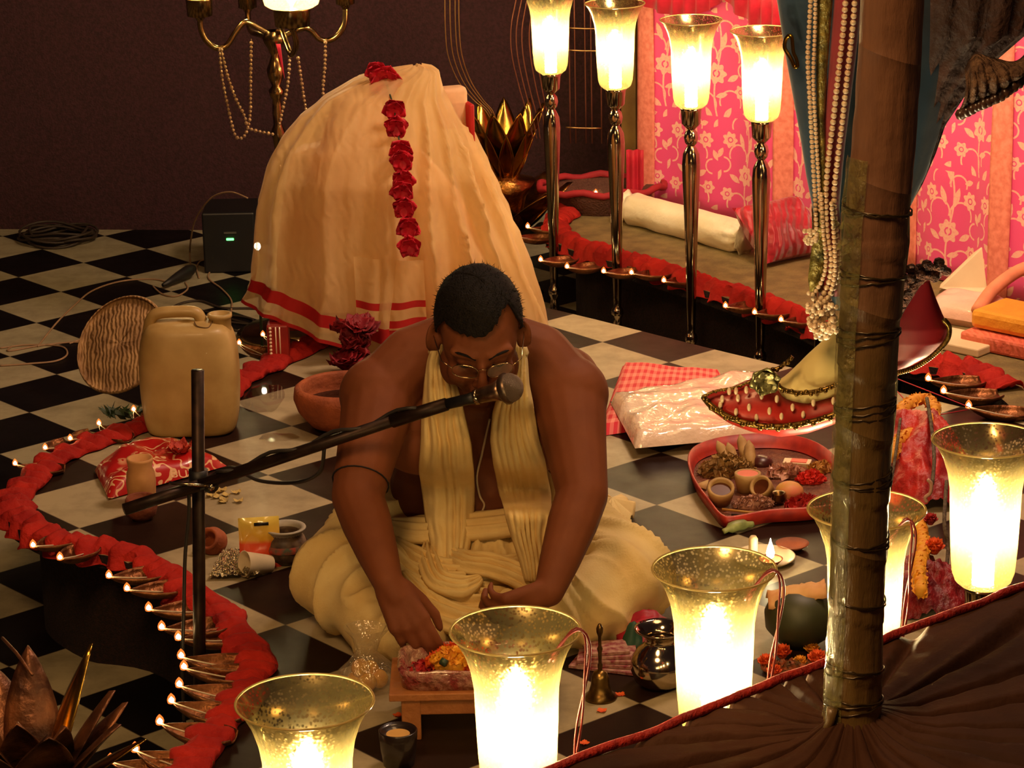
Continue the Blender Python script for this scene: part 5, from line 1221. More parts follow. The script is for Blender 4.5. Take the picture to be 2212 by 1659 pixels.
pts = [Vector((p.x, YD - 0.43 * math.sqrt(max(0.0, .135 ** 2 - (p.x - atY(1885, 100, YD).x) ** 2)) - 0.006, p.z)) for p in pts]
g.tube(catmull(pts, 5, True), 0.0028, 6, closed=True); mesh('gold_embroidery', g, M_gold, doll)
# white stockinged foot and front shoe
M_sock = mat('cream_stocking', 'e6d896', 0.6, col2='d6c47c', nscale=5)
g = G(); fts = [(1852, 640, 0.018), (1850, 690, 0.024), (1842, 740, 0.033), (1815, 780, 0.038), (1775, 812, 0.036), (1735, 838, 0.030), (1690, 856, 0.022)]
chainc(g, [atY(x, y, YD - .0) for x, y, r in fts], [r for x, y, r in fts], 20); chainc(g, [atY(1845, 745, YD), atY(1890, 810, YD)], [0.034, 0.032], 18)
remeshed('foot', g, M_sock, doll, 0.004, 8)
def shoe(name, top, bot, wid, Y, mt):
    xs = sorted(set([p[0] for p in top] + [p[0] for p in bot])); x0, x1 = xs[0], xs[-1]; g = G(); nv, nu = 44, 28; V = []
    for j in range(nv + 1):
        x = x0 + (x1 - x0) * j / nv; t = interp([p[0] for p in top], [p[1] for p in top], x); b = interp([p[0] for p in bot], [p[1] for p in bot], x); w_ = interp([p[0] for p in wid], [p[1] for p in wid], x)
        Tt = atY(x, t, Y); Bb = atY(x, b, Y); c = (Tt + Bb) / 2; hh = (Tt.z - Bb.z) / 2
        for i in range(nu):
            th = 2 * PI * i / nu; s_, c2 = math.sin(th), math.cos(th)
            V.append(c + Vector((0, (abs(c2) ** 0.8) * (1 if c2 > 0 else -1) * w_ * (1 - 0.25 * max(0, s_)), (abs(s_) ** 0.9) * (1 if s_ > 0 else -1) * hh)))
    g.add(V, [(j * nu + i, j * nu + (i + 1) % nu, (j + 1) * nu + (i + 1) % nu, (j + 1) * nu + i) for j in range(nv) for i in range(nu)] + [tuple(range(nu)), tuple(nv * nu + i for i in range(nu))])
    return mesh(name, g, mt, doll)
M_shoe = mat('red_beaded_leather', 'b3261e', 0.42, col2='8e1a18', nscale=9, coat=0.2)
top = [(1516, 856), (1535, 848), (1580, 838), (1625, 818), (1655, 812), (1690, 842), (1740, 850), (1800, 838), (1860, 812), (1930, 770)]
bot = [(1516, 860), (1535, 885), (1575, 912), (1625, 930), (1680, 938), (1740, 930), (1800, 910), (1860, 878), (1930, 830)]
wid = [(1516, 0.002), (1540, 0.016), (1600, 0.032), (1680, 0.042), (1780, 0.040), (1880, 0.034), (1930, 0.025)]
sh1 = shoe('shoe', top, bot, wid, YD, M_shoe)
def wx(x): return interp([p[0] for p in wid], [p[1] for p in wid], x)
def rope(name, pts, r, mt, parent, Yf=None, step=1.5):
    P = [atY(x, y, (YD - wx(x) * 0.92 - .004) if Yf is None else Yf) for x, y in pts]; Q = catmull(P, 8); L = [0]
    for i in range(1, len(Q)): L.append(L[-1] + (Q[i] - Q[i - 1]).length)
    g = G(); n = int(L[-1] / (r * step)); g.tube(Q, r * 0.8, 6)
    for k in range(n + 1):
        c = Vector([interp(L, [q[a] for q in Q], k * r * step) for a in range(3)]); g.ball(c + Vector((0, -r * .5, r * 0.5 * math.sin(k * 2.1))), r * 0.75, 6)
    return mesh(name, g, mt, parent)
M_trim = mat('tarnished_gold_trim', '9a7c3c', 0.28, metal=0.8, col2='4e3a18', nscale=160)
rope('edge_trim', [(1520, 858), (1538, 878), (1575, 901), (1625, 917), (1680, 922), (1740, 914), (1800, 896), (1860, 864), (1930, 815)], 0.0055, M_trim, sh1)
rope('opening_trim', [(1660, 800), (1672, 822), (1690, 840), (1720, 848), (1760, 846), (1800, 834), (1860, 808)], 0.0045, M_trim, sh1, YD - 0.040)
rope('opening_trim', [(1660, 800), (1680, 796), (1700, 782), (1712, 770)], 0.004, M_trim, sh1, YD - 0.034)
rope('toe_trim', [(1518, 856), (1545, 845), (1590, 836), (1630, 820)], 0.0026, M_trim, sh1, YD - 0.018)
g = G()
for (x, y) in [(1590, 845), (1575, 845), (1612, 842), (1560, 862), (1594, 860), (1645, 855), (1678, 862), (1590, 890), (1618, 880), (1662, 888), (1712, 880), (1757, 870), (1782, 842), (1634, 902), (1688, 900), (1735, 896), (1556, 875), (1800, 866)]:
    P = atY(x, y, YD - wx(x) * 0.86 - 0.004); g.ball(P, 0.0042, 9, squash=(0.75, 0.7, 1.4))
mesh('pearl_studs', g, M_pearl, sh1)
P = atY(1652, 822, YD - 0.042); g = bloom(P, 0.022, 6, 2, FR, 0.2, 0.3, 0.4); mesh('rosette', g, mat('gold_grey_rosette', '8f8650', 0.35, metal=0.6, col2='4c4828', nscale=90), sh1, solid=0.0012)
# second leg and rear shoe
YR = 3.95
g = G(); chainc(g, [atY(1938, 430, YR), atY(1940, 520, YR), atY(1930, 610, YR), atY(1925, 680, YR)], [0.018, 0.017, 0.016, 0.016], 14); mesh('rear_leg', g, mat('pale_olive_stocking', '8f8250', 0.6), doll)
rows2 = [(606, 1975, 2008), (640, 1955, 2020), (680, 1930, 2036), (705, 1920, 2049), (735, 1915, 2044), (765, 1912, 2012), (790, 1912, 1966), (805, 1912, 1930)]
sh2 = loft('rear_shoe', rows2, YR, 0.55, mat('deep_red_leather', '8f1420', 0.5, col2='6e0f1a', nscale=9), doll)
P = [atY(x, y, YR - 0.022) for x, y in [(2040, 692), (2050, 706), (2048, 730), (2032, 752), (2005, 776), (1970, 796), (1935, 806)]]; Q = catmull(P, 8); g = G()
for k, q in enumerate(Q): g.ball(q, 0.0042, 7); 
g.tube(Q, 0.003, 6); mesh('edge_trim', g, M_trim, sh2)
g = G()
for k in range(70):
    t = random.random(); x = lerp(1925, 2040, t) + random.uniform(-14, 14); y = lerp(640, 578, t) + random.uniform(-16, 22) - 20 * math.sin(t * PI); g.ball(atY(x, y, YR - 0.02 + random.uniform(-.02, .02)), random.uniform(0.004, 0.009), 7)
g.tube(catmull([atY(1930, 690, YR - .03), atY(1960, 640, YR - .035), atY(1990, 600, YR - .03), atY(2040, 580, YR - .02)], 6), 0.008, 8)
mesh('pompom_trim', g, mat('brown_pompom', '8a5a44', 0.7, col2='33201a', nscale=120, bump=.8, bscale=200), sh2)
# cords that hang below the rear shoe
for pts in ([(1935, 812), (1932, 880), (1925, 950), (1918, 1030)], ):
    g = G(); g.tube(catmull([atY(x, y, YR) for x, y in pts], 6), 0.0035, 7); mesh('hanging_cord', g, mat('olive_cord', '4a4428', 0.7), doll)

# ================================================================ gilded leaves, bottom left
gl = Vector((atY(70, 1640, 4.35).x, 4.35, 0)); gz = atY(70, 1700, 4.35).z
lf = thing('gilded_leaf_plant', 'dark bronze lotus of long pointed gilded leaves at the bottom left corner', 'ornament', gl)
g = G(); g.lathe(gl, [(0.0, 0), (0.12, 0.0), (0.12, 0.02), (0.03, 0.06), (0.022, gz - 0.06), (0.06, gz), (0.02, gz + 0.02)], 24); mesh('base', g, M_brz, lf)
M_lf = mat('bronze_gilt_leaf', '8a5838', 0.42, metal=0.6, col2='38201a', nscale=14, bump=0.3, bscale=30)
for k, (a, lean, L_, w_, m_) in enumerate([(-1.0, .8, .17, .03, 0), (0.35, .65, .19, .024, 0), (-2.4, .35, .2, .03, 0), (2.1, .5, .22, .03, 0), (-0.35, .62, .20, .030, 0), (0.15, .45, .215, .026, 0), (-1.2, .5, .21, .034, 0), (-2.0, .6, .24, .036, 0), (2.6, .55, .26, .035, 0), (1.7, .3, .25, .03, 0), (-2.8, .75, .25, .034, 0), (0.7, .3, .27, .016, 1), (-0.75, 0.3, .18, .028, 0), (-1.6, .25, .20, .03, 0), (3.1, .4, .28, .024, 1), (0.0, .9, .17, .018, 1)]):
    mesh('leaf', petal(gl + Vector((0.012 * math.cos(a), 0.012 * math.sin(a), gz - 0.03)), a, lean, L_, w_ * 1.6, 0.12), M_lotus if m_ else M_lf, lf, solid=0.002)
g = G(); g.tube([atY(5, 1378, 4.5), atY(35, 1410, 4.45), atY(70, 1458, 4.38)], 0.003, 6); mesh('stalk', g, M_lf, lf)
# ================================================================ offerings and utensils on the stage
def oz(px, py, z=0.0): return at(px, py, HP + z)
M_terra = mat('terracotta', 'a8562c', 0.75, col2='7e3c1e', nscale=14, bump=0.2, bscale=80)
M_terrad = mat('dark_terracotta', '8a4426', 0.75, col2='5e2c18', nscale=14, bump=0.2, bscale=80)
# jerrycan ---------------------------------------------------------
jc = oz(411, 945); jc = Vector((jc.x, jc.y + 0.06, HP))
pxm = (jc.y ** 2 + (HC - .4) ** 2) ** .5 / FP
can_ = thing('jerrycan', 'cream plastic jerrycan with moulded handle and open spout behind the microphone pole', 'jerrycan', jc)
M_can = mat('milky_plastic', 'd4b676', 0.45, col2='a8874c', nscale=7, trans=0.15, coat=0.1)
jr = [(0.0, 0.80, 0.85), (0.006, 0.87, 0.92), (0.02, 0.92, 0.97), (0.06, 0.97, 1.0), (0.12, 1.0, 1.0), (0.18, 0.99, 1.0), (0.215, 0.955, 0.98), (0.24, 0.90, 0.94), (0.258, 0.80, 0.88), (0.268, 0.70, 0.8), (0.2705, 0.0, 0.0)]
g = G(); nu = 48; V = []; W_, D_ = 0.118, 0.078
for z, kx, ky in jr:
    for i in range(nu):
        a = 2 * PI * i / nu; c, s = math.cos(a), math.sin(a); x = abs(c) ** 0.55 * (1 if c > 0 else -1) * W_ * kx; y = abs(s) ** 0.55 * (1 if s > 0 else -1) * D_ * ky
        V.append(jc + Vector((x, y, z + (0.0 if z < .2 else 0.002 * math.cos(a * 2)))))
g.add(V, [(j * nu + i, j * nu + (i + 1) % nu, (j + 1) * nu + (i + 1) % nu, (j + 1) * nu + i) for j in range(len(jr) - 1) for i in range(nu)] + [tuple(range(nu))]); mesh('body', g, M_can, can_, sub=1)
g = G(); g.tube(catmull([jc + Vector(q) for q in [(-0.095, 0, 0.235), (-0.085, 0, 0.272), (-0.068, 0, 0.288), (-0.03, 0, 0.292), (0.018, 0, 0.290), (0.032, 0, 0.275), (0.036, 0, 0.25)]], 6), 0.0125, 12, flat=1.15); mesh('handle', g, M_can, can_)
g = G(); g.lathe(jc + Vector((0.078, 0, 0.245)), [(0.026, 0.0), (0.026, 0.030), (0.029, 0.032), (0.029, 0.040), (0.022, 0.041), (0.021, 0.012), (0.0, 0.012)], 24); mesh('spout', g, M_can, can_)
g = G(); g.tube(catmull([jc + Vector(q) for q in [(0.02, -0.02, 0.272), (0.03, -0.045, 0.268), (0.055, -0.05, 0.266), (0.062, -0.02, 0.272)]], 6), 0.0014, 5); mesh('cord', g, mat('brown_cord', '6e5230', 0.7), can_)
# winnowing disc leaning behind it
dc = oz(255, 850); dc = Vector((dc.x + 0.01, dc.y + .06, HP + 0.107)); R_ = Matrix.Rotation(-0.55, 3, 'Z') @ Matrix.Rotation(0.95, 3, 'X')
M_cane = mat('woven_cane', 'b08a5a', 0.75, col2='7e5c38', nscale=20, bump=0.35, bscale=60, wave=30)
g = G(); g.lathe(dc, [(0.0, 0.012), (0.06, 0.010), (0.10, 0.004), (0.125, -0.004), (0.13, 0.004), (0.126, 0.010)], 40, M=R_); mesh_ = mesh('cane_tray', g, M_cane, loc=dc, solid=0.003); tag(mesh_, 'round woven cane tray leaning behind the jerrycan', 'tray')
g = G()
for k in range(34):
    a = random.uniform(0, 2 * PI); P = oz(268, 905) + Vector((random.uniform(-.04, .035), random.uniform(-.02, .03), 0.004)); d = Vector((math.cos(a), math.sin(a), random.uniform(0.2, 1.2))).normalized(); e = d.orthogonal().normalized()
    g.add([P, P + d * 0.02 + e * 0.006, P + d * 0.045, P + d * 0.02 - e * 0.006], [(0, 1, 2, 3)])
tag(mesh('betel_leaves', g, mat('dark_leaf_green', '33452a', 0.5, col2='1f2c18'), loc=oz(268, 905)), 'small bunch of dark green leaves at the foot of the cane tray', 'leaves', kind='stuff')
# vessels by lathe -----------------------------------------------------
def vessel(name, label, cat, P, prof, mt, M=None, inner=None, parts=(), group=None, sx=1):
    """prof outer bottom->rim then inner down; parts: (name, prof, mat)"""
    t = thing(name, label, cat, P, group); g = G(); g.lathe(P, prof, 36, M=M, sx=sx); mesh('body', g, mt, t)
    for nm, pr, m_ in parts: g = G(); g.lathe(P, pr, 32, M=M, sx=sx); mesh(nm, g, m_, t)
    return t
bc = oz(745, 935); M_waterd = mat('dark_water', '1a0f0a', 0.08)
vessel('clay_bowl', 'wide terracotta bowl standing on the stage behind the man left arm', 'bowl', bc + Vector((0.0, .05, 0)), [(0.0, 0.0), (0.05, 0.0), (0.085, 0.012), (0.112, 0.045), (0.122, 0.075), (0.119, 0.098), (0.108, 0.106), (0.101, 0.1), (0.108, 0.075), (0.095, 0.04), (0.05, 0.018), (0.0, 0.016)], M_terra, parts=[('water', [(0.0, 0.06), (0.103, 0.06)], M_waterd)])
# shiny wet patch
def puddle(P, rx, ry, sd, lab):
    g = G(); n = 30; ring = [P + Vector((math.cos(a) * rx * (1 + .35 * nz(math.cos(a) * 1.5, math.sin(a) * 1.5, sd)), math.sin(a) * ry * (1 + .35 * nz(math.cos(a) * 2, math.sin(a) * 2, sd + 3)), 0.0012)) for a in [2 * PI * k / n for k in range(n)]]
    g.add(ring + [P + Vector((0, 0, 0.002))], [(i, (i + 1) % n, n) for i in range(n)]); m = MATS.get('clear_water')
    if not m:
        m, t = newmat('clear_water'); t.fin(t.n('MixShader', {0: t.n('Fresnel', {'IOR': 1.6}).outputs[0], 1: t.n('BsdfTransparent').outputs[0], 2: t.n('BsdfGlossy', {'Roughness': 0.03}).outputs[0]}).outputs[0])
    tag(mesh('water_puddle', g, m, loc=P), lab, 'water', kind='stuff')
puddle(oz(570, 860), 0.055, 0.12, 1, 'wet shining patch on the tiles between jerrycan and clay bowl'); puddle(oz(600, 945), 0.05, 0.03, 5, 'small wet patch on the white tile right of the jerrycan')
# clay cups stacked in front of the packet
for k, (x, y, S, lab) in enumerate([(304, 1142, 1.0, 'small brown clay pot standing on the dark tile below the end of the boom'), ]):
    vessel('clay_pot', lab, 'pot', oz(x, y - 14) + Vector((0, .02, 0)), [(0, 0), (0.018, 0), (0.032, 0.012), (0.036, 0.03), (0.034, 0.045), (0.030, 0.052), (0.027, 0.05), (0.03, 0.03), (0.0, 0.01)], M_terrad)
P = oz(304, 1095) + Vector((0, .03, 0.0))
vessel('clay_cup', 'tall pale clay cup with flared rim beside the red printed packet', 'cup', P, [(0, 0), (0.026, 0.0), (0.031, 0.02), (0.033, 0.05), (0.031, 0.07), (0.026, 0.082), (0.029, 0.098), (0.029, 0.104), (0.025, 0.104), (0.022, 0.085), (0, 0.08)], mat('pale_clay', 'c49058', 0.75, col2='a06c3e', nscale=14))
P = oz(453, 1210) + Vector((0.004, .02, 0)); Rt = Matrix.Rotation(-0.45, 3, 'Z') @ Matrix.Rotation(1.0, 3, 'X')
vessel('clay_pot', 'small clay pot lying tilted, dark mouth to the front, right of the microphone pole', 'pot', P + Vector((0, 0.025, 0.025)), [(0, -0.028), (0.018, -0.026), (0.029, -0.010), (0.030, 0.006), (0.022, 0.018), (0.024, 0.026), (0.019, 0.027), (0.015, 0.018), (0.022, 0.004), (0.0, -0.018)], M_terra, M=Rt)
# red printed packet with pale lettering
def printed():
    m, t = newmat('red_printed_cloth'); pos = t.n('TexCoord').outputs['Object']
    wv = t.n('TexWave', {'Vector': pos, 'Scale': 13.0, 'Distortion': 14.0, 'Detail': 1.0, 'Detail Scale': 2.0}, wave_type='RINGS').outputs[0]
    k = t.ramp(wv, [(0.74, (0, 0, 0)), (0.80, (1, 1, 1))]); big = t.ramp(t.n('TexNoise', {'Vector': pos, 'Scale': 9.0}).outputs[0], [(0.38, (0, 0, 0)), (0.44, (1, 1, 1))])
    base = t.mixc(t.math('MULTIPLY', k, big), lin('b01a18'), lin('e2b080')); p = t.n('BsdfPrincipled', {'Base Color': base, 'Roughness': 0.35, 'Coat Weight': 0.3}); t.fin(p.outputs[0]); return m
M_print = printed()
pk = oz(352, 1028); pkt = thing('printed_packet', 'red packet printed with pale curly lettering lying in front of the jerrycan', 'packet', pk)
g = G(); n = 26
def pkf(sgn):
    cor = [oz(205, 1020), oz(235, 1082), oz(490, 1010), oz(330, 962)]
    def fn(u, v):
        a = cor[0].lerp(cor[3], v); b = cor[1].lerp(cor[2], v); p = a.lerp(b, u); h = (max(0, 1 - (2 * u - 1) ** 4) * max(0, 1 - (2 * v - 1) ** 4)) ** .5
        return p + Vector((0, 0, 0.004 + (0.045 * h * (1 + .5 * nz(u * 4, v * 4, 1)) if sgn else 0)))
    return fn
g.grid(pkf(1), n, n); g.grid(pkf(0), n, n); mesh('wrapper', g, M_print, pkt)
def text_obj(body_, P, size, normal_rot, mt, parent, name='lettering'):
    cu_ = bpy.data.curves.new(name, 'FONT'); cu_.body = body_; cu_.size = size; cu_.extrude = 0.0004; cu_.align_x = 'CENTER'
    t_ = bpy.data.objects.new('t', cu_); COL.objects.link(t_); dg_ = bpy.context.evaluated_depsgraph_get(); m_ = bpy.data.meshes.new_from_object(t_.evaluated_get(dg_), depsgraph=dg_); bpy.data.objects.remove(t_); m_.materials.clear(); m_.materials.append(mt)
    o = bpy.data.objects.new(name, m_); COL.objects.link(o); o.parent = parent; o.location = P - ORG[parent.name]; o.rotation_euler = normal_rot; return o
text_obj('BUX*', oz(405, 1032, 0.052), 0.032, (0.55, 0.15, 0.32), mat('pale_print', 'e2b080', 0.6), pkt)
g = bloom(oz(390, 975, 0.045), 0.03, 6, 2, Matrix.Identity(3), 0.6, 0.4, 0.6); g.ball(oz(372, 985, 0.028), 0.036, 12, squash=(1.4, 1, .5)); mesh('orange_cloth_knot', g, mat('orange_red_cloth', 'c8452a', 0.7, col2='a02a20', bump=.4), pkt)
# yellow petals / scraps
g = G()
for k in range(9):
    P = oz(470 + random.uniform(-18, 50), 1072 + random.uniform(-14, 14), 0.003); q = bloom(P, 0.012, 3, 1, Matrix.Identity(3), 0.4, k, 0.6); g.add(q.v, q.f)
tag(mesh('flower_petals', g, mat('pale_yellow_petal', 'cbb068', 0.7), loc=oz(480, 1072)), 'few pale yellow petals scattered on the white tile right of the clamp', 'petals', kind='stuff')
# foil
g = G(); fc = oz(515, 1225); g.grid(lambda u, v: fc + Vector(((u - .5) * 0.105 * (1 - 0.3 * v), (v - .5) * 0.15, 0.012 + 0.013 * nz(u * 9, v * 9, 1) + 0.008 * nz(u * 22, v * 22, 4))), 34, 34)
tag(mesh('crumpled_foil', g, mat('aluminium_foil', 'c9bd98', 0.18, metal=1.0, bump=.8, bscale=90), loc=fc, smooth=False), 'crumpled silver foil on the tiles beside the orange packet', 'foil')
# orange/yellow packet standing in the painted pot
pp = oz(612, 1225) + Vector((0.004, .03, 0))
vessel('painted_pot', 'dark painted clay pot with pale grey rim left of the man knee', 'pot', pp, [(0, 0), (0.026, 0), (0.042, 0.016), (0.047, 0.038), (0.040, 0.056), (0.034, 0.062), (0.040, 0.072), (0.043, 0.074), (0.036, 0.073), (0.030, 0.062), (0.038, 0.04), (0, 0.03)], mat('painted_pot', '3c2a20', 0.5, col2='6e5a44', nscale=45), parts=[('rim', [(0.034, 0.0625), (0.041, 0.0725), (0.0445, 0.0755), (0.0435, 0.078), (0.035, 0.0765), (0.032, 0.067)], mat('grey_paint', 'a39c8c', 0.5)), ('painted_band', [(0.0475, 0.032), (0.0485, 0.038), (0.0455, 0.046)], mat('red_paint', 'b04030', 0.5, col2='4c5a4c', nscale=70))])
def pouch(name, label, P, w_, h_, cols, tilt, rz):
    t = thing(name, label, 'packet', P); R_ = Matrix.Rotation(rz, 3, 'Z') @ Matrix.Rotation(tilt, 3, 'X'); g = G(); n = 16
    for sg in (1, -1): g.grid(lambda u, v: P + R_ @ Vector(((u - .5) * w_, sg * 0.010 * (max(0, 1 - (2 * u - 1) ** 2) * max(0, 1 - (2 * v - 1) ** 4)) ** .5 * (1 + .4 * nz(u * 5, v * 5, 1)), v * h_)), n, n)
    m, tt = newmat(name + '_film'); z = tt.n('SeparateXYZ', {0: tt.n('TexCoord').outputs['Generated']}).outputs[2]
    c = tt.ramp(z, [(0.0, lin(cols[0])), (0.5, lin(cols[1])), (0.58, lin(cols[2])), (1.0, lin(cols[3]))]); tt.fin(tt.n('BsdfPrincipled', {'Base Color': c, 'Roughness': 0.22, 'Coat Weight': 0.8}).outputs[0])
    mesh('film', g, m, t); g = G(); g.box(P + R_ @ Vector((0.005, -0.009, h_ * 0.88)), (0.03, 0.003, 0.006), R=R_); mesh('hang_slot', g, mat('black_plastic', '0f0e10', 0.5), t)
    g = G(); g.box(P + R_ @ Vector((-w_ * 0.33, -0.007, h_ * 0.2)), (0.01, 0.002, 0.01), R=R_); mesh('printed_mark', g, mat('dark_print', '3a2030', 0.5), t); return t
pouch('sachet', 'glossy yellow and orange plastic sachet standing against the painted pot', oz(560, 1225) + Vector((0.004, -.005, 0.0)), 0.084, 0.108, ('e0402a', 'e8582a', 'eab23a', 'e8d060'), -0.12, 0.12)
P = oz(560, 1232) + Vector((0.0, -0.02, 0.022)); Rt = Matrix.Rotation(-1.0, 3, 'Z') @ Matrix.Rotation(1.35, 3, 'X')
vessel('paper_cup', 'white paper cup lying on its side in front of the sachet', 'cup', P, [(0, -0.03), (0.018, -0.03), (0.026, 0.032), (0.0275, 0.033), (0.025, 0.032), (0.017, -0.026), (0, -0.026)], mat('white_paper', 'ecd9b0', 0.6), M=Rt)

# little table with flower tray in front of the man ----------------------
tc = oz(985, 1600); tx0 = oz(868, 1600).x; ty = oz(868, 1600).y; H_t = 0.078
stl = thing('low_wooden_stool', 'low plain wooden stool carrying the flower tray in front of the man', 'stool', (tx0 + 0.12, ty + .09, HP))
M_wood = mat('pale_wood', 'b0703a', 0.6, col2='8e5226', nscale=6, bump=.2)
g = G(); g.box((tx0 + 0.125, ty + 0.08, HP + H_t + 0.006), (0.29, 0.17, 0.014)); mesh('top', g, M_wood, stl, smooth=False, bevel=0.002)
for dx in (0.018, 0.235):
    for dy in (0.012, 0.148): g = G(); g.box((tx0 + dx, ty + dy, HP + H_t / 2), (0.034, 0.022, H_t)); mesh('leg', g, M_wood, stl, smooth=False, bevel=0.002)
g = G(); g.box((tx0 + 0.125, ty + 0.012, HP + H_t - 0.016), (0.19, 0.016, 0.03)); mesh('rail', g, M_wood, stl, smooth=False, bevel=0.002)
ZS = HP + H_t + 0.0135
tr_c = Vector((tx0 + 0.118, ty + 0.075, ZS)); trt = thing('flower_tray', 'foil wrapped square tray heaped with orange and yellow marigold petals', 'tray', tr_c)
M_wrap = mat('maroon_cellophane', '8a3030', 0.15, col2='c49a80', nscale=30, bump=1.0, bscale=50, coat=1.0)
g = G(); hx_, hy_ = 0.118, 0.068
pr = [(1.0, 0.0), (1.02, 0.02), (1.05, 0.034), (0.98, 0.037), (0.92, 0.026), (0.9, 0.008), (0, 0.008)]; V = []; nu = 64
for k, z in pr:
    for i in range(nu):
        a = 2 * PI * i / nu; c, s = math.cos(a), math.sin(a); V.append(tr_c + Vector((abs(c) ** .35 * (1 if c > 0 else -1) * hx_ * k, abs(s) ** .35 * (1 if s > 0 else -1) * hy_ * k, z + (0.007 * nz(i * .5, k * 5, 1) if z > .01 and k else 0))))
g.add(V, [(j * nu + i, j * nu + (i + 1) % nu, (j + 1) * nu + (i + 1) % nu, (j + 1) * nu + i) for j in range(len(pr) - 1) for i in range(nu)] + [tuple(range(nu))]); mesh('wrapper', g, M_wrap, trt)
M_mar = mat('marigold_orange', 'ee6a1c', 0.7, col2='d94a16', nscale=50, trans=.1); M_mary = mat('marigold_yellow', 'eeb02a', 0.7, col2='e08a1c', nscale=50, trans=.1); M_redp = mat('red_petals', 'b8201c', 0.7, col2='8a1218', nscale=40)
def heap(name, P, rx, ry, h, n, mt, parent=None, label=None, cat=None, s=0.011, sd=0):
    rnd = random.Random(sd); g = G()
    for k in range(n):
        a = rnd.uniform(0, 2 * PI); r_ = math.sqrt(rnd.random()); q = P + Vector((math.cos(a) * r_ * rx, math.sin(a) * r_ * ry, h * (1 - r_ * r_) * rnd.uniform(.6, 1) + 0.004)); d = Vector((rnd.uniform(-1, 1), rnd.uniform(-1, 1), rnd.uniform(0, 1.2))).normalized() * s; e = d.cross(Vector((rnd.uniform(-1, 1), rnd.uniform(-1, 1), rnd.uniform(-1, 1)))).normalized() * s * 0.55
        g.add([q - d * .5, q + e + Vector((0, 0, s * .3)), q + d * .5, q - e], [(0, 1, 2, 3)])
    g.ball(P + Vector((0, 0, 0.002)), 1.0, 14, M=Matrix.Diagonal(Vector((rx * .85, ry * .85, h * .8))))
    o = mesh(name, g, mt, parent, loc=None if parent else P, smooth=False); tag(o, None, None, None, 'stuff')
    if label: tag(o, label, cat)
    return o
heap('marigold_petals', tr_c + Vector((-0.012, 0.0, 0.022)), 0.062, 0.044, 0.036, 520, M_mar, trt, sd=1); heap('yellow_petals', tr_c + Vector((-0.03, -0.03, 0.034)), 0.035, 0.026, 0.03, 200, M_mary, trt, sd=2)
heap('red_petals', tr_c + Vector((0.0, 0.005, 0.010)), 0.104, 0.056, 0.014, 420, M_redp, trt, sd=3)
g = G(); g.tube([tr_c + Vector(q) for q in [(-.045, -.055, .052), (-.035, -.06, .048)]], 0.007, 7); mesh('green_leaf', g, mat('dark_leaf_green', '33452a', 0.5), trt)
g = G(); g.add([tr_c + Vector(q) for q in [(-.02, .06, .075), (.06, .065, .07), (.05, .05, .05), (0.0, .045, .045)]], [(0, 1, 2, 3)]); mesh('paper_slip', g, M_paper, trt, solid=.001, smooth=False)
# plastic bag of fruit
bg = oz(795, 1490); M_bag = None
m, t = newmat('thin_clear_plastic'); nb = t.n('TexNoise', {'Vector': t.n('TexCoord').outputs['Object'], 'Scale': 60.0, 'Detail': 3.0}).outputs[0]
bn = t.n('Bump', {'Strength': 1.0, 'Distance': 0.01, 'Height': nb}).outputs[0]
gl_ = t.n('BsdfGlossy', {'Color': (1, .95, .85, 1), 'Roughness': 0.12, 'Normal': bn}).outputs[0]; df = t.n('BsdfDiffuse', {'Color': lin('e8d8b0')}).outputs[0]
t.fin(t.n('MixShader', {0: 0.72, 1: t.n('MixShader', {0: 0.45, 1: gl_, 2: df}).outputs[0], 2: t.n('BsdfTransparent').outputs[0]}).outputs[0]); M_bag = m
bag = thing('plastic_bag', 'clear plastic bag with yellow sweets left of the flower tray', 'bag', bg)
g = G(); V = []; nu = 36; prb = [(0.02, 0.0), (0.045, 0.004), (0.054, 0.022), (0.05, 0.042), (0.034, 0.06), (0.018, 0.078), (0.026, 0.105), (0.042, 0.125)]
for r_, z in prb:
    for i in range(nu): a = 2 * PI * i / nu; V.append(bg + Vector((math.cos(a) * r_ * (1 + .25 * nz(i * .6, z * 30, 1)), math.sin(a) * r_ * 0.8 * (1 + .25 * nz(i * .6, z * 30, 4)), z)))
g.add(V, [(j * nu + i, j * nu + (i + 1) % nu, (j + 1) * nu + (i + 1) % nu, (j + 1) * nu + i) for j in range(len(prb) - 1) for i in range(nu)]); mesh('film', g, M_bag, bag)
for k, (x, y, z) in enumerate([(-.02, 0, .02), (.02, .005, .02), (0, -.015, .022), (0.004, 0.012, .035), (-.012, -.004, 0.045)]): g = G(); g.ball(bg + Vector((x, y, z)), 0.018, 12); mesh('sweet', g, mat('yellow_sweet', 'e3b03a', 0.6, col2='cf8d2a', nscale=30), bag)
# candle cup at the bottom
P = oz(862, 1650); cc_ = Vector((P.x, P.y + 0.0, HP))
vessel('dark_cup', 'dark cup filled with pale milky tea at the bottom edge', 'cup', cc_, [(0, 0), (0.027, 0.0), (0.032, 0.03), (0.034, 0.064), (0.0325, 0.066), (0.030, 0.06), (0.0, 0.052)], mat('dark_glaze', '231710', 0.3, coat=.5), parts=[('tea', [(0.0, 0.0575), (0.0305, 0.0575)], mat('milky_tea', 'd8a860', 0.3))])
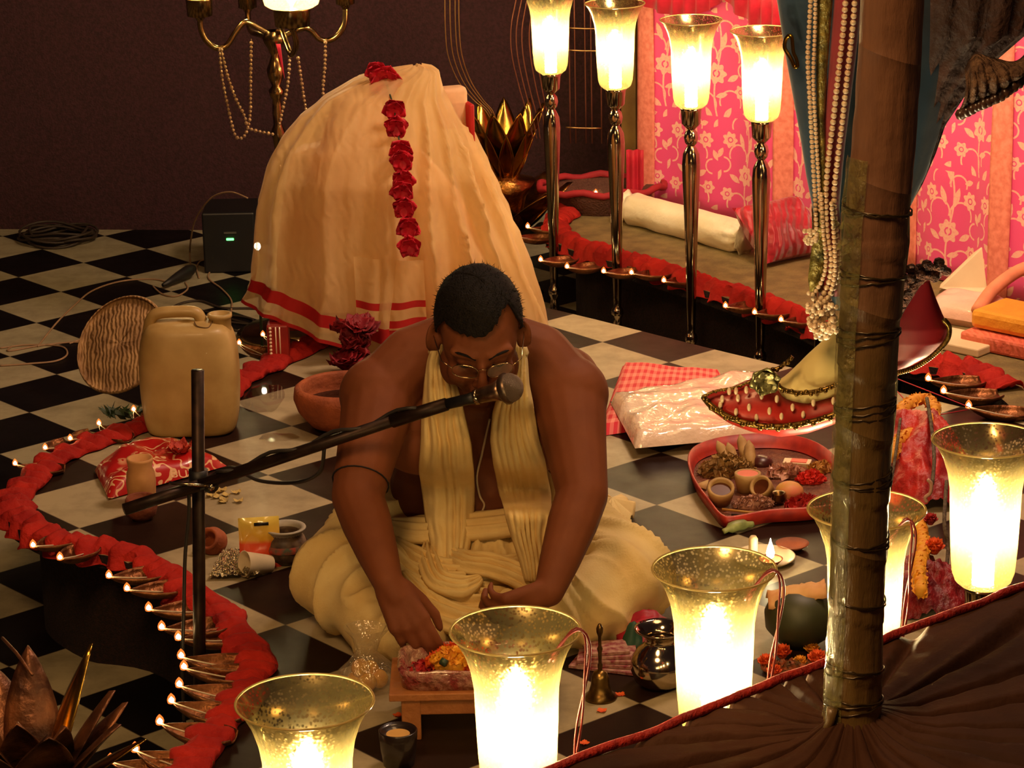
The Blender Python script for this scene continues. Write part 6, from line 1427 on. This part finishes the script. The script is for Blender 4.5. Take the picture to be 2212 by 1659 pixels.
# brass bell
P = oz(1297, 1508); bl = thing('hand_bell', 'brass hand bell with tall handle standing between flower tray and steel pot', 'bell', P)
g = G(); g.lathe(P, [(0.022, 0.0), (0.030, 0.0), (0.031, 0.004), (0.022, 0.012), (0.0175, 0.028), (0.016, 0.042), (0.012, 0.052), (0.004, 0.056), (0.0, 0.056)], 28); mesh('bell_body', g, mat('old_brass', '8a6a35', 0.3, metal=0.9, col2='4c3518', nscale=30), bl)
g = G(); g.lathe(P, [(0.004, 0.056), (0.0048, 0.066), (0.003, 0.07), (0.0036, 0.09), (0.0055, 0.098), (0.003, 0.104), (0.0032, 0.122), (0.006, 0.130), (0.0065, 0.138), (0.003, 0.146), (0.0, 0.148)], 16); mesh('handle', g, mat('old_brass', '8a6a35', 0.3, metal=0.9), bl)
# steel lota
P = oz(1428, 1490) + Vector((0.0, 0.02, 0))
M_steel = mat('polished_steel', 'c8b8a0', 0.12, metal=1.0)
vessel('steel_pot', 'polished steel water pot with wide mouth left of the glowing glass lamp', 'pot', P, [(0, 0.0), (0.03, 0.0), (0.048, 0.014), (0.056, 0.036), (0.054, 0.056), (0.042, 0.074), (0.030, 0.084), (0.028, 0.094), (0.036, 0.104), (0.047, 0.112), (0.048, 0.115), (0.043, 0.113), (0.028, 0.1), (0.026, 0.085), (0.04, 0.07), (0.045, 0.06), (0, 0.055)], M_steel)
P = oz(1400, 1395); g = G(); g.grid(lambda u, v: P + Vector(((u - .5) * .12, (v - .5) * .10, 0.02 + 0.05 * math.sin(PI * u) * math.sin(PI * v) + 0.012 * nz(u * 6, v * 6, 1))), 20, 20)
tag(mesh('red_bundle', g, mat('magenta_red_cloth', 'b01030', 0.55, col2='7a0a22', nscale=12), loc=P, solid=.003), 'crimson cloth bundle behind the steel pot at the man knee', 'cloth')
P = oz(1368, 1410); g = G(); g.grid(lambda u, v: P + Vector(((u - .5) * .05, (v - .5) * .05, 0.01 + 0.05 * math.sin(PI * u) * math.sin(PI * v) + 0.01 * nz(u * 6, v * 6, 2))), 14, 14)
tag(mesh('green_bundle', g, mat('bottle_green_cloth', '1f4a34', 0.6), loc=P, solid=.003), 'small dark green cloth between the steel pot and the dhoti', 'cloth')
P = oz(1310, 1440); g = G()
for k in range(5): g.box(P + Vector((0.01 * (k % 2), 0.006 * k, 0.004 + 0.006 * k)), (0.13 - .012 * k, 0.06, 0.005), rz=-0.35 + 0.12 * k)
tag(mesh('booklet_stack', g, mat('maroon_booklets', '7c2030', 0.6, col2='b08a78', nscale=90), loc=P, smooth=False), 'pile of thin maroon booklets under the dhoti edge behind the bell', 'booklets')

# gamcha and plastic packet right of the man ------------------------------
def gingham():
    m, t = newmat('red_gingham'); pos = t.n('TexCoord').outputs['UV']; sp = t.n('SeparateXYZ', {0: pos})
    a = t.math('GREATER_THAN', t.math('FRACT', t.math('MULTIPLY', sp.outputs[0], 16.0)), 0.5); b = t.math('GREATER_THAN', t.math('FRACT', t.math('MULTIPLY', sp.outputs[1], 9.0)), 0.5)
    f = t.math('MULTIPLY', t.math('ADD', a, b), 0.5); base = t.mixc(f, lin('c4142a'), lin('e8a08a')); base = t.mixc(0.35, base, lin('cc1c30'))
    t.fin(t.n('BsdfPrincipled', {'Base Color': base, 'Roughness': 0.7}).outputs[0]); return m
def slab(name, corners, h, mt, label, cat, amp=0.004, sd=1, n=22, z0=0.002, bottom=True):
    C = [Vector(c) for c in corners]; g = G()
    def fn(u, v, top):
        p = C[0].lerp(C[1], u).lerp(C[3].lerp(C[2], u), v); e = min(u, 1 - u, v, 1 - v); k = min(1, e / 0.05) ** .5 if top else 0
        return Vector((p.x, p.y, p.z + (z0 if not top else z0 + (h + amp * nz(u * 6, v * 6, sd)) * k)))
    g.grid(lambda u, v: fn(u, v, 1), n, n); o0 = len(g.v)
    if bottom: g.grid(lambda u, v: fn(u, v, 0), n, n)
    o = mesh(name, g, mt, loc=sum(C, Vector()) / 4); uvl = o.data.uv_layers.new(name='UVMap')
    for lp in o.data.loops: i = lp.vertex_index % (n * n); uvl.data[lp.index].uv = ((i % n) / (n - 1), (i // n) / (n - 1))
    return tag(o, label, cat)
slab('checked_towel', [oz(1290, 945), oz(1560, 905), oz(1560, 815), oz(1345, 792)], 0.022, gingham(), 'folded red and white checked cotton towel under the plastic packet right of the man', 'towel')
M_pack = mat('white_glossy_packet', 'f0d9c0', 0.22, col2='e0c0a4', nscale=5, bump=0.8, bscale=22, dist=0.01, coat=0.9)
slab('cloth_packet', [oz(1372, 992), oz(1700, 962), oz(1640, 838), oz(1318, 890)], 0.032, M_pack, 'white folded cloth in shiny clear plastic lying right of the man', 'packet', 0.014, 3, 30, z0=0.026)
# winnowing tray with offerings ------------------------------------------
wc = oz(1650, 1056); wt = thing('winnowing_tray', 'red rimmed winnowing tray full of small offerings right of the man', 'tray', wc)
outl = [(1492, 1020), (1505, 992), (1550, 974), (1610, 965), (1680, 964), (1740, 975), (1785, 1000), (1812, 1040), (1818, 1085), (1800, 1112), (1740, 1122), (1660, 1127), (1590, 1140), (1562, 1137), (1535, 1105), (1505, 1062)]
OL = catmull([oz(x, y + 6, 0.0) for x, y in outl], 6, True); cW = sum(OL, Vector()) / len(OL); n = len(OL)
M_rim = mat('red_tray_rim', 'b5301e', 0.5, col2='8e2018', nscale=30); M_bask = mat('brown_tray_bottom', '7c4428', 0.7, col2='5a2c1c', nscale=30, bump=.6, bscale=120)
g = G(); g.add([cW.lerp(p, .96) + Vector((0, 0, 0.003)) for p in OL] + [cW + Vector((0, 0, .003))], [(i, (i + 1) % n, n) for i in range(n)]); mesh('bottom', g, M_bask, wt)
g = G(); rr4 = [(0.96, .0025), (1.0, .004), (1.045, .034), (1.02, .036), (0.985, .014), (0.955, 0.006)]; V = [Vector((cW.x, cW.y, 0)) + (p - cW) * k + Vector((0, 0, HP + z)) for k, z in rr4 for p in OL]
g.add([Vector((v.x, v.y, v.z)) for v in V], [(j * n + i, j * n + (i + 1) % n, (j + 1) * n + (i + 1) % n, (j + 1) * n + i) for j in range(len(rr4) - 1) for i in range(n)]); mesh('rim', g, M_rim, wt)
M_beige = mat('buff_clay', 'b8965a', 0.7, col2='96703c', nscale=20)
def mini(name, label, cat, px, py, prof, mt, tilt=0.0, rz=0.0, z=0.004, inn=None, grp=None):
    P = oz(px, py, z); R_ = Matrix.Rotation(rz, 3, 'Z') @ Matrix.Rotation(tilt, 3, 'X'); g = G(); g.lathe(P, prof, 24, M=R_)
    if inn: t = thing(name, label, cat, P, grp); mesh('body', g, mt, t); g = G(); g.lathe(P, [(0, inn[1]), (inn[0], inn[1])], 24, M=R_); mesh('contents', g, inn[2], t); return t
    return tag(mesh(name, g, mt, loc=P), label, cat, grp)
cupp = [(r * 1.3, z * 1.3) for r, z in [(0, 0), (0.018, 0), (0.022, 0.02), (0.0225, 0.032), (0.018, 0.032), (0.016, 0.02)]]
M_honey = mat('dark_honey', '5c3018', 0.2)
mini('clay_dish', 'round buff clay cup with dark filling at the left of the winnowing tray', 'cup', 1556, 1080, cupp, M_beige, 0.5, 0, 0.014, (0.0225, 0.032, M_honey))
mini('clay_dish', 'small tilted buff clay cup with dark mouth in the middle of the winnowing tray', 'cup', 1655, 1062, [(r * .85, z * .85) for r, z in cupp], M_beige, 0.9, -0.6, 0.016, (0.019, 0.027, M_honey))
mini('clay_cup', 'buff cup dabbed with pink powder between the two dark mouthed cups', 'cup', 1615, 1060, cupp, M_beige, 0.0, 0, 0.004, (0.024, 0.0405, mat('pink_powder', 'e8826a', 0.9)))
g = G(); P = oz(1705, 1062, .018); g.ball(P, 0.029, 14, squash=(1.1, 1, .8)); tag(mesh('fruit', g, mat('yellow_guava', 'c49a3c', 0.6, col2='d87a5a', nscale=18), loc=P), 'yellow fruit with pink dab on the right side of the winnowing tray', 'fruit')
g = G(); P = oz(1520, 1052, .004); g.add([P + Vector(q) for q in [(-.022, .01, .0), (.012, .012, .012), (.004, -.028, .004)]], [(0, 1, 2)]); tag(mesh('leaf_cone', g, M_beige, loc=P, solid=.003), 'folded buff leaf cone at the left rim of the winnowing tray', 'leaf')
for k, (x, y, a) in enumerate([(1577, 985, 1.9), (1590, 990, 1.75), (1613, 972, 1.7), (1622, 985, 1.55)]):
    P = oz(x, y + 22, 0.006); d = Vector((math.cos(a), math.sin(a), 0.5)).normalized(); g = G(); g.tube([P, P + d * .025, P + d * .06, P + d * .082], [0.008, 0.014, 0.012, 0.002], 9)
    tag(mesh('dried_pod', g, M_beige, loc=P), 'dried buff fruit pod near the far rim of the winnowing tray', 'pod', 'dried pods in the winnowing tray')
heap('dried_roots', oz(1570, 1022, .004), 0.062, 0.042, 0.036, 320, mat('dry_straw', 'a8844a', 0.8, col2='7a5a30', nscale=40), None, 'heap of dry straw coloured roots at the left of the winnowing tray', 'roots', 0.02, 5)
heap('betel_nuts', oz(1628, 1095, .004), 0.048, 0.018, 0.024, 220, mat('pinkish_nuts', 'c09078', 0.6, col2='8a6050', nscale=60), None, 'little heap of pinkish nuts in plastic at the front of the winnowing tray', 'nuts', 0.010, 6)
heap('red_petals', oz(1752, 1040, .004), 0.034, 0.026, 0.022, 200, mat('scarlet_powder', 'd8281a', 0.8), None, 'scarlet petals at the right rim of the winnowing tray', 'petals', 0.010, 7)
heap('red_chillies', oz(1745, 1095, .004), 0.050, 0.026, 0.018, 240, M_redp, None, 'red heap beside the glass lamp at the front right of the winnowing tray', 'petals', 0.016, 8)
g = G(); g.box(oz(1722, 1000, .012), (0.062, 0.034, 0.010), rz=-0.25); P = oz(1722, 1000, .012); ctn = thing('matchbox_packet', 'small pale packet with a coral red square in the winnowing tray', 'packet', oz(1700, 1000, .004)); mesh('box', g, M_paper, ctn, smooth=False, bevel=.001)
g = G(); g.box(P + Vector((0.004, -.001, .0055)), (0.036, 0.024, 0.002), rz=-0.25); mesh('red_square', g, mat('coral_print', 'e8503c', 0.5), ctn, smooth=False)
g = G(); g.ball(oz(1645, 1000, .006), 0.026, 14, squash=(1, 1, .7)); tag(mesh('dark_nut', g, mat('maroon_shell', '4c1f1a', 0.35), loc=oz(1645, 1000, .004)), 'dark maroon round shell behind the pods in the winnowing tray', 'shell')
mini('brass_thimble', 'tiny dark metal pot right of the pinkish nuts in the winnowing tray', 'pot', 1682, 1088, [(0, 0), (.011, 0), (.015, .012), (.013, .022), (.015, .026), (.011, .024), (0, .01)], mat('old_brass', '8a6a35', 0.3, metal=0.9), 0)
for k, (x0, y0, x1, y1) in enumerate([(1560, 1100, 1648, 1110), (1580, 1112, 1640, 1117)]):
    a = oz(x0, y0, .012); b = oz(x1, y1, .012); g = G(); g.tube([a, b], 0.003, 6); tag(mesh('incense_stick', g, mat('incense', 'c09040' if k == 0 else '2a1c14', 0.7) if k == 0 else mat('dark_incense', '2a1c14', 0.7), loc=a), ('pale' if k == 0 else 'dark') + ' incense stick along the front rim of the winnowing tray', 'stick')
heap('spice_sachets', oz(1700, 1028, .004), 0.045, 0.024, 0.018, 90, mat('pinkish_film', 'd8a890', 0.3, col2='a86a5c', nscale=60, coat=.6), None, 'crumpled pinkish sachets in the middle of the winnowing tray', 'sachets', 0.022, 15)
heap('yellow_powder', oz(1775, 1015, .004), 0.03, 0.03, 0.012, 90, mat('ochre_powder', 'c08a38', 0.8, col2='8e5a2a', nscale=60), None, 'ochre scraps along the far right rim of the winnowing tray', 'scraps', 0.014, 16)
# plate with burning lamp --------------------------------------------------
P = oz(1650, 1212); plt = thing('white_plate', 'round white rimmed plate under the burning wick right of the man', 'plate', P)
g = G(); g.lathe(P, [(0, 0.002), (0.052, 0.002), (0.064, 0.010), (0.066, 0.012), (0.063, 0.0135), (0.05, 0.006), (0, 0.006)], 36); mesh('body', g, mat('white_enamel', 'e8d8b0', 0.3, coat=.5), plt)
P = oz(1664, 1222, .0065); lmp = thing('ghee_lamp', 'small clay lamp burning with a bright flame on the white plate', 'oil lamp', P)
g = G(); g.lathe(P, [(0, 0), (0.012, 0.0), (0.024, 0.014), (0.026, 0.016), (0.021, 0.014), (0, 0.006)], 24); mesh('dish', g, M_terra, lmp)
g = G(); g.lathe(P + Vector((0, 0, .014)), [(0.0005, 0), (0.007, 0.006), (0.0085, 0.014), (0.006, 0.026), (0.002, 0.038), (0.0003, 0.046)], 14); mesh('flame', g, emat('ghee_flame', (1.0, 0.80, 0.42), 90.0), lmp)
P = oz(1627, 1205, .0065); g = G(); g.lathe(P, [(0, 0), (0.0095, 0.0), (0.0095, 0.042), (0.006, 0.048), (0.0, 0.047)], 18); tag(mesh('candle', g, mat('white_wax', 'efdcae', 0.5, trans=.3), loc=P), 'unlit white candle stub standing left of the burning wick', 'candle')
P = oz(1700, 1190); g = G(); g.lathe(P + Vector((0.012, 0.01, 0.0)), [(0, 0.002), (0.02, 0.002), (0.034, 0.012), (0.035, 0.014), (0.02, 0.008), (0, 0.006)], 28); tag(mesh('clay_saucer', g, M_terra, loc=P), 'orange clay saucer behind the white plate', 'saucer')
P = oz(1592, 1152); g = G(); g.tube(catmull([P + Vector((-.03, -.01, .008)), P + Vector((0, .004, .016)), P + Vector((.035, .02, .012))], 5), [0.006] * 3 + [0.012] * 5 + [0.007] * 3, 10); tag(mesh('green_banana', g, mat('pale_green_peel', '9aa060', 0.5, col2='5c6438', nscale=30), loc=P), 'small pale green banana between winnowing tray and white plate', 'fruit')
# green coconut with cut leaf, marigolds -------------------------------------
P = oz(1722, 1405) + Vector((0.0, .03, 0)); ck = thing('green_coconut', 'big green coconut with a pale dried petal on top left of the pole', 'coconut', P)
g = G(); g.lathe(P, [(0, 0.0), (0.035, 0.004), (0.062, 0.03), (0.068, 0.06), (0.058, 0.092), (0.035, 0.108), (0.0, 0.112)], 28, M=Matrix.Rotation(0.12, 3, 'Y')); mesh('husk', g, mat('dull_green_husk', '3f4224', 0.5, col2='2c2a16', nscale=8), ck)
g = G(); g.grid(lambda u, v: P + Vector(((u - .5) * .11, (v - .5) * .06, 0.112 + .02 * (u - .3) + 0.012 * nz(u * 5, v * 5, 1) - .02 * (2 * v - 1) ** 2)), 14, 10); mesh('dried_petal', g, mat('pale_husk', 'e0b070', 0.7, col2='d08a50', nscale=12), ck, solid=.004)
def marig(px, py, r, mt, lab, z=0.0, grp='marigold heads beside the coconut'):
    P = oz(px, py, z + r * .6); g = G()
    for l in range(4):
        q = bloom(P + Vector((0, 0, r * .16 * l)), r * (1 - .18 * l), 9, 1, Matrix.Identity(3), 0.3 + .25 * l, l * .4, 0.6); g.add(q.v, q.f)
    g.ball(P, r * .6, 8); return tag(mesh('marigold', g, mt, loc=P), lab, 'flower', grp)
for x, y, r, m_, lab in [(1655, 1432, .017, M_mar, 'orange marigold next to the glass lamp left of the coconut'), (1690, 1412, .018, M_mar, 'orange marigold in front of the coconut'), (1752, 1402, .016, M_mary, 'upper yellow marigold against the pole'), (1765, 1425, .019, M_mar, 'orange marigold against the foot of the pole'),
                         (1728, 1432, .014, M_mary, 'lower yellow marigold left of the pole'), (1672, 1452, .015, M_mar, 'dark orange marigold just above the red piping')]: marig(x, y, r, m_, lab)
heap('flower_litter', oz(1705, 1448), 0.05, 0.03, 0.012, 160, mat('mixed_litter', '5a4428', 0.8, col2='a8502a', nscale=80), None, 'brown and orange flower litter at the red piped table edge', 'petals', 0.012, 11)
# red cloth heap, garlands and sticks on the right -----------------------------
def mound(name, P, rx, ry, h, mt, lab, cat, sd=0, fr=6):
    g = G(); g.grid(lambda u, v: P + Vector(((2 * u - 1) * rx, (2 * v - 1) * ry, max(0.003, h * max(0, 1 - (2 * u - 1) ** 2 * .9 - (2 * v - 1) ** 2 * .9) ** .6 * (1 + .5 * nz(u * fr, v * fr, sd)) + .01 * nz(u * 18, v * 18, sd)))), 40, 40); return tag(mesh(name, g, mt, loc=P), lab, cat)
M_sareeR = mat('scarlet_brocade', 'c02a1c', 0.5, col2='8e141c', nscale=14, bump=.6, bscale=30)
mound('red_saree_heap', oz(1980, 1020), 0.11, 0.26, 0.115, M_sareeR, 'heap of scarlet and orange cloth between the pole and the right glass lamp', 'cloth', 2)
mound('red_saree_heap', oz(2000, 1290), 0.09, 0.12, 0.07, mat('dark_red_brocade', '8e141c', 0.5, col2='5c0f16', nscale=30, bump=.6, bscale=50), 'darker red cloth heap low behind the table edge at right', 'cloth', 6)
def garland(name, pts, r, mt, lab, z=0.03):
    P = [oz(x, y, z) for x, y in pts]; Q = catmull(P, 10); L = [0]
    for i in range(1, len(Q)): L.append(L[-1] + (Q[i] - Q[i - 1]).length)
    g = G(); n = int(L[-1] / (r * 0.9))
    for k in range(n + 1):
        c = Vector([interp(L, [q[a] for q in Q], k * r * .9) for a in range(3)]); g.ball(c, r * random.uniform(.85, 1.1), 8)
        for _ in range(10): d = Vector((random.uniform(-1, 1), random.uniform(-1, 1), random.uniform(-1, 1))).normalized(); e = d.orthogonal() * r * .35; g.add([c + d * r * .8 - e, c + d * r * .8 + e, c + d * r * 1.25], [(0, 1, 2)])
    return tag(mesh(name, g, mt, loc=P[0]), lab, 'garland')
garland('marigold_garland', [(1935, 905), (1965, 872), (2000, 862), (2018, 885), (2005, 915), (1970, 935), (1940, 955), (1925, 985)], 0.016, mat('golden_marigold', 'e0a02c', 0.7, col2='c87e1e', nscale=60), 'golden marigold garland looped over the red cloth heap right of the pole', 0.095)
garland('marigold_garland', [(1985, 1130), (1995, 1180), (1985, 1230), (1990, 1280)], 0.015, M_mary, 'short yellow garland between the two glass lamps right of the pole', 0.07)
marig(2018, 1185, .022, M_mar, 'orange marigold head on the red heap beside the right glass lamp', .06, None); marig(2010, 1125, .016, M_redp, 'red flower above the orange marigold beside the right glass lamp', .07, None); marig(2090, 1325, .018, M_mar, 'orange marigold just over the red piping below the right glass lamp', 0.03, None)
for k, (pts, lab) in enumerate([([(2002, 860, .16), (2012, 920, .14), (2018, 990, .12), (2014, 1045, .10)], 'dark twig standing upright on the red cloth heap'), ([(2045, 1040, .12), (2040, 1130, .10), (2048, 1190, .06), (2035, 1290, .03), (2028, 1345, .0)], 'long thin twig left of the right glass lamp'), ([(1945, 905, .13), (1935, 980, .12), (1922, 1060, .08)], 'olive twig hanging right beside the pole')]):
    P = [oz(x, y, z) for x, y, z in pts]; g = G(); g.tube(catmull(P, 6), 0.0042 if k < 2 else .0035, 7); tag(mesh('twig', g, mat('grey_brown_twig', '3a2a1c', 0.8, col2='5c4c34', nscale=60, bump=.6), loc=P[-1]), lab, 'twig')
P = oz(2003, 1065, .09); g = G(); g.tube(catmull([P + Vector(q) for q in [(0, 0, .03), (.008, 0, .02), (.006, 0, 0), (-.004, 0, -.01), (0, 0, -.02)]], 5), 0.004, 7); tag(mesh('shell_knot', g, mat('pale_shell', 'c89a80', 0.5), loc=P), 'pale curled shell tied to the twig on the red heap', 'shell')
# red threads strung behind the right lamp
g = G(); 
for a, b in (((1930, 815), (2095, 880)), ((1925, 830), (1960, 870)), ((1980, 905), (2090, 885)), ((1940, 812), (1925, 815))): g.tube([oz(*a, .05), oz(*b, .04)], 0.0013, 5)
tag(mesh('red_thread', g, mat('red_thread', 'c01c30', 0.6), loc=oz(1930, 820)), 'loose red threads strung below the rear red shoe', 'thread')
# small orange petals on the tiles
for k, (x, y) in enumerate([(860, 1545), (1340, 1500), (1300, 1535), (1262, 1605)]):
    P = oz(x, y, .002); g = bloom(P, 0.010, 4, 1, Matrix.Identity(3), 0.2, k, 0.5); tag(mesh('fallen_petal', g, M_mar, loc=P), ['orange petal on the white tile left of the stool leg', 'orange petal on the tile right of the bell', 'orange petal on the dark tile right of the centre glass lamp', 'yellowish petal on the dark tile near the red piping'][k], 'petal')
